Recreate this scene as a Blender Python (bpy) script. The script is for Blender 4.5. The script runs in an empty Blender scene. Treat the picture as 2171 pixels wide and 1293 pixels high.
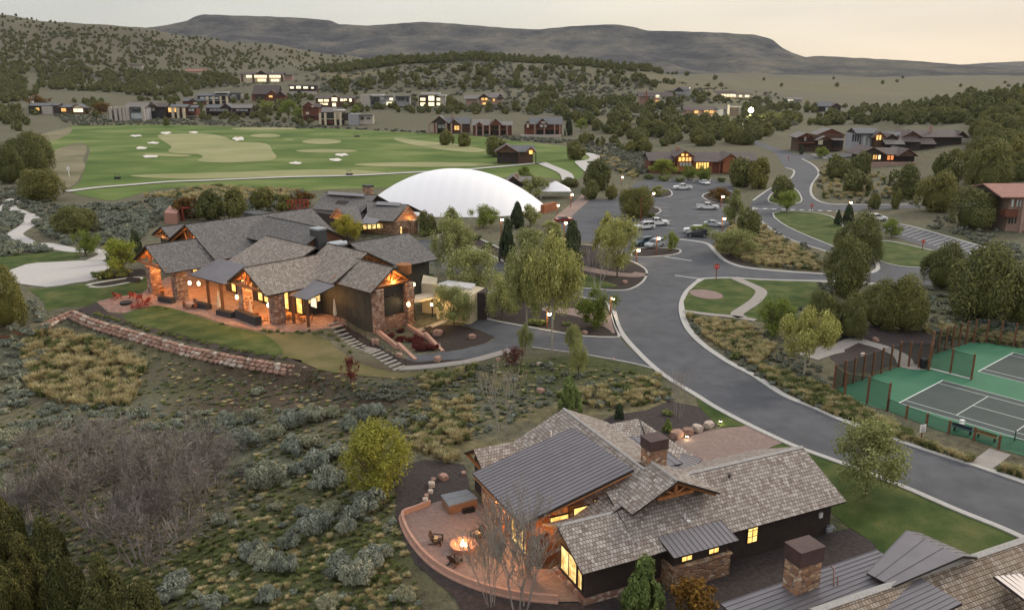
import bpy, bmesh, math, random
import numpy as np
from mathutils import Vector, noise, geometry
from math import radians, sin, cos, pi, sqrt, atan2, hypot

# ------------------------------------------------------------------ camera, world, sun, exposure
SC = bpy.context.scene
COL = SC.collection
F, HZ, CAMZ = 1750.0, 165.0, 34.3          # focal length and horizon in photo pixels, camera height in metres
PW, PH = 2171.0, 1293.0
TH = math.atan((PH / 2 - HZ) / F); S_, C_ = sin(TH), cos(TH)
cd = bpy.data.cameras.new('camera'); cam = bpy.data.objects.new('camera', cd); COL.objects.link(cam)
cam.location = (0, 0, CAMZ); cam.rotation_euler = (pi / 2 - TH, 0, 0)
cd.sensor_width = 36; cd.lens = 36 * F / PW; cd.clip_start = .5; cd.clip_end = 30000
SC.camera = cam
SC.view_settings.view_transform = 'Standard'; SC.view_settings.look = 'None'
SC.view_settings.exposure = 0.32; SC.view_settings.gamma = 1
SC.cycles.use_denoising = True
SC.cycles.max_bounces = 6; SC.cycles.transparent_max_bounces = 12
SUN_EL, SUN_AZ = radians(28), radians(52)   # elevation, and azimuth measured from +Y towards +X

W = bpy.data.worlds.new('World'); SC.world = W; W.use_nodes = True
nt = W.node_tree; nt.nodes.clear()
def wn(t, **k):
    n = nt.nodes.new(t)
    for a, b in k.items(): setattr(n, a, b)
    return n
out = wn('ShaderNodeOutputWorld'); bg = wn('ShaderNodeBackground'); bg.inputs['Strength'].default_value = .1
sky = wn('ShaderNodeTexSky', sky_type='NISHITA', sun_disc=False, sun_elevation=SUN_EL, sun_rotation=SUN_AZ)
tc = wn('ShaderNodeTexCoord'); sep = wn('ShaderNodeSeparateXYZ'); nt.links.new(tc.outputs['Generated'], sep.inputs[0])
# overcast deck: cream near the horizon on the right, greyer on the left and overhead
rh = wn('ShaderNodeValToRGB'); rh.color_ramp.elements[0].position = .0; rh.color_ramp.elements[1].position = 1
rh.color_ramp.elements[0].color = (5.1, 5.15, 4.75, 1); rh.color_ramp.elements[1].color = (7.2, 5.9, 4.5, 1)
e = rh.color_ramp.elements.new(.5); e.color = (6.5, 6.1, 5.1, 1)
e = rh.color_ramp.elements.new(.66); e.color = (7.8, 6.75, 5.2, 1)
mr = wn('ShaderNodeMapRange'); mr.inputs['From Min'].default_value = -.62; mr.inputs['From Max'].default_value = .62
nt.links.new(sep.outputs['X'], mr.inputs['Value']); nt.links.new(mr.outputs[0], rh.inputs[0])
rv = wn('ShaderNodeMapRange'); rv.inputs['From Min'].default_value = .02; rv.inputs['From Max'].default_value = .55
nt.links.new(sep.outputs['Z'], rv.inputs['Value'])
mx = wn('ShaderNodeMix', data_type='RGBA'); nt.links.new(rv.outputs[0], mx.inputs[0]); nt.links.new(rh.outputs[0], mx.inputs[6])
mx.inputs[7].default_value = (9.3, 9.15, 9.2, 1)
mp = wn('ShaderNodeMapping'); mp.inputs['Scale'].default_value = (1.2, 1.2, 9); nt.links.new(tc.outputs['Generated'], mp.inputs[0])
nz = wn('ShaderNodeTexNoise'); nz.inputs['Scale'].default_value = 2.2; nz.inputs['Detail'].default_value = 5; nz.inputs['Roughness'].default_value = .45
nt.links.new(mp.outputs[0], nz.inputs['Vector'])
rn = wn('ShaderNodeMapRange'); rn.inputs['From Min'].default_value = .3; rn.inputs['From Max'].default_value = .7; rn.inputs['To Min'].default_value = .86; rn.inputs['To Max'].default_value = 1.09
nt.links.new(nz.outputs['Fac'], rn.inputs['Value'])
vm = wn('ShaderNodeVectorMath', operation='SCALE'); nt.links.new(mx.outputs[2], vm.inputs[0]); nt.links.new(rn.outputs[0], vm.inputs['Scale'])
m2 = wn('ShaderNodeMix', data_type='RGBA'); m2.inputs[0].default_value = .88
nt.links.new(sky.outputs[0], m2.inputs[6]); nt.links.new(vm.outputs[0], m2.inputs[7])
nt.links.new(m2.outputs[2], bg.inputs[0]); nt.links.new(bg.outputs[0], out.inputs[0])

sd = bpy.data.lights.new('sun', 'SUN'); sd.energy = 1.45; sd.angle = radians(13); sd.color = (1, .86, .68)
so = bpy.data.objects.new('sun', sd); COL.objects.link(so)
so.rotation_euler = Vector((-sin(SUN_AZ) * cos(SUN_EL), -cos(SUN_AZ) * cos(SUN_EL), -sin(SUN_EL))).to_track_quat('-Z', 'Y').to_euler()

# ------------------------------------------------------------------ photo pixel <-> ground
def P(px, py, z=0.0):
    """the point at height z that the photo shows at (px, py)"""
    u = (px - PW / 2) / F; v = (py - PH / 2) / F
    t = (CAMZ - z) / (S_ + v * C_)
    return Vector((u * t, (C_ - v * S_) * t, z))
def J(x, y, z=0.0):
    d = CAMZ - z; fw = y * C_ + d * S_
    return (PW / 2 + F * x / fw, PH / 2 + F * (d * C_ - y * S_) / fw)
def elev(py):
    v = (py - PH / 2) / F
    return (S_ + v * C_) / (C_ - v * S_)     # drop per metre of distance
def pix(x, y, z=0.0): return F / (y * C_ + (CAMZ - z) * S_)   # photo pixels per metre there

def inpoly(x, y, poly):
    c = False; n = len(poly); j = n - 1
    for i in range(n):
        xi, yi = poly[i][0], poly[i][1]; xj, yj = poly[j][0], poly[j][1]
        if (yi > y) != (yj > y) and x < (xj - xi) * (y - yi) / (yj - yi) + xi: c = not c
        j = i
    return c
def segdist(x, y, pl):
    best = 1e9
    for (ax, ay), (bx, by) in zip(pl, pl[1:]):
        dx, dy = bx - ax, by - ay; L = dx * dx + dy * dy or 1e-9
        t = min(1, max(0, ((x - ax) * dx + (y - ay) * dy) / L))
        d = hypot(x - ax - t * dx, y - ay - t * dy)
        if d < best: best = d
    return best

# ------------------------------------------------------------------ lie of the land
# columns by photo x; in each, (distance, photo y of the ground there)
HILL = {
 -700: [(520, 0), (800, 200), (1100, 120), (1400, 60), (1700, 20), (2100, 45), (2600, 80)],
    0: [(600, 0), (800, 224), (1100, 158), (1400, 88), (1700, 29), (2100, 50), (2600, 90)],
  130: [(600, 0), (800, 226), (1100, 168), (1400, 100), (1700, 45), (2100, 70), (2600, 100)],
  300: [(600, 0), (800, 228), (1100, 180), (1400, 118), (1700, 61), (2100, 85), (2600, 110)],
  430: [(600, 0), (800, 228), (1100, 188), (1400, 130), (1700, 80), (2100, 100), (2600, 120)],
  560: [(600, 0), (760, 232), (900, 196), (1020, 170), (1200, 172), (1450, 128), (1750, 93), (2600, 130)],
  720: [(600, 0), (760, 228), (900, 185), (1020, 158), (1150, 143), (1450, 150), (1800, 116), (2600, 140)],
  860: [(560, 0), (700, 240), (850, 190), (1000, 150), (1120, 124), (1450, 150), (1900, 140), (2600, 150)],
 1000: [(520, 0), (680, 240), (830, 186), (980, 145), (1120, 118), (1450, 150), (1900, 150), (2600, 155)],
 1180: [(520, 0), (680, 240), (830, 190), (980, 152), (1120, 128), (1450, 150), (1900, 155), (2600, 158)],
 1330: [(520, 0), (680, 240), (850, 196), (1000, 162), (1150, 140), (1450, 160), (1900, 158), (2600, 160)],
 1460: [(560, 0), (750, 236), (900, 205), (1100, 175), (1300, 157), (1600, 165), (2000, 162), (2600, 162)],
 1600: [(560, 0), (800, 238), (1000, 214), (1300, 188), (1700, 168), (2100, 161), (2600, 163)],
 1850: [(520, 0), (800, 240), (1000, 222), (1300, 200), (1700, 178), (2200, 164), (2600, 165)],
 1960: [(300, 0), (420, 285), (560, 242), (660, 226), (800, 232), (1000, 222), (1400, 195), (2200, 164), (2600, 165)],
 2060: [(240, 0), (330, 335), (450, 258), (600, 212), (680, 204), (900, 215), (1400, 195), (2200, 164), (2600, 165)],
 2171: [(215, 0), (300, 345), (420, 252), (560, 199), (660, 190), (900, 205), (1400, 190), (2200, 163), (2600, 165)],
 2800: [(200, 0), (300, 330), (420, 220), (560, 170), (660, 160), (900, 180), (1400, 180), (2200, 160), (2600, 160)],
}
HX = sorted(HILL)
def _zcol(k, y):
    L = HILL[k]
    pts = [(L[0][0], 0.0)] + [(d, CAMZ - d * elev(py)) for d, py in L[1:]] + [(9000, 20.0)]
    if y <= pts[0][0]: return 0.0
    for (d0, z0), (d1, z1) in zip(pts, pts[1:]):
        if y <= d1:
            t = (y - d0) / (d1 - d0); t = t * .45 + (t * t * (3 - 2 * t)) * .55
            return z0 + (z1 - z0) * t
    return pts[-1][1]
# ground that falls away on the camera's side of the clubhouse terrace
GULLY = [tuple(P(*q)[:2]) for q in ((-420, 640), (-60, 690), (60, 700), (110, 672), (152, 656), (200, 676), (300, 705), (400, 733), (500, 754), (600, 770),
         (660, 785), (740, 812), (840, 850), (930, 905), (880, 980), (840, 1040), (836, 1100), (880, 1190), (960, 1260), (1010, 1320), (1010, 1700), (-900, 1700), (-900, 800))]
GEDGE = GULLY[:20]
WALL_END = P(640, 772)[:2]
DIP = (-17.0, 111.0, 10.0)          # the service ramp is cut into the ground
def H(x, y):
    z = 0.0
    if y > 190:
        cx = PW / 2 + 1813 * x / max(y, 1)
        if cx <= HX[0]: z = _zcol(HX[0], y)
        elif cx >= HX[-1]: z = _zcol(HX[-1], y)
        else:
            for a, b in zip(HX, HX[1:]):
                if cx <= b:
                    t = (cx - a) / (b - a); t = t * t * (3 - 2 * t)
                    z = _zcol(a, y) * (1 - t) + _zcol(b, y) * t; break
        if z > .5:
            k = min(1, (z - .5) / 12) * min(1, (y - 190) / 500)
            z += k * (noise.noise((x * .006, y * .004, 3.1)) * 9 + noise.noise((x * .02, y * .015, 7.7)) * 3)
    if y < 150 and x < 12 and inpoly(x, y, GULLY):
        d = segdist(x, y, GEDGE)
        wl = 1.0 if y > 92 else max(0.0, (y - 80) / 12)
        z = -(min(1, d / 1.1) * 1.5 * wl + min(d, 40) * .085 + min(1, d / 9) * .35)
        z += noise.noise((x * .16, y * .16, 2)) * .35 * min(1, d / 4)
    if y < 130:
        d = hypot(x - DIP[0], y - DIP[1])
        if d < DIP[2]: k = 1 - d / DIP[2]; z -= .95 * min(1, k * 2.2) ** 2 * (3 - 2 * min(1, k * 2.2))
    return z
def G(px, py):
    """the point of the land that the photo shows at (px, py)"""
    u = (px - PW / 2) / F; v = (py - PH / 2) / F
    dx, dy, dz = u, C_ - v * S_, -(S_ + v * C_)
    t = 15.0; prev = t
    while t < 6000:
        if CAMZ + dz * t <= H(dx * t, dy * t): break
        prev = t; t *= 1.02
    lo, hi = prev, t
    for _ in range(22):
        m = (lo + hi) / 2
        if CAMZ + dz * m <= H(dx * m, dy * m): hi = m
        else: lo = m
    return Vector((dx * hi, dy * hi, H(dx * hi, dy * hi)))

# ------------------------------------------------------------------ materials
MATS = {}
class NT:
    def __init__(s, name):
        s.m = bpy.data.materials.new(name); s.m.use_nodes = True; s.t = s.m.node_tree
        s.b = s.t.nodes['Principled BSDF']; s.o = s.t.nodes['Material Output']
    def n(s, t, **k):
        x = s.t.nodes.new(t)
        for a, b in k.items():
            if a in x.inputs: x.inputs[a].default_value = b
            else: setattr(x, a, b)
        return x
    def l(s, a, b): s.t.links.new(a, b)
    def noise(s, scale, detail=3, rough=.5, vec=None):
        x = s.n('ShaderNodeTexNoise'); x.inputs['Scale'].default_value = scale; x.inputs['Detail'].default_value = detail; x.inputs['Roughness'].default_value = rough
        if vec is not None: s.l(vec, x.inputs['Vector'])
        return x.outputs['Fac']
    def ramp(s, fac, stops):
        r = s.n('ShaderNodeValToRGB'); e = r.color_ramp.elements
        e[0].position, e[0].color = stops[0][0], (*stops[0][1], 1); e[1].position, e[1].color = stops[-1][0], (*stops[-1][1], 1)
        for p, c in stops[1:-1]: q = e.new(p); q.color = (*c, 1)
        s.l(fac, r.inputs[0]); return r.outputs[0]
    def mix(s, f, a, b, mode='MIX'):
        x = s.n('ShaderNodeMix', data_type='RGBA', blend_type=mode)
        for i, v in ((0, f), (6, a), (7, b)):
            if hasattr(v, 'is_linked') or hasattr(v, 'links'): s.l(v, x.inputs[i])
            else: x.inputs[i].default_value = v if i == 0 else (*v, 1)
        return x.outputs[2]
    def obj(s): return s.n('ShaderNodeTexCoord').outputs['Object']
    def pos(s): return s.n('ShaderNodeNewGeometry').outputs['Position']
    def bump(s, h, d=.05, st=.5):
        b = s.n('ShaderNodeBump'); b.inputs['Strength'].default_value = st; b.inputs['Distance'].default_value = d
        s.l(h, b.inputs['Height']); s.l(b.outputs[0], s.b.inputs['Normal'])
def mul(c, k): return tuple(min(1, x * k) for x in c)
def mat(name, col, rough=.7, var=.25, scale=2.0, metal=0, spec=.3, bump=0, emit=None, es=1, world=False, vec_scale=None):
    if name in MATS: return MATS[name]
    n = NT(name); b = n.b; b.inputs['Roughness'].default_value = rough; b.inputs['Metallic'].default_value = metal
    b.inputs['Specular IOR Level'].default_value = spec
    v = n.pos() if world else n.obj()
    if vec_scale:
        mpn = n.n('ShaderNodeMapping'); mpn.inputs['Scale'].default_value = vec_scale; n.l(v, mpn.inputs[0]); v = mpn.outputs[0]
    f = n.noise(scale, 5, .6, v)
    n.l(n.ramp(f, [(.3, mul(col, 1 - var)), (.7, mul(col, 1 + var))]), b.inputs['Base Color'])
    if bump: n.bump(n.noise(scale * 4, 4, .6, v), bump, .6)
    if emit: b.inputs['Emission Color'].default_value = (*emit, 1); b.inputs['Emission Strength'].default_value = es
    MATS[name] = n.m; return n.m

def foliage(name, cols, rough=.7, trans=.25, dark=.6):
    if name in MATS: return MATS[name]
    n = NT(name); g = n.n('ShaderNodeNewGeometry'); oi = n.n('ShaderNodeObjectInfo')
    a = n.ramp(g.outputs['Random Per Island'], [(0, mul(cols[0], dark)), (.45, cols[0]), (.8, cols[1]), (1, cols[2])])
    f = n.noise(1.1, 2, .5, n.pos())
    a = n.mix(n.ramp(f, [(.35, (0, 0, 0)), (.65, (1, 1, 1))]), a, mul(cols[0], .8))
    t = n.ramp(oi.outputs['Random'], [(0, (.72, .74, .7)), (.5, (1, 1, 1)), (1, (1.22, 1.12, .9))])
    a = n.mix(1.0, a, t, 'MULTIPLY')
    n.l(a, n.b.inputs['Base Color']); n.b.inputs['Roughness'].default_value = rough; n.b.inputs['Specular IOR Level'].default_value = .15
    if trans:
        tr = n.n('ShaderNodeBsdfTranslucent'); n.l(a, tr.inputs[0]); ms = n.n('ShaderNodeMixShader'); ms.inputs[0].default_value = trans
        n.l(n.b.outputs[0], ms.inputs[1]); n.l(tr.outputs[0], ms.inputs[2]); n.l(ms.outputs[0], n.o.inputs[0])
    MATS[name] = n.m; return n.m

def shingles(name, c1, c2, c3, w=.34, h=.26):
    if name in MATS: return MATS[name]
    n = NT(name); uv = n.n('ShaderNodeUVMap').outputs[0]
    b = n.n('ShaderNodeTexBrick', offset=.43, squash=1.0)
    b.inputs['Scale'].default_value = 1; b.inputs['Brick Width'].default_value = w; b.inputs['Row Height'].default_value = h
    b.inputs['Mortar Size'].default_value = .018; b.inputs['Mortar Smooth'].default_value = .3; b.inputs['Bias'].default_value = 0
    b.inputs['Color1'].default_value = (0, 0, 0, 1); b.inputs['Color2'].default_value = (1, 1, 1, 1); b.inputs['Mortar'].default_value = (.5, .5, .5, 1)
    n.l(uv, b.inputs['Vector'])
    col = n.ramp(b.outputs['Color'], [(0, c1), (.45, c2), (1, c3)])
    big = n.noise(.5, 4, .6, uv)
    col = n.mix(n.ramp(big, [(.35, (0, 0, 0)), (.7, (.75, .75, .75))]), col, mul(c2, .95))
    fine = n.noise(14, 3, .6, uv)
    col = n.mix(.5, col, n.ramp(fine, [(.3, (.55, .53, .52)), (.7, (1.25, 1.25, 1.25))]), 'MULTIPLY')
    col = n.mix(b.outputs['Fac'], col, mul(c1, .32))
    n.l(col, n.b.inputs['Base Color']); n.b.inputs['Roughness'].default_value = .85; n.b.inputs['Specular IOR Level'].default_value = .2
    # each course is thickest at its lower edge
    sx = n.n('ShaderNodeSeparateXYZ'); n.l(uv, sx.inputs[0])
    d = n.n('ShaderNodeMath', operation='DIVIDE'); n.l(sx.outputs[1], d.inputs[0]); d.inputs[1].default_value = h
    fr = n.n('ShaderNodeMath', operation='FRACT'); n.l(d.outputs[0], fr.inputs[0])
    ad = n.n('ShaderNodeMath', operation='SUBTRACT'); ad.inputs[0].default_value = 1.2; n.l(fr.outputs[0], ad.inputs[1])
    ml = n.n('ShaderNodeMath', operation='MULTIPLY_ADD'); n.l(b.outputs['Fac'], ml.inputs[0]); ml.inputs[1].default_value = -1; n.l(ad.outputs[0], ml.inputs[2])
    n.bump(ml.outputs[0], .035, .8)
    MATS[name] = n.m; return n.m

def stone(name, cols, scale=2.2, mortar=(.17, .13, .11)):
    if name in MATS: return MATS[name]
    n = NT(name); v = n.obj(); mpn = n.n('ShaderNodeMapping'); mpn.inputs['Scale'].default_value = (1, 1, 1.7); n.l(v, mpn.inputs[0]); v = mpn.outputs[0]
    a = n.n('ShaderNodeTexVoronoi'); a.inputs['Scale'].default_value = scale; n.l(v, a.inputs['Vector'])
    e = n.n('ShaderNodeTexVoronoi', feature='DISTANCE_TO_EDGE'); e.inputs['Scale'].default_value = scale; n.l(v, e.inputs['Vector'])
    s = n.n('ShaderNodeSeparateXYZ'); n.l(a.outputs['Color'], s.inputs[0])
    c = n.ramp(s.outputs[0], [(0, cols[0]), (.4, cols[1]), (.75, cols[2]), (1, cols[3])])
    c = n.mix(.6, c, n.ramp(n.noise(9, 4, .6, v), [(.3, (.6, .58, .56)), (.7, (1.2, 1.2, 1.2))]), 'MULTIPLY')
    m = n.ramp(e.outputs['Distance'], [(.02, (1, 1, 1)), (.07, (0, 0, 0))])
    n.l(n.mix(m, c, mortar), n.b.inputs['Base Color']); n.b.inputs['Roughness'].default_value = .9
    n.bump(n.ramp(e.outputs['Distance'], [(0, (0, 0, 0)), (.15, (1, 1, 1))]), .05, .8)
    MATS[name] = n.m; return n.m

def boards(name, col, w=.18, axis=2, rough=.8):
    if name in MATS: return MATS[name]
    n = NT(name); v = n.obj(); s = n.n('ShaderNodeSeparateXYZ'); n.l(v, s.inputs[0])
    src = s.outputs[2]
    if axis != 2:
        k = n.n('ShaderNodeMath', operation='ADD'); n.l(s.outputs[0], k.inputs[0]); n.l(s.outputs[1], k.inputs[1]); src = k.outputs[0]
    d = n.n('ShaderNodeMath', operation='DIVIDE'); n.l(src, d.inputs[0]); d.inputs[1].default_value = w
    f = n.n('ShaderNodeMath', operation='FRACT'); n.l(d.outputs[0], f.inputs[0])
    g = n.ramp(f.outputs[0], [(0, (.35, .35, .35)), (.1, (.95, .95, .95)), (1, (1, 1, 1))])
    nn = n.noise(1.3, 4, .6, v); c = n.ramp(nn, [(.3, mul(col, .72)), (.7, mul(col, 1.25))])
    n.l(n.mix(1.0, c, g, 'MULTIPLY'), n.b.inputs['Base Color']); n.b.inputs['Roughness'].default_value = rough
    n.bump(g, .02, .5); MATS[name] = n.m; return n.m

def glow(name, col, strength, col2=None, sc=3):
    if name in MATS: return MATS[name]
    n = NT(name); v = n.obj(); c2 = col2 or mul(col, .45)
    f = n.noise(sc, 2, .5, v); c = n.ramp(f, [(.38, c2), (.62, col)])
    n.b.inputs['Base Color'].default_value = (.1, .08, .05, 1); n.b.inputs['Roughness'].default_value = .2
    n.l(c, n.b.inputs['Emission Color']); n.b.inputs['Emission Strength'].default_value = strength
    MATS[name] = n.m; return n.m

# ------------------------------------------------------------------ mesh builder
class MB:
    def __init__(s): s.v = []; s.f = []; s.mi = []; s.uv = {}
    def add(s, vs, fs, mi=0):
        o = len(s.v); s.v += [tuple(p) for p in vs]
        for f in fs: s.f.append(tuple(i + o for i in f)); s.mi.append(mi)
        return o
    def box(s, c, d, rz=0, mi=0, tilt=None):
        x, y, z = (k / 2 for k in d); cr, sr = cos(rz), sin(rz); vs = []
        for i in (-1, 1):
            for j in (-1, 1):
                for k in (-1, 1):
                    X, Y, Z = i * x, j * y, k * z
                    if tilt: Y, Z = Y * cos(tilt) - Z * sin(tilt), Y * sin(tilt) + Z * cos(tilt)
                    vs.append((c[0] + X * cr - Y * sr, c[1] + X * sr + Y * cr, c[2] + Z))
        s.add(vs, [(0, 1, 3, 2), (4, 6, 7, 5), (0, 4, 5, 1), (2, 3, 7, 6), (0, 2, 6, 4), (1, 5, 7, 3)], mi); return s
    def prism(s, poly, z0, z1, mi=0):
        n = len(poly)
        a = sum(poly[i][0] * poly[(i + 1) % n][1] - poly[(i + 1) % n][0] * poly[i][1] for i in range(n))
        if a < 0: poly = poly[::-1]
        vs = [(p[0], p[1], z0 if not callable(z0) else z0(p[0], p[1])) for p in poly] + [(p[0], p[1], z1 if not callable(z1) else z1(p[0], p[1])) for p in poly]
        s.add(vs, [tuple(range(n))[::-1], tuple(range(n, 2 * n))] + [(i, (i + 1) % n, n + (i + 1) % n, n + i) for i in range(n)], mi); return s
    def slab(s, q, th, mi=0, side=None, uvo=None):
        """q: quad or triangle, eave edge q[0]->q[1], then up the slope; thick th below"""
        q = [Vector(p) for p in q]; n = len(q)
        nn = Vector((0, 0, 0))
        for i in range(n): nn += (q[i] - q[0]).cross(q[(i + 1) % n] - q[0])
        nn.normalize()
        if nn.z < 0: nn = -nn; 
        fl = (q[1] - q[0]).cross(q[2] - q[0]).dot(nn) < 0
        lo = [p - nn * th for p in q]; o = len(s.v); s.v += [tuple(p) for p in q + lo]
        top = tuple(range(n)); bot = tuple(range(2 * n - 1, n - 1, -1))
        if fl: top = top[::-1]; bot = bot[::-1]
        fi = len(s.f); s.f.append(tuple(i + o for i in top)); s.mi.append(mi)
        u = (q[1] - q[0]).normalized(); w = nn.cross(u)
        if w.dot(q[2] - q[1]) < 0: w = -w
        s.uv[fi] = [((q[i] - q[0]).dot(u) + (q[0].x * .37 + q[0].y * .61) % 1, (q[i] - q[0]).dot(w)) for i in top]
        s.f.append(tuple(i + o for i in bot)); s.mi.append(side if side is not None else mi)
        for i in range(n):
            k = (i + 1) % n; f = (i + o, n + i + o, n + k + o, k + o)
            s.f.append(f[::-1] if fl else f); s.mi.append(side if side is not None else mi)
        return s
    def tube(s, pts, rs, n=8, mi=0, cap=True):
        pts = [Vector(p) for p in pts]
        if not hasattr(rs, '__len__'): rs = [rs] * len(pts)
        rings = []
        for i, p in enumerate(pts):
            d = (pts[min(i + 1, len(pts) - 1)] - pts[max(i - 1, 0)])
            d = d.normalized() if d.length > 1e-9 else Vector((0, 0, 1))
            a = d.cross(Vector((0, 0, 1)) if abs(d.z) < .95 else Vector((1, 0, 0))).normalized(); b = d.cross(a)
            o = len(s.v); rings.append(o)
            for k in range(n):
                t = 2 * pi * k / n; s.v.append(tuple(p + (a * cos(t) + b * sin(t)) * rs[i]))
        for a, b in zip(rings, rings[1:]):
            for k in range(n):
                s.f.append((a + k, a + (k + 1) % n, b + (k + 1) % n, b + k)); s.mi.append(mi)
        if cap:
            s.f.append(tuple(rings[0] + k for k in range(n))[::-1]); s.mi.append(mi)
            s.f.append(tuple(rings[-1] + k for k in range(n))); s.mi.append(mi)
        return s
    def lathe(s, c, prof, n=24, mi=0):
        rings = []
        for r, z in prof:
            o = len(s.v); rings.append(o)
            for k in range(n): t = 2 * pi * k / n; s.v.append((c[0] + r * cos(t), c[1] + r * sin(t), c[2] + z))
        for a, b in zip(rings, rings[1:]):
            for k in range(n): s.f.append((a + k, a + (k + 1) % n, b + (k + 1) % n, b + k)); s.mi.append(mi)
        s.f.append(tuple(rings[0] + k for k in range(n))[::-1]); s.mi.append(mi)
        s.f.append(tuple(rings[-1] + k for k in range(n))); s.mi.append(mi); return s
    def rock(s, c, r, seed=0, mi=0, sub=2, flat=.7):
        bm = bmesh.new(); bmesh.ops.create_icosphere(bm, subdivisions=sub, radius=1)
        o = len(s.v); rx, ry, rz = r; a = seed * 1.7
        for v in bm.verts:
            k = 1 + .28 * noise.noise(v.co * 1.3 + Vector((seed * 3.1, seed, 0))) + .1 * noise.noise(v.co * 3.5 + Vector((seed, 5, 0)))
            p = v.co * k; p = Vector([max(-flat, min(flat, q)) for q in p])
            X, Y = p.x * rx, p.y * ry
            s.v.append((c[0] + X * cos(a) - Y * sin(a), c[1] + X * sin(a) + Y * cos(a), c[2] + p.z * rz))
        for f in bm.faces: s.f.append(tuple(v.index + o for v in f.verts)); s.mi.append(mi)
        bm.free(); return s
    def build(s, name, mats, parent=None, smooth=False, loc=None):
        me = bpy.data.meshes.new(name)
        vs = s.v
        off = Vector((0, 0, 0))
        if parent is not None: off = world_loc(parent)
        elif loc is not None: off = Vector(loc)
        me.from_pydata([(v[0] - off.x, v[1] - off.y, v[2] - off.z) for v in vs] if off.length else vs, [], s.f)
        for m in (mats if isinstance(mats, (list, tuple)) else [mats]): me.materials.append(m)
        me.polygons.foreach_set('material_index', s.mi)
        if s.uv:
            ul = me.uv_layers.new(name='UVMap'); buf = np.zeros(len(me.loops) * 2, np.float32)
            for fi, uvs in s.uv.items():
                st = me.polygons[fi].loop_start
                for k, (a, b) in enumerate(uvs): buf[(st + k) * 2] = a; buf[(st + k) * 2 + 1] = b
            ul.data.foreach_set('uv', buf)
        if smooth: me.polygons.foreach_set('use_smooth', [True] * len(me.polygons))
        me.update()
        o = bpy.data.objects.new(name, me); COL.objects.link(o)
        if parent is not None: o.parent = parent
        elif loc is not None: o.location = loc
        return o
def world_loc(o):
    v = Vector((0, 0, 0))
    while o is not None: v += o.location; o = o.parent
    return v
def tag(o, label=None, cat=None, group=None, kind=None):
    for k, v in (('label', label), ('category', cat), ('group', group), ('kind', kind)):
        if v: o[k] = v
    return o
def thing(name, label, cat, loc=(0, 0, 0), group=None):
    o = bpy.data.objects.new(name, None); COL.objects.link(o); o.location = loc; o.empty_display_size = .3
    return tag(o, label, cat, group)
def dup(root, loc, rz=0, sc=1, label=None, group=None):
    r = root.copy(); COL.objects.link(r); r.location = loc; r.rotation_euler = (0, 0, rz)
    r.scale = (sc, sc, sc) if not hasattr(sc, '__len__') else sc
    if label: r['label'] = label
    if group: r['group'] = group
    elif 'group' in r.keys() and group == '': del r['group']
    for ch in list(root.children):
        c = ch.copy(); COL.objects.link(c); c.parent = r
        for g in ch.children: d = g.copy(); COL.objects.link(d); d.parent = c
    return r
def lamp(loc, e, col=(1, .62, .28), r=.15, parent=None):
    l = bpy.data.lights.new('lamp_light', 'POINT'); l.energy = e; l.color = col; l.shadow_soft_size = r
    o = bpy.data.objects.new('lamp_light', l); COL.objects.link(o); o.location = Vector(loc) - (world_loc(parent) if parent else Vector()); 
    if parent: o.parent = parent
    return o

def catmull(pts, k=6, closed=False):
    n = len(pts); out = []
    for i in range(n if closed else n - 1):
        g = (lambda j: pts[j % n]) if closed else (lambda j: pts[max(0, min(n - 1, j))])
        p0, p1, p2, p3 = g(i - 1), g(i), g(i + 1), g(i + 2)
        for j in range(k):
            t = j / k
            out.append(tuple(.5 * ((2 * p1[a]) + (-p0[a] + p2[a]) * t + (2 * p0[a] - 5 * p1[a] + 4 * p2[a] - p3[a]) * t * t + (-p0[a] + 3 * p1[a] - 3 * p2[a] + p3[a]) * t ** 3) for a in range(2)))
    if not closed: out.append(tuple(pts[-1][:2]))
    return out
def topix(poly, sm=0):
    """photo outline -> outline on the land"""
    q = catmull(poly, sm, True) if sm else poly
    return [tuple(G(*p)[:2]) for p in q]
BARE = []     # outlines on the land where nothing wild grows
def sheet(name, polys, m, off=.02, res=None, kind='structure', bare=True, uvm=False):
    """one surface lying on the land, the union of the outlines"""
    V = []; Fc = []
    for p in polys:
        o = len(V); V += [Vector(q) for q in p]; Fc.append(list(range(o, o + len(p))))
        if bare: BARE.append((p, min(q[0] for q in p), max(q[0] for q in p), min(q[1] for q in p), max(q[1] for q in p)))
    if res:
        for p in polys:
            x0, x1 = min(q[0] for q in p), max(q[0] for q in p); y0, y1 = min(q[1] for q in p), max(q[1] for q in p)
            for i in range(int((x1 - x0) / res) + 1):
                for j in range(int((y1 - y0) / res) + 1):
                    x, y = x0 + (i + .37) * res, y0 + (j + .41) * res
                    if inpoly(x, y, p): V.append(Vector((x, y)))
    for i in range(-9, 10):
        for j in range(-9, 10):
            x, y = DIP[0] + i * 1.1, DIP[1] + j * 1.1
            if not res and any(inpoly(x, y, p) for p in polys): V.append(Vector((x, y)))
    r = geometry.delaunay_2d_cdt(V, [], Fc, 1, 1e-4)
    vs = [(v.x, v.y, H(v.x, v.y) + off) for v in r[0]]
    b = MB(); b.v = vs
    for f in r[2]:
        a = sum(vs[f[i]][0] * vs[f[(i + 1) % len(f)]][1] - vs[f[(i + 1) % len(f)]][0] * vs[f[i]][1] for i in range(len(f)))
        b.f.append(tuple(f) if a > 0 else tuple(f[::-1])); b.mi.append(0)
    o = b.build(name, m)
    if kind: o['kind'] = kind
    return o
def isbare(x, y):
    for p, x0, x1, y0, y1 in BARE:
        if x0 <= x <= x1 and y0 <= y <= y1 and inpoly(x, y, p): return True
    return False
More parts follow.
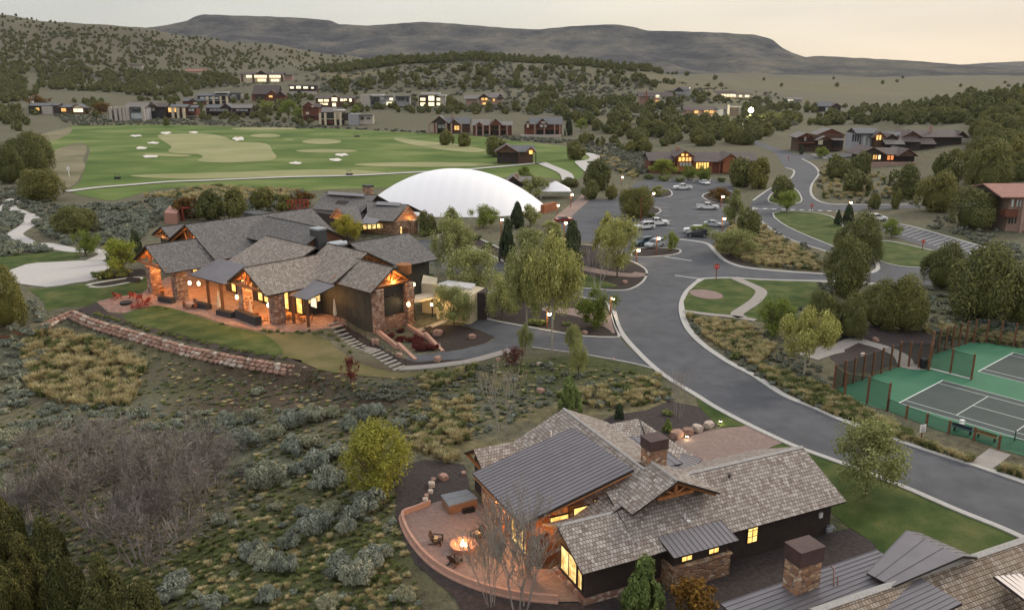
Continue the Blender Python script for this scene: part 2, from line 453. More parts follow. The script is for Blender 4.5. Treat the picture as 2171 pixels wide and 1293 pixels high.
def ribbon(pl, w, k=5):
    """photo centreline -> outline of a strip w metres wide on the land"""
    c = [G(*p) for p in (catmull(pl, k) if k else pl)]; L = []; R = []
    for i, p in enumerate(c):
        d = (c[min(i + 1, len(c) - 1)] - c[max(i - 1, 0)]); d.z = 0; d.normalize(); nrm = Vector((-d.y, d.x, 0))
        ww = w(i / (len(c) - 1)) if callable(w) else w
        L.append(tuple((p + nrm * ww / 2)[:2])); R.append(tuple((p - nrm * ww / 2)[:2]))
    return L + R[::-1]
def kerb(pl, w=.55, h=.13, k=5, name='kerb', m=None, world=False, closed=False):
    c = [Vector((p[0], p[1], 0)) for p in pl] if world else [G(*p) for p in (catmull(pl, k) if k else pl)]
    b = MB(); n = len(c)
    for i, p in enumerate(c):
        a_, b_ = (c[(i + 1) % n], c[(i - 1) % n]) if closed else (c[min(i + 1, n - 1)], c[max(i - 1, 0)])
        d = a_ - b_; d.z = 0; d.normalize(); nr = Vector((-d.y, d.x, 0)); z = H(p.x, p.y)
        for s_, zz in ((-.5, -.1), (-.5, h * .3), (-.1, h * .35), (0, h), (.5, h), (.5, -.1)): q = p + nr * w * s_; b.v.append((q.x, q.y, z + zz))
    for i in range(n if closed else n - 1):
        j = (i + 1) % n
        for k_ in range(5): b.f.append((i * 6 + k_, i * 6 + k_ + 1, j * 6 + k_ + 1, j * 6 + k_)); b.mi.append(0)
    o = b.build(name, m or MATS['kerb']); o['kind'] = 'structure'; return o
# ------------------------------------------------------------------ land
def ground_mat():
    n = NT('ground'); g = n.pos()
    at = n.n('ShaderNodeVertexColor', layer_name='cover'); s = n.n('ShaderNodeSeparateColor'); n.l(at.outputs[0], s.inputs[0])
    f1 = n.noise(.09, 6, .65, g); f2 = n.noise(.9, 5, .7, g); f3 = n.noise(6, 4, .65, g); f4 = n.noise(.012, 5, .6, g)
    base = n.ramp(f2, [(.3, (.06, .053, .034)), (.45, (.125, .113, .072)), (.58, (.165, .148, .094)), (.72, (.23, .2, .13))])
    sage = n.ramp(f2, [(.32, (.062, .064, .044)), (.55, (.14, .145, .1)), (.7, (.19, .19, .14))])
    c = n.mix(n.ramp(f1, [(.42, (0, 0, 0)), (.58, (.9, .9, .9))]), base, sage)
    c = n.mix(n.ramp(f4, [(.45, (0, 0, 0)), (.62, (.4, .4, .4))]), c, (.15, .14, .1))
    brown = n.ramp(f2, [(.3, (.05, .037, .027)), (.6, (.105, .078, .055)), (.75, (.15, .13, .085))])
    green = n.ramp(f2, [(.3, (.045, .054, .022)), (.55, (.088, .1, .042)), (.75, (.15, .145, .075))])
    tan = n.ramp(f2, [(.3, (.1, .088, .045)), (.55, (.19, .165, .09)), (.75, (.28, .24, .145))])
    ef = n.ramp(f3, [(.3, (.0, .0, .0)), (.7, (1, 1, 1))])
    def soft(ch):
        m = n.n('ShaderNodeMath', operation='ADD'); n.l(s.outputs[ch], m.inputs[0])
        k = n.n('ShaderNodeMapRange'); k.inputs['From Min'].default_value = .3; k.inputs['From Max'].default_value = .7; k.inputs['To Min'].default_value = -.25; k.inputs['To Max'].default_value = .25
        n.l(f2, k.inputs[0]); n.l(k.outputs[0], m.inputs[1])
        r = n.ramp(m.outputs[0], [(.25, (0, 0, 0)), (.75, (1, 1, 1))]); return r
    c = n.mix(soft(0), c, brown); c = n.mix(soft(1), c, green); c = n.mix(soft(2), c, tan)
    c = n.mix(.75, c, n.ramp(f3, [(.25, (.5, .5, .5)), (.75, (1.4, 1.4, 1.4))]), 'MULTIPLY')
    n.l(c, n.b.inputs['Base Color']); n.b.inputs['Roughness'].default_value = .95; n.b.inputs['Specular IOR Level'].default_value = .1
    n.bump(n.noise(2.2, 6, .7, g), .35, .7); MATS['ground'] = n.m
ground_mat()
COVER = []   # (centre, radius along x, radius along y, channel, amount)
def cov(px, py, rx, ry, ch, amt=1.0):
    p = G(px, py); COVER.append((p.x, p.y, rx, ry, ch, amt))
for q in ((640, 800, 15, 5, 0), (480, 800, 9, 5, 0), (780, 855, 11, 3, 0), (930, 820, 9, 3, 0, .6), (560, 850, 13, 5, 0, .9), (350, 790, 7, 6, 0, .5),
          (1250, 780, 12, 6, 1), (1330, 800, 7, 5, 1, .8), (600, 1130, 7, 8, 1, .7), (470, 1180, 5, 6, 1, .9), (640, 1060, 8, 4, 1, .5), (1150, 800, 10, 5, 1, .8), (820, 1240, 8, 3, 1, .5),
          (1180, 880, 8, 4, 2, .8), (1000, 950, 6, 3, 2, .9), (900, 940, 6, 3, 2, .7), (150, 780, 8, 8, 2, .9), (230, 760, 7, 8, 2, .7), (940, 800, 9, 4, 2, .6), (1360, 860, 6, 4, 2, .8),
          (1620, 520, 14, 14, 2, .9), (1560, 520, 10, 12, 2, .8), (1780, 830, 10, 4, 2, .5), (1900, 920, 9, 4, 2, .4), (1640, 740, 8, 6, 2, .6), (1560, 700, 6, 5, 2, .8),
          (1760, 395, 18, 12, 2, .8), (1650, 385, 12, 14, 2, .6), (1500, 190, 160, 160, 2, .5), (1800, 190, 260, 300, 2, .55), (2000, 185, 250, 300, 2, .5),
          (1300, 330, 30, 30, 2, .5), (450, 410, 24, 10, 2, .45), (540, 400, 18, 8, 2, .45), (90, 330, 20, 25, 2, .5), (1990, 500, 20, 16, 1, .5), (2130, 540, 14, 14, 1, .6), (1990, 640, 16, 10, 1, .7), (2100, 690, 12, 8, 1, .6),
          (740, 160, 60, 30, 2, .9), (1250, 250, 60, 40, 2, .4), (1330, 255, 50, 30, 2, .6), (1850, 1080, 8, 5, 2, .35), (1840, 1130, 7, 5, 1, .7),
          (300, 1250, 12, 6, 1, .5), (60, 1000, 6, 8, 1, .5), (740, 1180, 9, 8, 1, .8), (560, 1240, 10, 6, 1, .8), (700, 1020, 9, 5, 1, .6), (420, 1200, 8, 8, 1, .8), (1060, 820, 12, 5, 1, .7), (1180, 780, 12, 5, 1, .9), (400, 820, 10, 5, 1, .5), (280, 770, 5, 6, 1, .6), (150, 90, 420, 500, 0, .42), (450, 110, 300, 500, 0, .35), (640, 1150, 10, 9, 2, .35), (520, 1060, 8, 6, 2, .3)):
    cov(*q)
def build_ground():
    ys = [16.0]
    while ys[-1] < 9000:
        y = ys[-1]; ys.append(y * (1.016 if y < 300 else 1.02 if y < 2600 else 1.12))
    NX = 330; rs = [-1.35 + 2.7 * i / NX for i in range(NX + 1)]
    ys = [-60.0, -20.0, 5.0] + ys
    vs = []; cols = []
    for y in ys:
        for r in rs:
            x = r * max(y, 60.0) if y < 60 else r * y
            vs.append((x, y, H(x, y)))
            c = [0, 0, 0]
            for (cx, cy, rx, ry, ch, a) in COVER:
                dx = (x - cx) / rx; dy = (y - cy) / ry; d = dx * dx + dy * dy
                if d < 4: c[ch] = max(c[ch], a * math.exp(-d * 1.1))
            cols.append(c)
    n = NX + 1; fs = [(j * n + i, j * n + i + 1, (j + 1) * n + i + 1, (j + 1) * n + i) for j in range(len(ys) - 1) for i in range(NX)]
    b = MB(); b.v = vs; b.f = fs; b.mi = [0] * len(fs)
    o = b.build('ground', MATS['ground'], smooth=True); o['kind'] = 'structure'
    ca = o.data.color_attributes.new('cover', 'FLOAT_COLOR', 'POINT')
    ca.data.foreach_set('color', np.array([(*c, 1) for c in cols], np.float32).ravel())
build_ground()

# mesas: solid ridges standing three to five kilometres off
def mesa_mat(name, c1, c2, c3):
    n = NT(name); v = n.pos(); mpn = n.n('ShaderNodeMapping'); mpn.inputs['Scale'].default_value = (1, .35, 4.5); n.l(v, mpn.inputs[0])
    f = n.noise(.0035, 9, .7, mpn.outputs[0]); f2 = n.noise(.02, 5, .7, v)
    c = n.ramp(f, [(.4, c1), (.5, c2), (.62, c3)])
    c = n.mix(.7, c, n.ramp(f2, [(.3, (.5, .52, .52)), (.7, (1.35, 1.35, 1.3))]), 'MULTIPLY')
    n.l(c, n.b.inputs['Base Color']); n.b.inputs['Roughness'].default_value = 1; n.b.inputs['Specular IOR Level'].default_value = 0
    n.bump(f2, 22, 1.0); return n.m
MM = mesa_mat('mesa_rock', (.06, .062, .07), (.105, .105, .1), (.17, .155, .125))
def mesa(name, prof, D, depth, basey, cliff, seed):
    """prof: skyline in photo pixels at distance D"""
    x0, x1 = prof[0][0], prof[-1][0]; N = 260; b = MB(); rows = 44
    for j in range(rows + 1):
        t = j / rows; y = D - depth * (1 - t)
        for i in range(N + 1):
            px = x0 + (x1 - x0) * i / N
            for (ax, ay), (bx, by) in zip(prof, prof[1:]):
                if px <= bx: py = ay + (by - ay) * (px - ax) / (bx - ax); break
            crest = CAMZ - D * elev(py); x = (px - PW / 2) / 1813 * D
            base = CAMZ - (D - depth) * elev(basey)
            k = t ** 1.5 * (1 - cliff) + cliff * min(1, max(0, (t - .9) / .045)) if cliff else t ** 1.15
            z = base + (crest - base) * k
            if 0 < t < .97:
                g = noise.noise((x * .0032 + seed, t * 1.3 + x * .0008, 5)) ; g2 = noise.noise((x * .011 + seed, t * 4, 9))
                z += (crest - base) * (g * (.36 if cliff else .14) + g2 * (.09 if cliff else .03)) * sin(pi * min(1, t * 1.02)) ** .8
                y2 = y + g * 160 * (1 - t)
            else: y2 = y
            if t >= .97: z += noise.noise((x * .02, 3, seed)) * 2.2
            b.v.append((x, y2, z))
    for i in range(N + 1):                                   # the back falls away again
        x, y, z = b.v[rows * (N + 1) + i]; b.v.append((x, y + 500, max(0, z - 220)))
    n = N + 1
    for j in range(rows + 1):
        for i in range(N): b.f.append((j * n + i, j * n + i + 1, (j + 1) * n + i + 1, (j + 1) * n + i)); b.mi.append(0)
    o = b.build(name, MM, smooth=True); o['kind'] = 'structure'
mesa('hills', [(120, 110), (240, 72), (300, 62), (335, 58), (385, 50), (412, 44), (428, 35), (447, 31), (470, 32), (500, 33), (560, 35), (620, 37), (680, 41), (708, 44), (726, 52),
      (790, 55), (850, 50), (900, 47), (960, 50), (1000, 54), (1080, 60), (1140, 63), (1185, 58), (1250, 54), (1300, 52), (1335, 57), (1370, 66), (1440, 67),
      (1520, 70), (1592, 74), (1624, 82), (1642, 98), (1665, 110), (1700, 122), (1760, 136), (1850, 152), (1930, 162)], 4200, 1500, 163, .16, 1.3)
mesa('hills', [(1480, 163), (1560, 150), (1650, 130), (1700, 122), (1740, 119), (1800, 123), (1870, 126), (1920, 129), (1990, 134), (2030, 140), (2080, 148), (2250, 160)], 3500, 1100, 164, 0, 4.2)
mesa('hills', [(1900, 150), (1980, 143), (2030, 138), (2080, 134), (2171, 130), (2300, 122), (2500, 128)], 5600, 1200, 160, 0, 8.8)
mesa('hills', [(-700, 60), (-400, 30), (-100, 45), (120, 60), (300, 80), (420, 110)], 4600, 1300, 160, 0, 6.1)

# surfaces
mat('asphalt', (.076, .081, .093), .8, .18, .18, world=True, bump=.01)
def asphalt_wear():
    m = MATS['asphalt']; t = m.node_tree; b = t.nodes['Principled BSDF']; src = b.inputs['Base Color'].links[0].from_socket; g = t.nodes.new('ShaderNodeNewGeometry')
    ns = t.nodes.new('ShaderNodeTexNoise'); ns.inputs['Scale'].default_value = .5; ns.inputs['Detail'].default_value = 6; t.links.new(g.outputs['Position'], ns.inputs['Vector'])
    va = t.nodes.new('ShaderNodeMix'); va.data_type = 'RGBA'; va.inputs[0].default_value = .12; t.links.new(g.outputs['Position'], va.inputs[6]); 
    sc = t.nodes.new('ShaderNodeVectorMath'); sc.operation = 'SCALE'; sc.inputs['Scale'].default_value = 14; t.links.new(ns.outputs['Color'], sc.inputs[0]); t.links.new(sc.outputs[0], va.inputs[7])
    vo = t.nodes.new('ShaderNodeTexVoronoi'); vo.feature = 'DISTANCE_TO_EDGE'; vo.inputs['Scale'].default_value = .13; t.links.new(va.outputs[2], vo.inputs['Vector'])
    r = t.nodes.new('ShaderNodeValToRGB'); r.color_ramp.elements[0].position = .004; r.color_ramp.elements[0].color = (.87, .87, .87, 1); r.color_ramp.elements[1].position = .008; r.color_ramp.elements[1].color = (1, 1, 1, 1); t.links.new(vo.outputs['Distance'], r.inputs[0])
    r2 = t.nodes.new('ShaderNodeValToRGB'); r2.color_ramp.elements[0].position = .36; r2.color_ramp.elements[0].color = (.88, .88, .88, 1); r2.color_ramp.elements[1].position = .62; r2.color_ramp.elements[1].color = (1.14, 1.13, 1.1, 1); t.links.new(ns.outputs['Fac'], r2.inputs[0])
    for rr in (r, r2):
        x = t.nodes.new('ShaderNodeMix'); x.data_type = 'RGBA'; x.blend_type = 'MULTIPLY'; x.inputs[0].default_value = .8; t.links.new(src, x.inputs[6]); t.links.new(rr.outputs[0], x.inputs[7]); src = x.outputs[2]
    t.links.new(src, b.inputs['Base Color'])
asphalt_wear()
mat('kerb', (.42, .41, .39), .9, .12, 3, world=True)
mat('concrete', (.3, .275, .25), .9, .1, 1.5, world=True)
mat('gravel', (.46, .44, .42), .95, .09, 2, world=True, bump=.02)
mat('mulch', (.032, .023, .02), .95, .4, 5, world=True, bump=.06)
mat('dark_soil', (.048, .038, .036), .95, .4, 3, world=True, bump=.06)
mat('sand', (.62, .58, .52), .95, .08, 2, world=True)
mat('paint', (.62, .64, .64), .8, .12, 6, world=True)
def grass_mat(name, a, b_, c_, sc=.05, stretch=(1, 1, 1)):
    n = NT(name); v = n.pos(); mpn = n.n('ShaderNodeMapping'); mpn.inputs['Scale'].default_value = stretch; n.l(v, mpn.inputs[0]); v2 = mpn.outputs[0]
    f = n.noise(sc, 5, .55, v2); g = n.noise(5, 4, .7, v)
    c = n.ramp(f, [(.3, a), (.5, b_), (.72, c_)]); c = n.mix(.6, c, n.ramp(g, [(.3, (.65, .65, .65)), (.7, (1.25, 1.25, 1.25))]), 'MULTIPLY')
    n.l(c, n.b.inputs['Base Color']); n.b.inputs['Roughness'].default_value = .9; n.b.inputs['Specular IOR Level'].default_value = .15
    n.bump(g, .04, .5); MATS[name] = n.m
grass_mat('fairway', (.05, .1, .016), (.105, .155, .034), (.2, .23, .08), .026, (1, 1.2, 1))
grass_mat('green', (.22, .23, .1), (.275, .275, .13), (.33, .315, .17), .03)
grass_mat('lawn', (.03, .056, .012), (.062, .09, .022), (.125, .13, .045), .3)
grass_mat('dry_lawn', (.075, .085, .03), (.135, .12, .05), (.18, .15, .075), .22)
grass_mat('rough_grass', (.12, .115, .06), (.19, .17, .1), (.25, .22, .14), .06)
def pavers(name, c1, c2, c3, w=.3, h=.15, rot=.4):
    n = NT(name); mpn = n.n('ShaderNodeMapping'); mpn.inputs['Rotation'].default_value = (0, 0, rot); n.l(n.pos(), mpn.inputs[0])
    b = n.n('ShaderNodeTexBrick'); b.inputs['Scale'].default_value = 1; b.inputs['Brick Width'].default_value = w; b.inputs['Row Height'].default_value = h; b.inputs['Mortar Size'].default_value = .008
    b.inputs['Color1'].default_value = (0, 0, 0, 1); b.inputs['Color2'].default_value = (1, 1, 1, 1); n.l(mpn.outputs[0], b.inputs[0])
    c = n.ramp(b.outputs[0], [(0, c1), (.5, c2), (1, c3)]); c = n.mix(n.ramp(n.noise(.6, 4, .6, n.pos()), [(.35, (0, 0, 0)), (.7, (.7, .7, .7))]), c, mul(c2, .85))
    c = n.mix(b.outputs['Fac'], c, mul(c1, .5)); n.l(c, n.b.inputs['Base Color']); n.b.inputs['Roughness'].default_value = .85; MATS[name] = n.m
pavers('pavers', (.2, .135, .115), (.25, .175, .15), (.3, .22, .19))
pavers('flagstone', (.2, .11, .085), (.27, .165, .13), (.33, .22, .18), .7, .5, 1.1)

RD = {}
# asphalt: the wide road, its branches and the car park
main = [(2300, 1195), (2171, 1138), (2118, 1114), (2026, 1077), (1908, 1026), (1779, 977), (1698, 949), (1662, 934), (1588, 899), (1518, 862), (1470, 832), (1417, 800), (1381, 772), (1353, 745), (1325, 714), (1312, 691), (1304, 660),
        (1309, 640), (1322, 628), (1342, 614), (1364, 598), (1371, 577), (1362, 567), (1350, 560), (1342, 552), (1342, 545), (1407, 543), (1438, 536), (1441, 530), (1440, 520), (1444, 507), (1475, 513), (1499, 520), (1515, 535), (1530, 550),
        (1552, 561), (1583, 569), (1645, 576), (1744, 582), (1800, 584), (1841, 580), (1860, 570), (1857, 555), (1905, 562), (1968, 569), (2040, 571), (2085, 560), (2141, 563), (2171, 576), (2300, 610),
        (2300, 690), (2171, 640), (2060, 615), (1952, 604), (1850, 600), (1744, 595), (1676, 594), (1608, 592), (1552, 589), (1493, 590), (1478, 598), (1456, 618), (1445, 640), (1443, 662), (1452, 690), (1470, 715), (1500, 742), (1550, 775), (1600, 801),
        (1663, 842), (1727, 868), (1790, 896), (1885, 931), (1981, 963), (2076, 993), (2171, 1027), (2300, 1070)]
lot = [(1225, 510), (1181, 478), (1178, 466), (1205, 446), (1243, 422), (1295, 422), (1315, 410), (1336, 398), (1348, 388), (1397, 376), (1459, 378), (1500, 380), (1545, 386), (1560, 400), (1560, 440), (1540, 500), (1500, 525), (1440, 545), (1407, 544), (1345, 545), (1300, 530), (1255, 515)]
drive = [(1430, 810), (1404, 785), (1353, 771), (1298, 760), (1236, 749), (1175, 741), (1120, 733), (1083, 741), (998, 760), (882, 767), (858, 760), (879, 753), (937, 747), (979, 741), (1032, 728), (1052, 716), (1020, 700), (985, 690), (975, 680), (1003, 669), (1060, 682), (1120, 694), (1175, 704), (1242, 715), (1314, 718), (1340, 745), (1400, 790)]
drop = [(878, 512), (923, 506), (990, 515), (1060, 540), (1140, 585), (1200, 606), (1264, 614), (1315, 617), (1340, 614), (1310, 640), (1300, 636), (1242, 632), (1197, 622), (1110, 612), (1020, 590), (929, 570), (905, 560), (885, 545)]
sroad = [(1530, 288), (1600, 306), (1640, 322), (1665, 356), (1682, 362), (1679, 374), (1666, 384), (1634, 399), (1615, 411), (1596, 425), (1590, 440), (1600, 456), (1619, 474), (1656, 499), (1693, 514), (1745, 530), (1800, 548), (1845, 562), (1905, 588), (1960, 590), (1968, 569), (1905, 561), (1862, 551), (1810, 536), (1761, 519), (1693, 491), (1656, 472), (1640, 455), (1650, 448), (1700, 447), (1795, 449), (1850, 446),
         (1909, 443), (1960, 441), (2060, 441), (2126, 441), (2200, 446), (2200, 434), (2126, 432), (2060, 432), (1934, 434), (1786, 434), (1748, 431), (1727, 422), (1718, 408), (1721, 390), (1735, 368), (1724, 351), (1700, 338), (1740, 338), (1860, 330), (1860, 322), (1740, 328), (1690, 328), (1640, 312), (1600, 298), (1540, 282)]
bay = [(1855, 484), (1880, 470), (1909, 477), (1950, 486), (2092, 527), (2085, 560), (2060, 562), (2033, 548), (1999, 537), (1950, 520), (1890, 500)]
sheet('road', [topix(main), topix(lot), topix(drive), topix(drop), topix(sroad), topix(bay)], MATS['asphalt'], .02)
FW = topix([(80, 301), (149, 269), (210, 267), (340, 265), (480, 269), (635, 273), (700, 273), (840, 280), (988, 287), (1073, 297), (1200, 311), (1242, 320), (1258, 338), (1243, 352), (1228, 380), (1180, 380), (1100, 376),
      (1000, 386), (900, 395), (792, 400), (700, 402), (625, 406), (432, 396), (321, 405), (245, 425), (195, 419), (148, 406), (170, 385), (183, 345), (190, 315), (165, 303), (120, 318), (85, 322)], 3)
o = sheet('golf_fairway', [FW], MATS['fairway'], .06, 14)
GR = [[(335, 290), (345, 286), (430, 284), (475, 291), (500, 301), (545, 303), (570, 308), (578, 322), (586, 333), (575, 341), (530, 344), (480, 346), (430, 344), (418, 340), (430, 334), (420, 328), (385, 327), (357, 322), (364, 312), (348, 301)],
      [(290, 372), (480, 366), (640, 361), (720, 361), (808, 365), (800, 371), (640, 374), (440, 380), (340, 379), (292, 376)],
      [(303, 327), (350, 327), (403, 330), (390, 333), (330, 331)], [(845, 293), (900, 300), (960, 306), (1028, 318), (1010, 324), (950, 320), (880, 309), (838, 298)]]
def oval(cx, cy, rx, ry, n=22, rot=0): return [(cx + rx * cos(2 * pi * k / n), cy + ry * sin(2 * pi * k / n) + rot * rx * cos(2 * pi * k / n)) for k in range(n)]
GR = [topix(g, 4) for g in GR] + [topix(oval(*q)) for q in ((563, 288.6, 32, 4), (682, 301, 42, 5.5), (692, 321, 65, 4), (900, 350, 150, 5), (612, 297, 11, 1.6), (560, 273.5, 70, 2.6))]
for g in GR: sheet('putting_green', [g], MATS['green'], .16, 12)
for i, (cx, cy, rx, ry) in enumerate(((288, 289, 12, 2), (352, 283, 12, 2.6), (411, 281.5, 10, 2), (325, 304, 12, 2.2), (300, 315, 11, 2.6), (319, 333, 17, 2.6), (505, 295.5, 12, 4.2), (724, 329.5, 14, 3), (712, 340, 14, 3), (627, 347, 13, 2.6))):
    pts = topix([(x + .12 * rx * sin(i * 2 + a * 1.9), y + .25 * ry * sin(i + a * 2.3)) for a, (x, y) in enumerate(oval(cx, cy, rx, ry, 12))], 3)
    sheet('sand_bunker', [pts], MATS['sand'], .26, 8)
for q in ([(100, 345), (112, 322), (150, 308), (178, 306), (184, 318), (176, 340), (181, 352), (172, 372), (160, 390), (140, 398), (112, 380)],
          [(60, 305), (90, 285), (149, 271), (150, 281), (120, 297), (84, 302)]):
    sheet('rough_grass', [topix(q, 3)], MATS['rough_grass'], .1, 10)
for pl, w in (([(139, 408), (200, 400), (266, 394.5), (358, 387), (440, 384), (607, 377), (737, 374), (840, 369), (976, 361.5), (1052, 355.5), (1110, 350), (1147, 346)], 3.6),
              ([(1147, 346), (1160, 352), (1182, 361), (1200, 371), (1206, 386), (1212, 396)], 4.5), ([(1262, 372), (1238, 352), (1232, 344), (1250, 342), (1262, 337), (1256, 330), (1240, 326)], 5)):
    sheet('cart_path', [ribbon(pl, w)], MATS['gravel'], .3)
# the left side: sand court, winding path, lawns
sheet('lawn', [topix([(-40, 555), (40, 540), (145, 533), (165, 540), (160, 552), (60, 560), (0, 582), (-60, 600)], 3)], MATS['lawn'], .02, 3)
sheet('sand_court', [topix([(-30, 600), (0, 583), (55, 561), (110, 556), (215, 553), (232, 570), (205, 592), (160, 600), (98, 609), (35, 601), (-20, 604)], 2)], MATS['gravel'], .06)
sheet('path', [ribbon([(-20, 452), (10, 441), (28, 422), (20, 440), (42, 450), (67, 461), (58, 478), (35, 493), (32, 500), (53, 512), (67, 519), (97, 519), (130, 526), (162, 531), (220, 533), (226, 540), (200, 552)], 3.4)], MATS['gravel'], .04)
sheet('lawn', [topix([(60, 612), (98, 612), (200, 598), (300, 588), (350, 592), (330, 612), (290, 628), (240, 640), (180, 650), (130, 652), (100, 660), (92, 640)], 2)], MATS['lawn'], .03, 2)
ring = ribbon([(186, 606), (195, 602), (230, 596), (270, 590), (298, 589), (290, 595), (250, 604), (215, 609), (190, 608)], .8)
sheet('path', [ring], MATS['gravel'], .07)
sheet('mulch_bed', [topix([(200, 605), (230, 599), (275, 592), (270, 597), (235, 604), (210, 607)], 2)], MATS['mulch'], .09)
sheet('mulch_bed', [topix([(190, 585), (215, 572), (260, 575), (300, 570), (310, 585), (250, 590), (200, 592)], 2)], MATS['mulch'], .05)
# clubhouse terrace and its lawn
sheet('terrace_paving', [topix([(205, 640), (245, 630), (300, 622), (330, 600), (420, 560), (560, 560), (700, 600), (740, 650), (735, 690), (700, 695), (660, 702), (600, 705), (540, 700), (480, 688), (420, 668), (360, 655), (330, 648), (290, 656), (262, 664), (230, 662)])], MATS['flagstone'], .05)
sheet('lawn', [topix([(262, 668), (300, 655), (335, 648), (380, 658), (420, 672), (480, 692), (540, 704), (560, 710), (590, 730), (600, 750), (560, 752), (500, 738), (430, 722), (360, 704), (300, 690), (270, 680)], 2)], MATS['lawn'], .06, 1.6)
sheet('dry_lawn', [topix([(560, 708), (620, 707), (680, 712), (712, 738), (760, 770), (830, 789), (880, 790), (960, 782), (990, 776), (960, 792), (870, 802), (800, 800), (730, 792), (680, 785), (645, 770), (600, 755), (588, 730)], 2)], MATS['dry_lawn'], .05, 1.6)
sheet('flower_bed', [topix([(165, 657), (205, 642), (228, 663), (262, 668), (300, 690), (400, 715), (500, 740), (600, 758), (640, 764), (640, 768), (600, 764), (500, 750), (400, 727), (300, 699), (200, 672)])], MATS['dark_soil'], .05, 2)
# beds and walks right of the clubhouse
for q in ([(700, 690), (715, 680), (770, 712), (820, 745), (850, 760), (882, 768), (998, 761), (985, 768), (900, 779), (860, 778), (800, 758), (745, 722)], [(892, 698), (915, 690), (941, 689), (975, 690), (1018, 701), (1049, 715), (1030, 727), (979, 740), (937, 746), (905, 720)]):
    sheet('mulch_bed', [topix(q)], MATS['mulch'], .04)
sheet('pavement', [ribbon([(846, 781), (900, 778), (960, 771), (1000, 765), (1050, 752), (1085, 742)], 1.5)], MATS['concrete'], .05)
sheet('pavement', [ribbon([(880, 702), (900, 697), (925, 688), (945, 680)], 1.2)], MATS['concrete'], .06)
def island(q, top, sm=3, kw=.75, kh=.14, off=.1):
    p = topix(q, sm); sheet({'mulch': 'mulch_bed', 'lawn': 'lawn', 'concrete': 'pavement', 'pavers': 'pavement', 'rough_grass': 'rough_grass'}[top], [p], MATS[top], off)
    kerb(p, kw, kh, world=True, closed=True)
island([(1342, 545), (1348, 530), (1380, 526), (1413, 527), (1439, 530), (1438, 537), (1407, 543)], 'mulch', 2)
island([(1200, 606), (1190, 590), (1180, 560), (1185, 530), (1215, 520), (1255, 522), (1300, 535), (1330, 552), (1352, 562), (1369, 576), (1362, 596), (1340, 611), (1314, 616), (1264, 613)], 'mulch', 3)
sheet('lawn', [topix([(1195, 592), (1215, 575), (1250, 585), (1290, 600), (1310, 608), (1264, 612), (1210, 606)], 2)], MATS['lawn'], .13)
sheet('pavement', [ribbon([(1215, 565), (1260, 575), (1300, 582), (1345, 585), (1362, 580)], 3)], MATS['pavers'], .14)
island([(1197, 624), (1242, 634), (1280, 640), (1292, 660), (1302, 692), (1310, 712), (1300, 715), (1242, 713), (1175, 703), (1120, 693), (1060, 682), (1003, 668), (985, 655), (1000, 640), (1060, 615), (1110, 615)], 'mulch', 2)
sheet('pavement', [topix([(1250, 655), (1288, 660), (1299, 692), (1304, 706), (1298, 708), (1290, 700), (1250, 680), (1200, 668), (1150, 660), (1160, 650), (1200, 655)], 2)], MATS['pavers'], .14)
island([(930, 500), (960, 495), (1010, 505), (1080, 540), (1130, 575), (1100, 570), (1040, 540), (980, 515), (940, 507)], 'mulch', 2)
island([(1383, 417), (1395, 404), (1416, 402), (1424, 412), (1415, 418), (1395, 420)], 'mulch', 2)
island([(1328, 455), (1350, 444), (1385, 440), (1400, 448), (1380, 458), (1345, 464)], 'mulch', 2)
island([(1490, 418), (1505, 409), (1545, 405), (1565, 420), (1560, 435), (1520, 432)], 'mulch', 2)
island([(1631, 428), (1637, 412), (1660, 402), (1684, 401), (1697, 418), (1694, 430), (1660, 434)], 'lawn', 3)
sheet('mulch_bed', [topix([(1515, 533), (1560, 548), (1600, 562), (1620, 572), (1583, 568), (1552, 560), (1530, 549)], 0)], MATS['mulch'], .06)
kerb([(1441, 508), (1475, 512), (1501, 518), (1517, 534), (1532, 549), (1553, 560), (1584, 568), (1646, 574.5), (1744, 581), (1800, 583), (1843, 579), (1861, 570), (1858, 556)], .75)
island([(1640, 453), (1680, 448.5), (1742, 454), (1772, 466), (1790, 486), (1800, 505), (1790, 530), (1761, 520), (1693, 492), (1656, 472)], 'lawn', 2)
island([(1860, 520), (1872, 512), (1905, 516), (1971, 531), (1999, 538), (2030, 550), (2035, 566), (1968, 568), (1909, 565), (1863, 553), (1850, 540)], 'lawn', 3)
kerb([(1665, 356), (1683, 362), (1680, 374), (1667, 384), (1635, 399), (1616, 411), (1596, 426)], .7)
kerb([(1700, 337), (1725, 351), (1736, 368), (1722, 390), (1719, 408), (1728, 422), (1749, 431), (1786, 434), (1934, 434), (2126, 431), (2200, 433)], .7)
kerb([(1909, 476), (1950, 485), (2092, 526), (2110, 530)], .5)
kerb([(1597, 440), (1600, 456), (1619, 474), (1656, 499), (1693, 515), (1745, 531), (1800, 549)], .5)
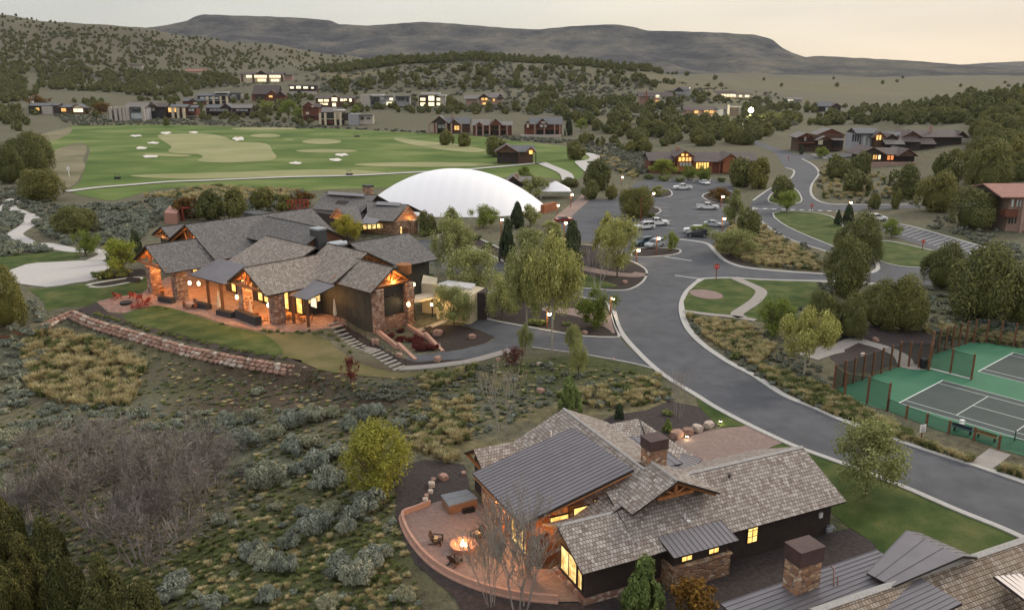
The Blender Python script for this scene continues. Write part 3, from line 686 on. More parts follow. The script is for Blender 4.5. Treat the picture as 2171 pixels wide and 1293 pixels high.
# small park between the road and the branch
sheet('lawn', [topix([(1480, 600), (1495, 592), (1552, 590), (1608, 594), (1676, 596), (1740, 598), (1735, 640), (1690, 660), (1640, 682), (1600, 681), (1530, 668), (1452, 658), (1449, 640), (1460, 618)])], MATS['lawn'], .05, 4)
sheet('path', [ribbon([(1555, 589), (1580, 600), (1606, 612), (1614, 622), (1600, 640), (1570, 660), (1562, 668), (1574, 674)], 1.9, 4)], MATS['concrete'], .1)
sheet('path', [ribbon([(1448, 660), (1500, 667), (1560, 673), (1602, 680)], 1.3)], MATS['concrete'], .1)
sheet('pavement', [topix(oval(1497, 625, 36, 9.5, 24, .12))], MATS['pavers'], .1)
kerb([(2300, 1063), (2171, 1022), (2076, 989), (1981, 959), (1885, 927), (1790, 892), (1727, 864), (1663, 838), (1600, 797), (1550, 771), (1500, 738), (1470, 711), (1454, 688), (1446, 662), (1447, 640), (1458, 618), (1480, 598), (1493, 592), (1552, 590.5), (1608, 593.5), (1676, 596), (1744, 597), (1850, 602), (1952, 606)], .95, .14)
kerb([(2300, 1198), (2171, 1141), (2118, 1117), (2026, 1080), (1908, 1029), (1779, 980), (1698, 951), (1662, 936), (1588, 901), (1518, 864), (1470, 834), (1417, 802), (1381, 774), (1353, 747), (1325, 716), (1310, 691), (1301, 660)], .8, .14)
kerb([(1404, 787), (1353, 773), (1298, 762), (1236, 751), (1175, 743), (1120, 735)], .4)
sheet('pavement', [ribbon([(1183, 474), (1200, 455), (1220, 438), (1243, 418), (1250, 408)], 4.0)], MATS['pavers'], .07)
# painted lines
def stripe(a, b_, w=.12): return ribbon([a, b_], w, 0)
L = [stripe((1409, 544.5), (1466, 553), .3), stripe((1431, 584), (1482, 591), .3), stripe((1594, 442.5), (1640, 444), .3)]
for k in range(11):
    t = k / 10; L.append(stripe((1598 + t * 195, 442 + t * 6.5), (1598 + t * 195 + 9, 442.3 + t * 6.5), .9))
for k in range(15):
    t = k / 14; L.append(stripe((1925 + t * 165, 481 + t * 46), (1892 + t * 150, 492 + t * 50), .12))
for k in range(7):
    L.append(stripe((1385 + k * 2.5, 430 + k * 8.4), (1414 + k * 3, 432 + k * 8.8), .12)); L.append(stripe((1470 + k * 4, 440 + k * 8), (1500 + k * 4, 441 + k * 8), .12))
for k in range(7): L.append(stripe((1405 + k * 17, 381 - .2 * k), (1402 + k * 17, 385), .12))
for pts in L: sheet('road_marking', [pts], MATS['paint'], .03, bare=False)
# worn crack lines and patches in the wearing course
# foreground lots
sheet('mulch_bed', [topix([(846, 1000), (860, 985), (900, 975), (985, 985), (1000, 1050), (1000, 1120), (1200, 1200), (1400, 1330), (1000, 1330), (960, 1262), (880, 1195), (838, 1110), (840, 1040)], 0)], MATS['dark_soil'], .05, 1.5)
sheet('mulch_bed', [topix([(1250, 905), (1300, 880), (1370, 870), (1420, 850), (1480, 862), (1500, 880), (1528, 902), (1430, 935), (1470, 985), (1300, 990)], 0)], MATS['dark_soil'], .04)
sheet('mulch_bed', [topix([(1520, 1190), (1760, 1130), (1800, 1120), (1850, 1150), (1880, 1200), (1850, 1290), (1500, 1400), (1380, 1330), (1400, 1260)], 0)], MATS['dark_soil'], .04)
sheet('lawn', [topix([(1476, 842), (1515, 866), (1588, 903), (1528, 905), (1500, 882), (1482, 862)], 0)], MATS['lawn'], .05)
sheet('driveway', [topix([(1430, 935), (1500, 914), (1590, 902), (1664, 938), (1640, 946), (1600, 965), (1560, 1000), (1470, 1000), (1450, 975)], 0)], MATS['pavers'], .06)
sheet('lawn', [topix([(1600, 958), (1640, 943), (1668, 938), (1698, 953), (1779, 982), (1908, 1031), (2026, 1082), (2118, 1119), (2171, 1143), (2300, 1200), (2300, 1290), (2030, 1290), (1900, 1210), (1850, 1150), (1790, 1110), (1720, 1050)], 0)], MATS['lawn'], .03, 2)
HOUSEBOX = []
# ------------------------------------------------------------------ houses
SH1 = shingles('cedar_shingle', (.19, .145, .12), (.31, .27, .24), (.5, .46, .425), .25, .3)
SH2 = shingles('grey_shingle', (.115, .107, .104), (.175, .168, .162), (.25, .24, .23), .3, .34)
SH3 = shingles('brown_shingle', (.19, .155, .13), (.3, .26, .225), (.44, .395, .35), .3, .34)
SH4 = shingles('worn_brown_shingle', (.16, .12, .09), (.27, .215, .165), (.4, .35, .3), .25, .3)
SEAM = mat('metal_roof', (.165, .155, .168), .42, .1, .8, metal=.35, spec=.5)
SEAMD = mat('dark_metal', (.07, .055, .052), .5, .15, 1)
FAS = mat('dark_fascia', (.035, .027, .024), .7, .2, 2)
TIM = mat('timber', (.3, .125, .045), .65, .25, 2.5, bump=.01)
TIMD = mat('dark_timber', (.14, .065, .032), .7, .25, 2.5)
SID = boards('dark_siding', (.042, .028, .022), .2)
SIDV = boards('dark_board_siding', (.04, .038, .03), .35, axis=0)
REDS = boards('red_siding', (.17, .05, .028), .25)
ORS = boards('orange_siding', (.3, .11, .035), .25)
STN = stone('red_stone', [(.18, .085, .06), (.3, .16, .11), (.4, .26, .19), (.52, .4, .32)], 2.0)
STO = stone('brown_stone', [(.2, .1, .06), (.34, .18, .1), (.44, .27, .16), (.54, .42, .3)], 2.2)
GLW = glow('lit_window', (1, .66, .2), 1.5, (.75, .36, .07), 1.4)
GLY = glow('lit_room', (1, .74, .3), 1.15, (.5, .28, .07), 1.7)
GLP = glow('pale_window', (1, .88, .6), 1.25, (.75, .66, .45), .35)
DKG = mat('dark_glass', (.02, .024, .028), .12, .2, 1, spec=.6)
FRM = mat('window_frame', (.045, .03, .025), .5, .1, 3)
WHT = mat('white_paint', (.7, .7, .7), .6, .05, 2)

def frame(deg):
    r = radians(deg); a = Vector((cos(r), sin(r), 0)); b = Vector((-sin(r), cos(r), 0))
    return lambda x, y, z=0.0: a * x + b * y + Vector((0, 0, z))
def roof_mesh(name, quads, m, th=.16, side=None, parent=None):
    b = MB()
    for q in quads: b.slab(q, th, 0, 1)
    return b.build(name, [m, side or FAS], parent)
def seams(b, q, step=.45, w=.03, h=.032, mi=0):
    """standing ribs up the slope of quad q (eave q0->q1, top q3<-q2)"""
    q = [Vector(p) for p in q]; n = (q[1] - q[0]).cross(q[3] - q[0]).normalized()
    if n.z < 0: n = -n
    L = (q[1] - q[0]).length; k = max(2, int(L / step)); u = (q[1] - q[0]).normalized() * w / 2
    for i in range(k + 1):
        t = i / k; t = min(.996, max(.004, t)); p = q[0].lerp(q[1], t); r = q[3].lerp(q[2], t)
        vs = [p - u, p + u, r + u, r - u]; vs += [v + n * h for v in vs]; vs = [v + n * .003 for v in vs]
        b.add(vs, [(4, 5, 6, 7), (0, 1, 5, 4), (1, 2, 6, 5), (2, 3, 7, 6), (3, 0, 4, 7)], mi)
def metal_roof(name, quads, m, parent, th=.14, step=.45):
    b = MB()
    for q in quads: b.slab(q, th, 0, 1); seams(b, q, step)
    return b.build(name, [m, FAS], parent)
CAP = mat('ridge_cap', (.36, .345, .33), .85, .2, 5)
def ridge_cap(b, p, q, w=.16, mi=2):
    p = Vector(p); q = Vector(q); d = (q - p).normalized(); s = Vector((-d.y, d.x, 0)).normalized() * w; dn = Vector((0, 0, -w * .5)); up = Vector((0, 0, .05))
    b.add([p - s + dn + up, p + up * 1.4, p + s + dn + up, q - s + dn + up, q + up * 1.4, q + s + dn + up], [(0, 1, 4, 3), (1, 2, 5, 4)], mi)
def win(parent, c, w, h, rz, m, bars=(1, 1), d=.12, name='window', proud=.05):
    """a window standing in a wall: c centre of its outer face, rz direction its width runs"""
    f = MB(); u = Vector((cos(rz), sin(rz), 0)); c = Vector(c); t = .07
    for s_ in (-1, 1):
        f.box(c + u * s_ * (w / 2), (t, d, h + t), rz); f.box(c + Vector((0, 0, s_ * h / 2)), (w - t, d, t), rz)
    for i in range(1, bars[0]): f.box(c + u * (w * i / bars[0] - w / 2), (t * .7, d * .8, h - t), rz)
    for i in range(1, bars[1]): f.box(c + Vector((0, 0, h * i / bars[1] - h / 2)), (w - t, d * .7, t * .6), rz)
    o = f.build(name, FRM, parent); g = MB().box(c, (w - t, .03, h - t), rz); g.build('pane', m, o); return o
def wall_poly(b, poly, n, th=.2, mi=0):
    """flat wall panel: outline poly (3d points), thickened along -n"""
    poly = [Vector(p) for p in poly]; n = Vector(n).normalized() * th; k = len(poly); back = [p - n for p in poly]
    b.add(poly + back, [tuple(range(k)), tuple(range(2 * k - 1, k - 1, -1))] + [(i, k + i, k + (i + 1) % k, (i + 1) % k) for i in range(k)], mi)
def chimney(parent, c, w, d, z0, z1, rz, m, capm, caph, name='chimney', over=.06):
    b = MB().box((c[0], c[1], (z0 + z1 - caph) / 2), (w, d, z1 - caph - z0), rz); o = b.build(name, m, parent)
    k = MB().box((c[0], c[1], z1 - caph / 2), (w + over * 2, d + over * 2, caph), rz).box((c[0], c[1], z1 + .03), (w + over * 2 + .08, d + over * 2 + .08, .06), rz)
    k.build('chimney_cap', capm, o); return o

def near_house():
    L = frame(24.5); RZ = radians(24.5)
    t = thing('house', 'large brown house with shingle roofs and a big sloping metal roof beside the brick patio', 'house', L(31, 46, 0))
    b = MB()                                                                  # main mass, running back
    rid = 32.0; zr = 6.45; k = .47
    def w_(a): return zr - k * abs(a - rid)
    quads = [[L(25.6, 59.3, w_(25.6)), L(25.6, 45.4, w_(25.6)), L(rid, 46.3, zr), L(rid, 59.3, zr)], [L(36.5, 48, w_(36.5)), L(36.5, 59.3, w_(36.5)), L(rid, 59.3, zr), L(rid, 48, zr)]]
    for q in quads: b.slab(q, .18, 0, 1)
    b.slab([L(26.2, 44.75, w_(26.2) - .02), L(26.2, 46.6, w_(26.2) - .02), L(29.4, 46.6, w_(29.4) - .02), L(29.4, 44.75, w_(29.4) - .02)], .14, 0, 1)
    ridge_cap(b, L(rid, 59.3, zr), L(rid, 46.5, zr)); b.build('main_roof', [SH1, FAS, CAP], t)
    b = MB(); hr, hz, hw = 32.75, 6.8, 3.8                                      # cross gable over the chimney side
    for s in (-1, 1): b.slab([L(hr + s * hw, 43.4, hz - hw * .47), L(hr + s * hw, 46.75, hz - hw * .47), L(hr, 46.75, hz), L(hr, 43.4, hz)], .16, 0, 1)
    ridge_cap(b, L(hr, 43.4, hz), L(hr, 46.75, hz), .13); b.build('gable_roof', [SH1, FAS, CAP], t)
    g = MB(); zb = lambda a, off: hz - .47 * abs(a - hr) - off                  # timber truss in that gable
    for s in (-1, 1):
        g.tube([L(hr, 43.65, hz - .3), L(hr + s * (hw - .25), 43.65, zb(hr + s * (hw - .25), .3))], .13, 4)
    g.box(L(hr, 43.7, hz - 1.25), (3.1, .2, .24), RZ); g.box(L(hr, 43.7, hz - .75), (.24, .2, .9), RZ)
    for s in (-1, 1): g.tube([L(hr, 43.7, hz - 1.2), L(hr + s * .95, 43.7, hz - .75)], .08, 4)
    g.build('truss', TIM, t)
    g = MB(); wall_poly(g, [L(hr - 3.1, 44.6, 4.9), L(hr + 3.1, 44.6, 4.9), L(hr, 44.6, 6.4)], L(0, -1), .15); g.build('gable_wall', TIMD, t)
    b = MB()                                                                   # right wing
    b.slab([L(28.6, 41.25, 3.0), L(47.0, 41.25, 3.0), L(47.0, 46.3, 5.45), L(28.6, 46.3, 5.45)][:4], .16, 0, 1)
    b.slab([L(34.5, 51.4, 3.0), L(47.0, 51.4, 3.0), L(47.0, 46.3, 5.45), L(34.5, 46.3, 5.45)], .16, 0, 1)
    ridge_cap(b, L(34.0, 46.3, 5.45), L(47.02, 46.3, 5.45), .2); b.build('right_wing_roof', [SH1, FAS, CAP], t)
    b = MB()                                                                   # left wing
    b.slab([L(23.85, 41.2, 3.0), L(29.6, 41.2, 3.0), L(29.6, 44.9, 4.62), L(23.85, 44.9, 4.62)], .16, 0, 1)
    b.slab([L(23.85, 47.2, 3.55), L(28.0, 47.2, 3.55), L(28.0, 44.9, 4.62), L(23.85, 44.9, 4.62)], .16, 0, 1)
    ridge_cap(b, L(23.85, 44.9, 4.62), L(29.6, 44.9, 4.62), .17); b.build('left_wing_roof', [SH1, FAS, CAP], t)
    MB().box(L(29.62, 44.85, 4.6), (.12, .3, .5), RZ).build('roof_flashing', SEAMD, t)
    # large metal shed roof over the patio room
    q = [L(21.6, 54.95, 4.42), L(21.9, 46.35, 4.42), L(31.0, 46.5, 6.62), L(30.6, 55.0, 6.62)]
    metal_roof('patio_roof', [q], SEAM, t, .2, .42)
    f = MB(); f.tube([L(21.9, 46.5, 4.12), L(30.8, 46.6, 6.28)], .15, 4); f.tube([L(21.75, 54.8, 4.12), L(21.95, 46.5, 4.12)], .13, 4)
    for i in range(9): f.tube([L(22.0, 47 + i * .95, 4.2), L(24.6, 47 + i * .95, 4.82)], .07, 4)
    f.build('rafters', TIM, t)
    s = MB(); s.slab([L(21.7, 54.8, 4.2), L(21.95, 46.5, 4.2), L(30.8, 46.6, 6.34), L(30.5, 54.8, 6.34)], .04); s.build('soffit', TIM, t)
    # small left gable at the back
    b = MB()
    for s in (-1, 1): b.slab([L(23.2, 58.6 + s * 2.3, 3.25), L(29.5, 58.6 + s * 2.3, 3.25), L(29.5, 58.6, 4.55), L(23.2, 58.6, 4.55)], .16, 0, 1)
    b.build('rear_gable_roof', [SH1, FAS, CAP], t)
    g = MB(); 
    for s in (-1, 1): g.tube([L(23.4, 58.6, 4.3), L(23.4, 58.6 + s * 2.1, 3.1)], .11, 4)
    g.box(L(23.4, 58.6, 3.2), (.2, 3.6, .2), RZ); g.tube([L(23.4, 57.0, 2.4), L(23.4, 57.9, 3.2)], .09, 4); g.build('rear_gable_truss', TIM, t)
    # walls
    b = MB(); 
    b.prism([L(23.9, 56.8)[:2], L(29, 56.8)[:2], L(29, 60.2)[:2], L(23.9, 60.2)[:2]], -.3, 3.1)
    b.prism([L(35.2, 42.0)[:2], L(46.3, 42.0)[:2], L(46.3, 50.6)[:2], L(35.2, 50.6)[:2]], -.4, lambda x, y: 3.0)
    wall_poly(b, [L(46.3, 42.0, 2.9), L(46.3, 50.6, 2.9), L(46.3, 46.3, 5.2)], L(1, 0), .2)
    b.prism([L(24.6, 42.1)[:2], L(35.2, 42.1)[:2], L(35.2, 46.2)[:2], L(24.6, 46.2)[:2]], .42, 3.05)
    wall_poly(b, [L(24.6, 42.1, 3.0), L(24.6, 46.9, 3.0), L(24.6, 44.9, 4.4)][::-1], L(-1, 0), .2)
    b.build('walls', SID, t)
    b = MB(); b.prism([L(24.35, 41.85)[:2], L(30.4, 41.85)[:2], L(30.4, 44)[:2], L(24.35, 46.3)[:2]], -1.6, .44); b.build('stone_base', STN, t)
    # small metal roof over the stone bay
    metal_roof('bay_roof', [[L(30.45, 40.35, 2.95), L(35.95, 40.35, 2.95), L(35.85, 43.15, 3.75), L(30.4, 43.15, 3.75)]], SEAM, t, .12, .42)
    b = MB(); b.prism([L(30.9, 41.0)[:2], L(35.5, 41.0)[:2], L(35.5, 42.3)[:2], L(30.9, 42.3)[:2]], 1.75, 2.9); b.build('bay_wall', SID, t)
    b = MB(); b.prism([L(30.7, 40.75)[:2], L(35.65, 40.75)[:2], L(35.65, 42.3)[:2], L(30.7, 42.3)[:2]], -1.2, 1.72); b.prism([L(30.6, 40.65)[:2], L(35.75, 40.65)[:2], L(35.75, 42.2)[:2], L(30.6, 42.2)[:2]], 1.72, 1.82); b.build('stone_bay', STO, t)
    for a in (32.0, 34.3): win(t, L(a, 40.98, 2.2), .9, .42, RZ, GLW, (2, 1), .1)
    win(t, L(35.53, 41.5, 2.2), .5, .42, RZ + pi / 2, GLW, (1, 1), .1)
    win(t, L(38.6, 41.97, 1.95), .95, 1.5, RZ, GLW, (2, 3))
    # left wing corner glass and lit glazing under the metal roof
    win(t, L(24.57, 44.35, 1.72), 2.3, 1.9, RZ + pi / 2, GLY, (2, 1), .14); win(t, L(24.57, 42.72, 1.62), .6, 1.7, RZ + pi / 2, GLY, (1, 1), .14)
    b = MB(); b.prism([L(23.3, 47.4)[:2], L(29.8, 47.4)[:2], L(29.8, 56.5)[:2], L(23.3, 56.5)[:2]], -.2, 2.55); b.prism([L(26.0, 47.3)[:2], L(31, 47.3)[:2], L(31, 56.5)[:2], L(26.0, 56.5)[:2]], 2.5, 4.3); b.build('patio_walls', TIMD, t)
    b = MB(); b.prism([L(23.1, 51.6)[:2], L(23.35, 51.6)[:2], L(23.35, 56.7)[:2], L(23.1, 56.7)[:2]], -.2, 2.1); b.build('stone_base', STO, t)
    for i in range(2): win(t, L(23.1, 54.6 - i * 1.7, 3.05), 1.45, .95, RZ + pi / 2, GLW, (2, 1), .14)
    for i in range(3): win(t, L(23.27, 50.6 - i * 1.15, 1.55), 1.0, 2.3, RZ + pi / 2, GLW, (1, 1), .14)
    win(t, L(25.1, 46.9, 3.75), 1.5, .62, RZ, GLW, (1, 1), .14); win(t, L(26.9, 46.9, 4.0), 1.3, .72, RZ, GLW, (1, 1), .14); win(t, L(28.4, 46.9, 4.3), 1.0, .75, RZ, GLW, (1, 1), .14)
    c = MB(); 
    for bb in (46.8, 51.2): c.box(L(22.6, bb, 2.1), (.32, .32, 4.2), RZ)
    c.build('porch_posts', TIM, t)
    # back wing by the driveway
    b = MB()
    b.slab([L(37.0, 54.5, 3.9), L(40.0, 53.6, 3.4), L(38.6, 57.6, 4.95), L(34.4, 57.6, 4.95)], .16, 0, 1); b.slab([L(40.2, 60.6, 3.4), L(34.4, 60.6, 3.4), L(34.4, 57.6, 4.95), L(38.6, 57.6, 4.95)], .16, 0, 1)
    b.slab([L(38.4, 49.6, 3.5), L(41.0, 52.5, 3.2), L(38.7, 57.4, 4.9), L(37.6, 54.3, 4.2)], .16, 0, 1); b.build('garage_roof', [SH1, FAS, CAP], t)
    metal_roof('low_metal_roof', [[L(33.5, 50.2, 4.1), L(38.2, 50.2, 4.0), L(38.0, 56.8, 4.35), L(33.5, 56.8, 4.45)]], SEAM, t, .1, .6)
    metal_roof('low_metal_roof', [[L(36.0, 47.5, 4.0), L(41.2, 51.5, 3.2), L(38.4, 53.0, 3.95), L(35.6, 52, 4.3)]], SEAM, t, .1, .6)
    b = MB(); b.prism([L(32, 49)[:2], L(39.5, 49)[:2], L(39.5, 60)[:2], L(32, 60)[:2]], -.3, 3.2); b.build('garage_walls', SID, t)
    chimney(t, L(33.35, 47.4), 1.5, 1.25, 3.5, 8.35, RZ, STO, mat('chimney_metal', (.075, .045, .042), .55, .2, 1.5), .78)
    v = MB(); v.tube([L(29.3, 56.4, 5.0), L(29.3, 56.4, 5.95)], .06, 8); v.build('vent_pipe', WHT, t)
    v = MB(); v.tube([L(33.2, 43.0, 3.8), L(33.2, 43.0, 4.35)], .05, 6).box(L(33.3, 42.7, 3.85), (.3, .2, .08), RZ); v.build('vent_pipe', WHT, t)
    v = MB(); v.tube([L(38.8, 45.2, 4.85), L(38.8, 45.2, 5.15)], .09, 6).box(L(38.8, 45.2, 5.2), (.3, .3, .06), RZ); v.build('roof_vent', SEAMD, t)
    m = MB(); m.box(L(45.2, 41.93, 1.9), (.32, .12, .42), RZ); m.build('meter_box', WHT, t)
    v = MB(); 
    for k in range(3): v.tube([L(45.9 + k * .22, 41.8, .2), L(45.9 + k * .22, 41.8, .9), L(46.0 + k * .22, 41.5, 1.05 - .2 * k)], .04, 6)
    v.box(L(46.1, 41.75, .55), (.55, .22, .3), RZ); v.build('gas_meter', mat('meter_grey', (.3, .32, .34), .5, .1, 3), t)
    for a, bb, z in ((23.4, 50.0, 3.7), (23.6, 54.0, 3.7), (25.5, 46.4, 3.9), (23.2, 47.5, 3.6)): lamp(L(a - .5, bb - .2, z - .35), 330, (1, .5, .2), parent=t)
    lamp(L(24.0, 43.6, 2.6), 10, parent=t)
near_house()

def corner_house():
    D = 24.5; L = frame(D); RZ = radians(D)
    t = thing('house', 'house cut by the lower right corner with a tall stone chimney on its metal roof', 'house', (32, 36, 0))
    # chimney near corner (1703,1205)top ; metal shed roof; shingle roof rising to the right edge
    metal_roof('metal_roof', [[L(29.6, 34.4, 3.5), L(29.6, 27, 3.5), L(41, 27, 4.95), L(41, 33.2, 4.95)]], SEAM, t, .14, .4)
    b = MB(); b.slab([L(31.5, 24, 2.1), L(60, 24, 2.1), L(60, 30.05, 5.0), L(32.5, 30.05, 5.0)], .2, 0, 1);
    ridge_cap(b, L(32.5, 30.05, 5.02), L(60, 30.05, 5.02), .26); b.build('shingle_roof', [SH4, FAS, CAP], t)
    metal_roof('clerestory_roof', [[L(38.3, 31.5, 5.0), L(38.6, 29.8, 5.0), L(44.2, 29.5, 5.75), L(43.4, 33.1, 5.8)], [L(44.9, 33.2, 5.2), L(45.7, 29.6, 5.2), L(44.2, 29.5, 5.75), L(43.4, 33.1, 5.8)]], SEAM, t, .14, .5)
    b = MB(); b.prism([L(39.4, 31.6)[:2], L(39.8, 30.1)[:2], L(44.6, 30.3)[:2], L(44.2, 33.3)[:2]], 3.0, 5.0); b.build('clerestory_wall', SID, t)
    metal_roof('dormer_roof', [[L(44.9, 24, 4.4), L(47.5, 24, 3.6), L(47.5, 27.9, 4.6), L(44.9, 27.9, 5.1)]], SEAM, t, .12, .5)
    chimney(t, L(34.6, 33.05), 1.75, 1.25, 0.0, 7.0, RZ, STO, MATS['chimney_metal'], 1.0)
    v = MB(); v.tube([P(1768, 1240, 4.4), P(1768, 1205, 4.9), P(1762, 1200, 4.95)], .05, 8); v.tube([P(1776, 1240, 4.4), P(1776, 1222, 4.8)], .04, 8); v.build('vent_pipe', mat('copper_pipe', (.2, .12, .1), .4, .2, 3, metal=.6), t)
    b = MB(); b.prism([L(30.3, 33.8)[:2], L(30.3, 25)[:2], L(58, 25)[:2], L(58, 29.8)[:2], L(40.6, 29.8)[:2], L(40.6, 33)[:2]], -.5, 2.3); b.build('walls', SID, t)
corner_house()
KC = .965
def clubhouse():
    F_ = frame(-43); RS = radians(-43); RT = radians(47)
    L = lambda s, t, z=0.0: F_(s * KC, t * KC, z * KC + 1.2)      # roof level points
    Q = lambda s, t, z=0.0: F_(s, t, z)                            # points on the ground
    t_ = thing('clubhouse', 'sprawling stone and timber clubhouse with many grey shingle gables and glowing porches', 'building', Q(-108, 68))
    SH = SH3
    def gable(name, ax, r, a0, a1, zr, wl, wr, k, m=SH2, th=.22, truss=None, par=t_):
        """ax 's': ridge along t at s=r; ax 't': ridge along s at t=r"""
        b = MB(); A = (lambda o, q, z: L(r + o, q, z)) if ax == 's' else (lambda o, q, z: L(q, r - o, z))
        for sg, w in ((1, wr), (-1, wl)):
            if w: b.slab([A(sg * w, a0, zr - k * w), A(sg * w, a1, zr - k * w), A(0, a1, zr), A(0, a0, zr)], th, 0, 1)
        ridge_cap(b, A(0, a0, zr), A(0, a1, zr), .16); o = b.build(name, [m, FAS, m], par)
        if truss is not None:
            e, inset = truss; q = a0 + inset * (1 if a1 > a0 else -1); g = MB(); dn = .5
            for sg, w in ((1, wr), (-1, wl)): g.tube([A(0, q, zr - .45), A(sg * (w - .4), q, zr - k * (w - .4) - .45)], .2, 4)
            lo, hi = A(-wl + .9, q, zr - k * min(wl, wr) - .1), A(wr - .9, q, zr - k * min(wl, wr) - .1); g.tube([lo, hi], .27, 4)
            mid = A((wr - wl) / 2, q, zr - k * min(wl, wr)); g.tube([mid, A(0, q, zr - .4)], .16, 4)
            for sg in (-1, 1): g.tube([A(0, q, zr - k * min(wl, wr) + .1), A(sg * 1.6, q, zr - k * 1.6 - .6)], .12, 4)
            g.build('truss', TIM, par)
        return o
    gable('porch_roof', 's', -135.6, 56.6, 67, 7.6, 5.6, 6.6, .56, truss=(0, .5))
    gable('main_roof', 's', -139.2, 65.4, 91.3, 9.6, 9.6, 9.9, .5, truss=(0, .5))
    gable('side_gable_roof', 's', -156.4, 68.6, 75, 6.7, 4.4, 4.6, .46, truss=(0, .4))
    gable('porch_roof', 's', -111.1, 60.4, 73.5, 7.05, 5.3, 5.9, .56, SH3, truss=(0, .5))
    gable('upper_roof', 't', 74.3, -127.5, -112.5, 7.9, 3, 7.9, .42, SH3)
    gable('cross_roof', 't', 79.6, -136, -117, 9.7, 5.5, 5.8, .5, SH2)
    gable('side_roof', 't', 76.6, -101.9, -112.5, 8.2, 6.6, 6.9, .55, SH3, truss=(0, .5))
    gable('garage_roof', 't', 75.1, -93.8, -103, 7.35, 3.6, 4.5, .68, SH3, truss=(0, .45))
    gable('rear_wing_roof', 's', -109.0, 78.3, 90.6, 8.5, 6, 7.6, .46, SH2)
    metal_roof('lean_roof', [[L(-127.9, 60.0, 3.35), L(-117.6, 60.6, 3.35), L(-116.8, 66.6, 4.9), L(-129.5, 66.2, 4.9)]], SEAM, t_, .14, .55)
    metal_roof('lean_roof', [[L(-105.2, 64.2, 3.1), L(-101.0, 64.6, 3.1), L(-101.0, 69.6, 4.35), L(-107.4, 69.4, 4.35)]], SEAM, t_, .14, .55)
    # soffits and gable boards catching the lamp light
    s = MB()
    for (r, a, zr, wl, wr, k) in ((-135.6, 59.2, 7.6, 5.2, 6.1, .56), (-111.1, 63.0, 7.05, 4.8, 5.4, .56)):
        for sg, w in ((1, wr), (-1, wl)): s.slab([L(r + sg * w, a - 2.2, zr - k * w - .26), L(r + sg * w, a + 7, zr - k * w - .26), L(r, a + 7, zr - .26), L(r, a - 2.2, zr - .26)], .03)
    s.build('soffit', TIM, t_)
    g = MB()
    wall_poly(g, [L(-139.2 - 8.8, 67.0, 5.0), L(-139.2 + 9, 67.0, 5.0), L(-139.2, 67.0, 9.2)], L(0, -1, 0) - L(0, 0, 0), .2)
    g.build('gable_wall', TIMD, t_); g = MB()
    wall_poly(g, [L(-160.2, 69.6, 4.6), L(-152.4, 69.6, 4.6), L(-156.4, 69.6, 6.4)], L(0, -1, 0) - L(0, 0, 0), .2)
    g.build('gable_wall', TIMD, t_); g = MB()
    wall_poly(g, [L(-117.6, 74.6, 7.0), L(-117.6, 84.6, 7.0), L(-117.6, 79.6, 9.4)][::-1], L(1, 0, 0) - L(0, 0, 0), .2)
    g.build('gable_wall', TIMD, t_)
    g = MB(); wall_poly(g, [L(-94.9, 71.2, 4.75), L(-94.9, 78.4, 4.75), L(-94.9, 75.1, 7.0)][::-1], L(1, 0, 0) - L(0, 0, 0), .2)
    g.build('gable_wall', TIM, t_); g = MB()
    wall_poly(g, [L(-103.1, 70.5, 4.9), L(-103.1, 82.6, 4.9), L(-103.1, 76.6, 7.9)][::-1], L(1, 0, 0) - L(0, 0, 0), .2); g.build('gable_wall', TIM, t_)
    # walls: glazed terrace side and timber body
    def zf(z): return z * KC + 1.2
    b = MB()
    b.prism([L(-147, 69.4)[:2], L(-130.2, 69.4)[:2], L(-130.2, 89.5)[:2], L(-147, 89.5)[:2]], -.3, zf(4.6))
    b.prism([L(-160, 70)[:2], L(-152.8, 70)[:2], L(-152.8, 76)[:2], L(-160, 76)[:2]], -.3, zf(4.4))
    b.prism([L(-130.6, 67.5)[:2], L(-106.5, 67.5)[:2], L(-106.5, 80)[:2], L(-130.6, 80)[:2]], -.3, zf(4.4))
    b.prism([L(-117.9, 74.5)[:2], L(-117.9, 84.5)[:2], L(-133, 84.5)[:2], L(-133, 74.5)[:2]], 3, zf(6.8))
    b.prism([L(-115, 79)[:2], L(-102.6, 79)[:2], L(-102.6, 89.6)[:2], L(-115, 89.6)[:2]], -.3, zf(4.9)); b.build('walls', SIDV, t_)
    b = MB(); b.prism([L(-106.5, 70.6)[:2], L(-95.1, 71.6)[:2], L(-95.1, 78.3)[:2], L(-104, 81.5)[:2], L(-106.5, 81.5)[:2]], -1.2, zf(4.6)); b.build('garage_walls', SIDV, t_)
    b = MB(); b.prism([L(-95.2, 72.6)[:2], L(-94.72, 72.6)[:2], L(-94.72, 77.3)[:2], L(-95.2, 77.3)[:2]], zf(-.1), zf(4.3))
    d = b.build('garage_door', mat('charcoal_door', (.03, .032, .033), .5, .15, 1), t_)
    for tt in (74.2, 75.8): win(t_, L(-94.68, tt, 2.9), .8, .42, RT, DKG, (1, 1), .08)
    # stone: pillars, wainscot
    def pillar(c, z0, z1, w=1.5, m=STN):
        b = MB(); b.v = []; b.box((c[0], c[1], (z0 + z1) / 2), (w, w, z1 - z0), RS); b.box((c[0], c[1], z1 + .06), (w + .16, w + .16, .12), RS); b.build('stone_pillar', m, t_)
    for s_, tt, w in ((-133.6, 56.0, 1.7), (-126.6, 57.0, 1.8), (-111.9, 60.2, 1.6), (-102.9, 60.1, 1.7)):
        c = Q(s_, tt + .6); pillar(c, -.3, zf(3.35), w)
    for tt in (72.2, 78.0): pillar(L(-94.3, tt), -1.5, zf(4.35), 1.25)
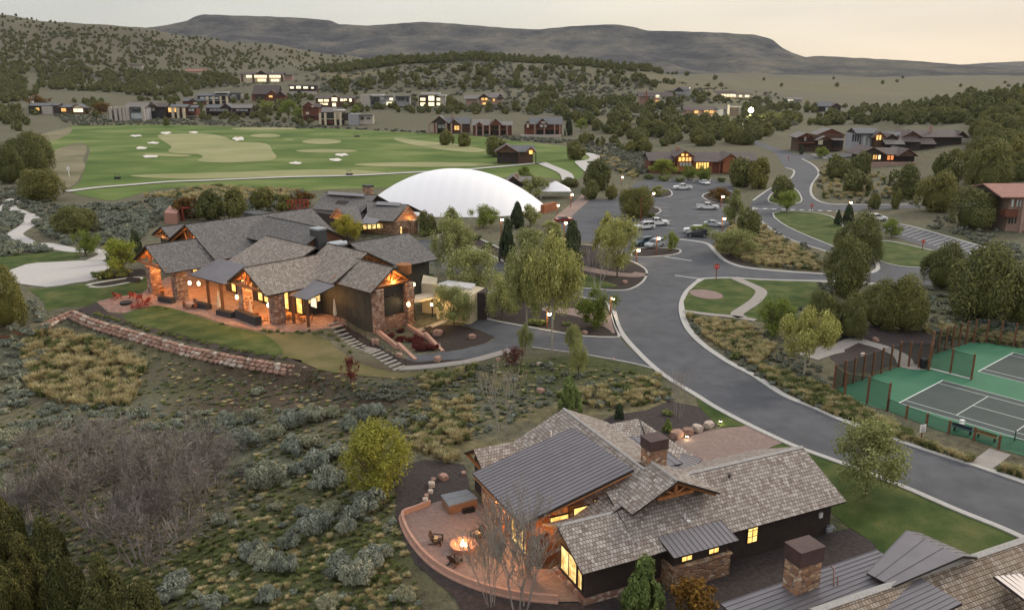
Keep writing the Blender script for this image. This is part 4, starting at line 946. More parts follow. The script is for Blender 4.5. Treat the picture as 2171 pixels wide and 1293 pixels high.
    b = MB(); b.prism([L(-95.0, 72.8)[:2], L(-94.45, 72.8)[:2], L(-94.45, 77.4)[:2], L(-95.0, 77.4)[:2]], -1.6, zf(-.2)); b.build('stone_base', STN, t_)
    # glazing along the terrace
    for i, s_ in enumerate(np.linspace(-129.2, -119, 7)): win(t_, L(s_, 67.35, 1.0), 1.35, 3.5, RS, (DKG, GLW, DKG, GLW, DKG, DKG, GLW)[i], (1, 2), .14)
    for i, s_ in enumerate(np.linspace(-117, -107.6, 6)): win(t_, L(s_, 67.35, 1.1), 1.5, 3.6, RS, (GLW, DKG, GLW, GLW, DKG, GLW)[i], (1, 2), .14)
    for i, s_ in enumerate(np.linspace(-145, -132, 6)): win(t_, L(s_, 69.25, 1.1), 1.8, 3.6, RS, (GLW, GLW, DKG, GLW, DKG, GLW)[i], (2, 2), .14)
    win(t_, L(-106.35, 69.2, 1.5), 2.2, 1.3, RT, GLY, (1, 3), .14); win(t_, L(-104.6, 68.0, 1.4), 1.6, 1.5, RS, GLP, (1, 3), .14)
    for s_, m in ((-156.4, GLW),): win(t_, L(s_, 69.85, 2.6), 2.6, 1.3, RS, m, (3, 1), .12)
    # timber posts
    for s_, tt in ((-123.2, 60.6), (-119.4, 60.9), (-101.6, 64.9), (-105.0, 64.6)):
        b = MB(); c = L(s_, tt); b.box((c[0], c[1], zf(3.0) / 2 - .05), (.34, .34, zf(3.0) + .1), RS); b.build('post', TIMD, t_)
    chimney(t_, L(-117.6, 78.2), 2.3, 1.7, 6.5, zf(9.9), RS, mat('charcoal_cladding', (.05, .052, .055), .6, .15, 2), mat('grey_cap', (.3, .32, .34), .5, .1, 2), .2, over=.03)
    c = P(547, 455, 9.0); chimney(t_, c, 5.2, 2.2, 5, 9.3, RS, mat('tan_cladding', (.32, .18, .12), .8, .12, 2), MATS['charcoal_cladding'], 1.1, over=.35)
    v = MB(); p, q = P(694, 520, 8.2), P(735, 516, 8.2); v.tube([p, q], .45, 10); v.tube([p + Vector((0, .9, 0)), q + Vector((-1, .9, 0))], .4, 10); v.build('roof_duct', mat('galvanised', (.5, .53, .55), .4, .1, 2, metal=.4), t_)
    v = MB(); c = L(-101.5, 83.2, 5.3); v.lathe(c, [(1.2, -1.4), (1.2, 0), (1.0, .1)], 14); v.build('roof_drum', TIM, t_)
    # lamps
    for (s_, tt, z, e) in ((-136, 60.5, 5.0, 420), (-131, 62.5, 4.4, 260), (-111.1, 62.5, 4.6, 480), (-107.5, 65.2, 3.6, 220), (-122.5, 64.5, 3.0, 200), (-94.0, 75.1, 5.3, 90), (-102.5, 76.5, 6.2, 40), (-156.4, 68.9, 4.6, 90), (-139.2, 66.2, 6.6, 60), (-103, 67.2, 2.6, 90), (-116.6, 63, 3.2, 120)):
        lamp(L(s_, tt, z), e * 4, (1, .5, .17), .3, t_)
    GL = glow('lamp_glow', (1, .82, .5), 14, (1, .75, .4))
    for i, (px, py, z) in enumerate(((402, 600, 3.2), (421, 601, 3.2), (502, 630, 2.2), (569, 647, 2.3), (779, 650, 2.6), (866, 645, 2.4), (877, 603, 3.0))):
        b = MB(); p = P(px, py, z); b.lathe(p, [(.08, -.3), (.2, -.2), (.2, .2), (.08, .3)], 10); b.build('wall_lamp', GL, t_); lamp(p + Vector((.25, -.6, .05)), 25, (1, .6, .25), .15, t_)
    # rock faced ramp walls and steps by the garage
    return Q
QC = clubhouse()

def cottage():
    K = .97; F_ = frame(-43); RS = radians(-43); RT = radians(47)
    t = thing('stone_cottage', 'stone cottage with two grey shingle gables and lit entrance before the white dome', 'building', G(790, 490))
    # ridge runs nearly across the view
    def rf(name, R1, R2, zr, E1, E2, ze, m, back=5.5, th=.2):
        b = MB(); A, B_ = P(*R1, zr), P(*R2, zr); a, c = P(*E1, ze), P(*E2, ze); b.slab([a, c, B_, A], th, 0, 1)
        d = (B_ - A).normalized(); n = Vector((-d.y, d.x, 0)); 
        if n.y < 0: n = -n
        b.slab([A + n * back + Vector((0, 0, ze - zr)), B_ + n * back + Vector((0, 0, ze - zr)), B_, A], th, 0, 1); ridge_cap(b, A, B_, .16); return b.build(name, [m, FAS, m], t)
    rf('main_roof', (688, 408), (800, 414), 6.5, (662, 443), (765, 452), 3.6, SH2, 7)
    rf('entry_roof', (778, 427), (866, 434), 5.7, (778, 466), (833, 470), 3.2, SH2, 6)
    b = MB(); b.slab([P(714, 440, 5.0), P(745, 472, 3.3), P(772, 476, 3.3), P(758, 436, 5.1)], .2, 0, 1); b.build('dormer_roof', [SH2, FAS, SH2], t)
    metal_roof('lean_roof', [[P(764, 474, 2.9), P(795, 475, 2.9), P(820, 455, 3.9), P(777, 453, 3.9)]], SEAM, t, .12, .6)
    metal_roof('ridge_vent', [[P(693, 412, 6.4), P(772, 417, 6.4), P(772, 411, 6.8), P(697, 406, 6.8)]], SEAM, t, .1, 1.2); metal_roof('ridge_vent', [[P(795, 434, 5.5), P(848, 437, 5.5), P(850, 430, 5.9), P(800, 427, 5.9)]], SEAM, t, .1, 1.2)
    g = MB(); g.prism([P(668, 462, 2)[:2], P(765, 478, 2)[:2], P(795, 440, 2)[:2], P(700, 425, 2)[:2]], -.2, 3.4); g.build('walls', SID, t)
    g = MB(); g.prism([P(770, 492)[:2], P(838, 498)[:2], P(882, 494)[:2], P(868, 470)[:2], P(790, 462)[:2]], -.2, 3.0); g.build('stone_walls', STO, t)
    # glowing timber gables
    for ap, l, r, zz, ze in (((716, 443), (702, 462), (744, 472), 4.9, 3.0), ((864, 438), (840, 470), (884, 462), 5.5, 3.1)):
        g = MB(); A, B_, C = P(*ap, zz), P(*l, ze), P(*r, ze); n = (B_ - C).cross(Vector((0, 0, 1))); 
        if n.y > 0: n = -n
        wall_poly(g, [B_, C, A], n, .25); g.build('gable_wall', TIM, t); f = MB(); o = n.normalized() * .35
        for p_, q_ in ((A, B_), (A, C), ((A + B_) / 2, (A + C) / 2)): f.tube([p_ + o, q_ + o], .16, 4)
        f.build('truss', TIM, t); lamp((A + B_ + C) / 3 + n.normalized() * 1.3 + Vector((0, 0, -.2)), 130, (1, .55, .16), .3, t)
    g = MB(); 
    for px in (843, 879): c = P(px, 498 - (px - 843) * .06); g.box((c.x, c.y, 1.55), (1.1, 1.1, 3.1), RS)
    g.build('stone_piers', STO, t)
    a = P(769, 484, 1.5); b_ = P(818, 481, 1.5)
    for i in range(5): p = a.lerp(b_, (i + .5) / 5); win(t, p + Vector((0, -.25, .3)), (b_ - a).length / 5 * .8, 1.1, atan2(b_.y - a.y, b_.x - a.x), GLY, (1, 1), .1)
    dr = MB(); c = P(858, 494, 1.1); dr.box((c.x + .2, c.y - .35, 1.15), (1.5, .15, 2.3), radians(-10)); dr.build('door', TIMD, t)
    win(t, P(851, 488, 1.4) + Vector((0, -.3, 0)), .5, 1.8, radians(-10), GLY, (1, 1), .1)
    chimney(t, P(781, 412, 6.2), 2.4, 1.6, 4.0, 8.4, RS, STO, MATS['charcoal_cladding'], .35)
cottage()
def at(px, py, Y):
    """the point at distance Y that the photo shows at (px, py)"""
    v = (py - PH / 2) / F; u = (px - PW / 2) / F; t = Y / (C_ - v * S_)
    return Vector((u * t, Y, CAMZ - (S_ + v * C_) * t))
ROOF_G = mat('slate_roof', (.13, .135, .145), .75, .15, .6); ROOF_B = mat('brown_roof', (.105, .085, .082), .8, .15, .6); ROOF_T = mat('weathered_roof', (.19, .175, .165), .8, .15, .6)
ROOF_W = mat('pale_flat_roof', (.5, .5, .5), .6, .1, 1); ROOF_R = mat('terracotta_roof', (.3, .15, .12), .8, .15, .8)
PALE = mat('pale_stone', (.4, .37, .33), .9, .12, .6); CREAM = mat('cream_wall', (.55, .48, .36), .9, .08, .6); GREYW = mat('grey_render', (.3, .3, .32), .9, .12, .6); DRK = mat('dark_wall', (.045, .035, .032), .8, .2, .8)
REDW = mat('red_log_wall', (.15, .055, .035), .8, .2, .8); BRNW = mat('brown_log_wall', (.1, .06, .042), .8, .2, .8); ORW = mat('orange_log_wall', (.3, .11, .05), .8, .15, .8); ROSE = mat('rose_stone', (.34, .23, .19), .9, .15, .8)
GLB = glow('bright_window', (1, .9, .62), 1.35, (1, .8, .45), .12); GLO = glow('amber_window', (1, .62, .2), 1.1, (.7, .35, .1), .2); SKYG = mat('sky_glass', (.42, .47, .48), .25, .1, .2)
def far_house(name, label, cat, box, ybase, items, mx=None, group=None):
    """box: photo x from, x to, top; items build it in photo pixels with a real depth behind the front"""
    x0, x1, y0 = box; Y = G((x0 + x1) / 2, ybase).y; HOUSEBOX.append((x0, x1, y0, ybase))
    t = thing(name, label, cat, at((x0 + x1) / 2, ybase, Y), group)
    for it in items:
        k = it[0]; b = MB()
        if k == 'body':
            _, a, c, top, bot, m, d0, d1 = it; p, q = at(a, bot, Y + d0), at(c, top, Y + d0); b.box(((p.x + q.x) / 2, Y + (d0 + d1) / 2, (p.z + q.z) / 2 - .4), (q.x - p.x, d1 - d0, q.z - p.z + .8)); b.build('wall', m, t)
        elif k == 'roof':                                        # ridge across the view
            _, a, c, top, eave, m, d0, d1 = it; e0, e1 = at(a, eave, Y + d0 - .8), at(c, eave, Y + d0 - .8); dm = (d0 + d1) / 2; r = at(a, top, Y + dm)
            for yy, f in ((Y + d0 - .8, 1), (Y + d1 + .8, -1)):
                b.slab([(e0.x, yy, e0.z), (e1.x, yy, e0.z), (e1.x, Y + dm, r.z), (e0.x, Y + dm, r.z)], .25, 0, 0)
            b.build('roof', m, t)
            for xx in (e0.x + .6, e1.x - .8): g = MB(); wall_poly(g, [(xx, Y + d0, e0.z - .2), (xx, Y + d1, e0.z - .2), (xx, Y + dm, r.z - .3)], (1, 0, 0), .2); g.build('gable_wall', DRK, t)
        elif k == 'gable':                                       # gable end facing the view
            _, a, c, ap, eave, m, wm, d0, d1 = it; e0, e1 = at(a, eave, Y + d0), at(c, eave, Y + d0); r = at((a + c) / 2, ap, Y + d0); rx = (e0.x + e1.x) / 2
            b.slab([(e0.x, Y + d0 - .7, e0.z), (e0.x, Y + d1, e0.z), (rx, Y + d1, r.z), (rx, Y + d0 - .7, r.z)], .25, 0, 1); b.slab([(e1.x, Y + d0 - .7, e0.z), (e1.x, Y + d1, e0.z), (rx, Y + d1, r.z), (rx, Y + d0 - .7, r.z)], .25, 0, 1)
            b.build('gable_roof', [m, TIMD], t); g = MB(); wall_poly(g, [(e0.x + .5, Y + d0, e0.z - .15), (e1.x - .5, Y + d0, e0.z - .15), (rx, Y + d0, r.z - .35)], (0, -1, 0), .3); g.build('gable_wall', wm, t)
        elif k == 'flat':
            _, a, c, top, th, m, d0, d1 = it; p, q = at(a, top, Y + d0), at(c, top + th, Y + d0); b.box(((p.x + q.x) / 2, Y + (d0 + d1) / 2 - .5, (p.z + q.z) / 2), (q.x - p.x, d1 - d0 + 1, p.z - q.z)); b.build('flat_roof', m, t)
        elif k == 'win':
            _, a, c, top, bot, m, n = it[:7]; d0 = it[7] if len(it) > 7 else 0; w = (c - a) / n
            for i in range(n):
                p, q = at(a + w * (i + .1), bot, Y + d0), at(a + w * (i + .9), top, Y + d0); b = MB(); b.box(((p.x + q.x) / 2, Y + d0 - .12, (p.z + q.z) / 2), (q.x - p.x, .2, q.z - p.z)); o = b.build('window', m, t)
        elif k == 'post':
            _, xs, w, top, bot, m = it[:6]; d0 = it[6] if len(it) > 6 else -1.5
            for x in xs:
                p, q = at(x - w / 2, bot, Y + d0), at(x + w / 2, top, Y + d0); b = MB(); b.box(((p.x + q.x) / 2, Y + d0, (p.z + q.z) / 2 - .3), (q.x - p.x, q.x - p.x, q.z - p.z + .6)); b.build('column', m, t)
        elif k == 'chim':
            _, x, w, top, bot, m, d0 = it; p, q = at(x - w / 2, bot, Y + d0), at(x + w / 2, top, Y + d0); b.box(((p.x + q.x) / 2, Y + d0, (p.z + q.z) / 2), (q.x - p.x, q.x - p.x, q.z - p.z)); b.build('chimney', m, t)
        elif k == 'deck':
            _, a, c, y, m, d0, d1 = it; p, q = at(a, y, Y + d0), at(c, y, Y + d0); b.box(((p.x + q.x) / 2, Y + (d0 + d1) / 2, p.z), (q.x - p.x, d1 - d0, .35)); b.build('deck', m, t)
    return t
H_ = far_house
H_('house', 'low house with a pale stone block and grey roof beside the orange tree, far left', 'house', (58, 124, 217), 242, [('body', 62, 122, 224, 242, DRK, 1, 9), ('roof', 60, 105, 218.5, 224.5, ROOF_G, 0, 10), ('roof', 104, 124, 219, 223.5, ROOF_G, 2, 10), ('body', 90, 109, 226, 242, PALE, -1, 5), ('win', 76, 83, 229, 235, GLO, 2), ('chim', 68, 4, 214, 220, PALE, 5)])
H_('house', 'house with three amber windows right of the pale stone block house', 'house', (122, 178, 222), 242, [('body', 124, 177, 226, 242, BRNW, 1, 9), ('roof', 120, 150, 222, 227.5, ROOF_G, 0, 10), ('gable', 150, 180, 221, 229, ROOF_G, CREAM, 0, 9), ('win', 130, 140, 230, 237, GLO, 2), ('win', 156, 176, 231, 238, GLB, 3)])
H_('house', 'white columned house with a long grey roof, leftmost above the golf course', 'house', (229, 310, 216), 256, [('body', 240, 308, 228, 254, GREYW, 1, 11), ('roof', 262, 311, 218, 227, ROOF_T, 0, 12), ('roof', 230, 256, 230, 236, ROOF_B, 0, 8), ('body', 231, 256, 236, 254, DRK, 1, 8), ('win', 278, 302, 231, 237, DKG, 3), ('win', 278, 306, 241, 252, SKYG, 4), ('post', (235, 246, 256, 264, 271, 304), 2.6, 226, 255, PALE), ('deck', 232, 258, 242, PALE, -2, 1), ('win', 241, 251, 247, 253, DKG, 2)])
H_('house', 'dark house with one small brown gable next to the white columned house', 'house', (309, 352, 214), 252, [('body', 312, 350, 226, 250, DRK, 1, 10), ('roof', 326, 353, 219, 227, ROOF_B, 0, 11), ('gable', 308, 334, 216, 226, ROOF_B, BRNW, -1, 9), ('win', 316, 328, 229, 236, PALE, 2, -1), ('win', 316, 346, 239, 247, DKG, 4)])
H_('house', 'house with white pillars around an orange lit balcony', 'house', (346, 394, 221), 251, [('body', 348, 392, 226, 250, REDW, 1, 10), ('roof', 344, 396, 221.5, 227, ROOF_G, 0, 11), ('win', 357, 373, 229, 238, GLO, 3), ('post', (349, 367, 378, 390), 2.6, 229, 250, CREAM), ('deck', 347, 392, 239, BRNW, -2, 1), ('win', 352, 388, 242, 248, DKG, 4)])
H_('house', 'small red house at the right of the orange lit balcony', 'house', (394, 417, 223), 250, [('body', 396, 416, 228, 249, REDW, 1, 9), ('roof', 393, 418, 223.5, 228.5, ROOF_G, 0, 10), ('win', 399, 412, 231, 236, SKYG, 2), ('win', 399, 412, 241, 246, DKG, 2), ('deck', 394, 417, 247, PALE, -2, 1)])
H_('house', 'dark roofed house standing behind the orange lit balcony house', 'house', (384, 441, 207), 223, [('body', 388, 439, 213, 223, REDW, 1, 9), ('roof', 386, 440, 208, 214.5, ROOF_G, 0, 10), ('gable', 400, 418, 209, 215, ROOF_G, BRNW, -1, 5), ('win', 410, 418, 217, 221, CREAM, 2)])
H_('house', 'house with a white flat roof strip and pale pillars on the upper row', 'house', (415, 484, 194), 222, [('body', 420, 482, 202, 220, DRK, 1, 9), ('roof', 416, 484, 198, 203.5, ROOF_G, 0, 10), ('flat', 454, 482, 195.5, 1.8, ROOF_W, 1, 8), ('post', (440, 453, 468, 481), 2.3, 205, 220, CREAM), ('win', 424, 464, 206, 211, SKYG, 4), ('deck', 438, 483, 214, PALE, -2, 1)])
H_('house', 'pale green glass fronted block at the right of the white roof strip', 'house', (484, 512, 196), 214, [('body', 485, 511, 199, 213, PALE, 1, 8), ('flat', 484, 512, 196.5, 2.2, ROOF_G, 0, 9), ('win', 486, 500, 201, 210, SKYG, 2), ('win', 502, 510, 201, 212, DKG, 1)])
H_('house', 'nearly black house with one wide gable on the lower row', 'house', (434, 490, 218), 246, [('body', 438, 488, 228, 244, DRK, 1, 10), ('gable', 466, 492, 219.5, 229, ROOF_G, DRK, -1, 9), ('roof', 434, 468, 222, 229, ROOF_G, 0, 10), ('win', 444, 484, 231, 236, GREYW, 5), ('deck', 436, 490, 238, BRNW, -2, 1)])
H_('house', 'dark house at the right end of the lower row by the yellow bushes', 'house', (490, 532, 220), 247, [('body', 494, 530, 229, 245, DRK, 1, 10), ('roof', 490, 533, 222, 229.5, ROOF_T, 0, 11), ('win', 500, 526, 232, 236, GREYW, 3), ('deck', 492, 531, 239, BRNW, -2, 1)])
H_('mansion', 'brightly lit mansion on top of the bare rise, highest of all', 'house', (508, 620, 148), 176, [('body', 510, 598, 158, 174, CREAM, 1, 12), ('roof', 506, 600, 153, 158.5, ROOF_B, 0, 13), ('gable', 542, 566, 150, 157, ROOF_B, DRK, -1, 8), ('win', 522, 534, 160, 165, GLB, 2), ('win', 539, 566, 160, 165, GLB, 5), ('win', 571, 596, 160, 165, GLB, 4), ('win', 546, 564, 168, 173, GLB, 3), ('win', 574, 592, 169, 173, GLB, 3), ('post', (513, 537, 568, 597), 2, 158, 174, BRNW), ('chim', 545, 3, 149, 155, PALE, 5), ('chim', 577, 3, 150, 155, PALE, 5), ('body', 603, 619, 160, 172, ROSE, 1, 8), ('flat', 602, 620, 158.6, 1.6, ROOF_G, 0, 9)])
H_('house', 'modern house with four white upper windows above a pale wall', 'house', (611, 672, 177), 203, [('body', 613, 670, 183, 195, DRK, 1, 9), ('flat', 610, 673, 180, 2.5, ROOF_G, 0, 10), ('win', 614, 624, 184, 188.5, GLP, 1), ('win', 627, 639, 183, 188.5, GLP, 1), ('win', 642, 654, 184, 188.5, GLP, 1), ('win', 659, 666, 185, 188.5, GLP, 1), ('body', 614, 670, 194, 202, PALE, 0, 9), ('win', 630, 640, 194, 198, DKG, 1, -.1)])
H_('house', 'red house under a broad brownish roof left of the yellow bushes', 'house', (531, 604, 179), 214, [('body', 534, 602, 199, 212, REDW, 1, 12), ('roof', 534, 590, 181, 200, ROOF_B, 0, 16), ('gable', 562, 592, 192, 202, ROOF_B, REDW, -1, 8), ('gable', 584, 606, 193, 203, ROOF_B, DRK, 0, 8), ('win', 570, 578, 203, 207, GLO, 2, -1), ('win', 540, 560, 203, 208, DKG, 3)])
H_('house', 'long house with two rows of glowing yellow windows', 'house', (667, 753, 202), 228, [('body', 670, 751, 208, 226, BRNW, 1, 11), ('roof', 666, 753, 203.5, 209, ROOF_B, 0, 12), ('gable', 700, 720, 202, 208, ROOF_B, BRNW, -1, 6), ('win', 674, 698, 211, 216, GLB, 2), ('win', 702, 716, 207.5, 215, GLB, 1, -1), ('win', 721, 736, 210, 215, GLB, 2), ('win', 740, 746, 209, 216, GLB, 1), ('win', 678, 696, 219, 223, GLB, 2), ('win', 704, 713, 219, 226, GLB, 1, -1), ('win', 728, 738, 219, 223, GLB, 1), ('post', (700, 719, 738), 2, 211, 227, BRNW)])
H_('house', 'narrow red brown house left of the stone pillared one', 'house', (641, 677, 214), 256, [('body', 643, 675, 225, 253, REDW, 1, 10), ('gable', 640, 670, 216, 227, ROOF_B, REDW, -1, 10), ('roof', 662, 680, 220, 228, ROOF_B, 0, 10), ('win', 660, 666, 224, 228, CREAM, 1, -1.2), ('win', 648, 656, 238, 243, CREAM, 1), ('deck', 642, 676, 246, BRNW, -2, 1)])
H_('house', 'house of tall cream stone pillars at the edge of the golf course', 'house', (674, 728, 226), 266, [('body', 680, 726, 238, 264, DRK, 1, 11), ('roof', 680, 712, 228, 238, ROOF_T, 1, 11), ('body', 709, 724, 236, 252, CREAM, 0, 8), ('flat', 707, 727, 233, 2.5, ROOF_W, -.5, 9), ('post', (679, 690, 711, 722), 3, 240, 265, CREAM), ('deck', 676, 727, 253, CREAM, -2, 1), ('win', 693, 707, 243, 250, DKG, 2), ('win', 682, 708, 256, 263, REDW, 2), ('win', 713, 722, 255, 263, DKG, 1)])
H_('house', 'grey block house half sunk in the sagebrush right of the cream pillars', 'house', (728, 790, 239), 266, [('body', 728, 740, 240, 254, DRK, 2, 9), ('body', 739, 760, 242, 264, GREYW, 0, 9), ('body', 760, 790, 245, 262, PALE, 2, 9), ('flat', 759, 791, 243, 1.8, ROOF_G, 1.5, 10), ('win', 764, 772, 248, 254, DKG, 1, 1.8), ('win', 776, 786, 250, 253, DKG, 1, 1.8)])
H_('house', 'modern house with a lit left bay and white slab roof above the grey block house', 'house', (764, 870, 199), 227, [('body', 766, 868, 206, 224, GREYW, 1, 10), ('flat', 784, 812, 201, 2.3, ROOF_W, 0, 10), ('flat', 812, 870, 203.5, 2, ROOF_G, 0, 10), ('body', 765, 784, 202, 225, PALE, 0, 9), ('win', 787, 804, 205, 222, DKG, 3), ('win', 806, 816, 207, 212, SKYG, 1), ('win', 825, 834, 208, 213, GLP, 1), ('win', 818, 836, 217, 223, GLB, 1), ('chim', 836, 4, 199, 226, PALE, -.5), ('win', 842, 858, 207, 213, DKG, 2), ('win', 861, 867, 205, 216, DKG, 1)])
H_('house', 'cube shaped glass house shining pale yellow on two floors', 'house', (887, 946, 195), 227, [('body', 889, 944, 203, 226, DRK, 1, 10), ('flat', 892, 932, 197.5, 3, ROOF_W, -.5, 10), ('flat', 928, 946, 202, 2, ROOF_W, 0, 9), ('body', 934, 944, 204, 226, PALE, .4, 9), ('win', 890, 903, 208, 214, GLB, 1), ('win', 907, 922, 204, 214, GLB, 1), ('win', 925, 934, 208, 214, GLB, 1), ('win', 890, 903, 218, 225, GLB, 1), ('win', 907, 922, 217.5, 225, GLB, 1), ('win', 925, 934, 218, 224, GLB, 1)])
H_('house', 'grey roofed house with an amber lit central gable on the slope', 'house', (983, 1068, 196), 224, [('body', 988, 1064, 209, 222, ROSE, 1, 11), ('roof', 984, 1022, 202, 210, ROOF_T, 0, 12), ('roof', 1030, 1066, 198, 207, ROOF_T, 0, 12), ('gable', 1012, 1040, 199, 209, ROOF_T, DRK, -1, 9), ('gable', 1052, 1070, 199, 210, ROOF_T, DRK, 0, 8), ('win', 1020, 1034, 208, 213, GLO, 2, -1), ('win', 1022, 1032, 218, 222, GLO, 1, -1), ('post', (1014, 1036), 2.5, 210, 224, PALE), ('win', 1045, 1049, 210, 215, GLO, 1), ('chim', 1040, 3.5, 196, 202, PALE, 5)])
H_('log_house', 'log house with a wide open truss gable, left of three by the fairway', 'house', (906, 999, 243), 283, [('body', 918, 996, 262, 282, BRNW, 1, 12), ('gable', 912, 952, 246, 262, ROOF_G, DRK, -2, 12), ('roof', 938, 997, 249, 263, ROOF_G, 0, 13), ('gable', 950, 976, 253, 264, ROOF_G, BRNW, -1, 9), ('chim', 960, 5, 243, 252, ROSE, 5), ('post', (910, 919, 925, 946, 957, 978), 3.2, 261, 282, ROSE, -2.2), ('win', 928, 944, 264, 272, SKYG, 2), ('win', 928, 944, 273, 280, DKG, 2), ('win', 963, 974, 267, 276, GLO, 2)])
H_('log_house', 'red log house with three small gables, middle of the three by the fairway', 'house', (999, 1087, 247), 288, [('body', 1003, 1085, 265, 286, REDW, 1, 12), ('roof', 1000, 1040, 253, 266, ROOF_T, 0, 14), ('roof', 1050, 1087, 257, 266, ROOF_T, 0, 12), ('gable', 1004, 1028, 259, 268, ROOF_B, REDW, -1, 9), ('gable', 1036, 1066, 252, 266, ROOF_B, REDW, -1.5, 9), ('post', (1010, 1024, 1038, 1059, 1075), 3, 265, 287, ROSE, -2), ('deck', 1004, 1076, 276, BRNW, -2, 1), ('win', 1014, 1022, 268, 274, DKG, 1), ('win', 1042, 1056, 266, 274, DKG, 2), ('win', 1012, 1072, 279, 285, DKG, 6)])
H_('log_house', 'red log house with a dark slate roof, right of the three by the fairway', 'house', (1108, 1195, 246), 290, [('body', 1112, 1191, 264, 288, REDW, 1, 12), ('roof', 1122, 1193, 249, 264, ROOF_G, 0, 14), ('gable', 1136, 1164, 251, 265, ROOF_G, REDW, -1.5, 9), ('gable', 1110, 1128, 256, 268, ROOF_G, REDW, -1, 9), ('win', 1116, 1122, 262, 271, CREAM, 1, -1), ('win', 1147, 1158, 258, 262, SKYG, 1, -1.5), ('win', 1144, 1160, 265, 270, SKYG, 2, -1.5), ('deck', 1138, 1182, 274, REDW, -2.4, 1), ('post', (1134, 1154, 1176, 1187), 2.6, 264, 288, ROSE, -2.2), ('win', 1138, 1184, 277, 285, DKG, 5), ('body', 1104, 1190, 287, 290, PALE, -5, 1)])
H_('house', 'tall house with a thin red chimney among the trees', 'house', (1352, 1400, 192), 230, [('body', 1355, 1397, 203, 228, ROSE, 1, 10), ('roof', 1353, 1428, 196, 205, ROOF_B, 0, 12), ('chim', 1370, 4, 193, 226, ORW, -1), ('win', 1377, 1385, 204, 212, SKYG, 1), ('win', 1389, 1399, 202, 207, GLB, 1), ('win', 1389, 1397, 213, 219, GLO, 1), ('win', 1372, 1384, 214, 222, SKYG, 2), ('post', (1356, 1387), 2.5, 205, 229, ROSE)])
H_('house', 'grey roofed house with one white lamp, behind the tall chimney house', 'house', (1400, 1470, 181), 203, [('body', 1428, 1464, 192, 201, GREYW, 1, 9), ('gable', 1428, 1450, 185, 193, ROOF_G, DRK, -1, 9), ('roof', 1402, 1432, 192, 201, ROOF_B, 0, 10), ('roof', 1444, 1468, 185, 191, ROOF_G, 1, 9), ('win', 1461, 1464, 186, 188, GLB, 1, -.5), ('win', 1432, 1445, 196, 199, SKYG, 2)])
H_('house', 'very long low house with a band of glowing windows on the plain', 'house', (1513, 1597, 192), 209, [('body', 1516, 1594, 198, 207, CREAM, 1, 10), ('roof', 1513, 1560, 193, 199, ROOF_B, 0, 10), ('roof', 1558, 1596, 196, 200.5, ROOF_B, 0, 9), ('win', 1526, 1561, 200, 205.5, GLB, 5), ('win', 1566, 1574, 202, 205.5, GLB, 1), ('win', 1579, 1589, 202, 206, GLB, 2)])
H_('house', 'rose stone house with lit corner left of the dazzling lamp', 'house', (1450, 1572, 220), 256, [('body', 1453, 1520, 233, 254, ROSE, 1, 12), ('roof', 1450, 1522, 226, 234, ROOF_B, 0, 13), ('win', 1471, 1482, 234, 240, GLO, 1), ('body', 1460, 1486, 243, 256, CREAM, -2, 4), ('win', 1486, 1500, 244, 250, DKG, 2), ('win', 1492, 1514, 234, 240, GLO, 2), ('body', 1520, 1540, 232, 246, GREYW, 2, 10), ('flat', 1518, 1546, 229, 2, ROOF_G, 1, 11), ('chim', 1544, 6, 223, 246, PALE, 0), ('body', 1547, 1566, 228, 245, DRK, 1, 9), ('flat', 1546, 1572, 226, 2, ROOF_T, 0, 10)])
H_('house', 'dark gabled house alone above the reddish bank', 'house', (1731, 1787, 213), 240, [('body', 1738, 1783, 225, 238, DRK, 1, 10), ('roof', 1732, 1768, 216, 226, ROOF_G, 0, 12), ('gable', 1758, 1788, 219, 228, ROOF_B, DRK, -1, 10), ('win', 1749, 1757, 228, 236, SKYG, 1), ('win', 1768, 1776, 230, 237, GREYW, 1, -1), ('body', 1735, 1782, 238, 240, PALE, -2, 2)])
H_('lodge', 'brown wooden lodge with three staggered grey roofs beside the road bend', 'lodge', (1688, 1794, 271), 322, [('body', 1692, 1730, 290, 318, BRNW, 1, 12), ('body', 1726, 1790, 286, 316, BRNW, 2, 13), ('gable', 1688, 1728, 282, 292, ROOF_T, REDW, -1, 11), ('gable', 1728, 1794, 273, 287, ROOF_T, REDW, 4, 15), ('gable', 1730, 1768, 289, 298, ROOF_T, BRNW, -2, 8), ('roof', 1762, 1792, 291, 297, ROOF_T, 0, 8), ('win', 1704, 1710, 291, 299, GREYW, 1, -1), ('win', 1733, 1746, 297, 307, CREAM, 1, -2), ('win', 1764, 1788, 299, 312, DKG, 4), ('deck', 1692, 1728, 304, REDW, -2, 1)])
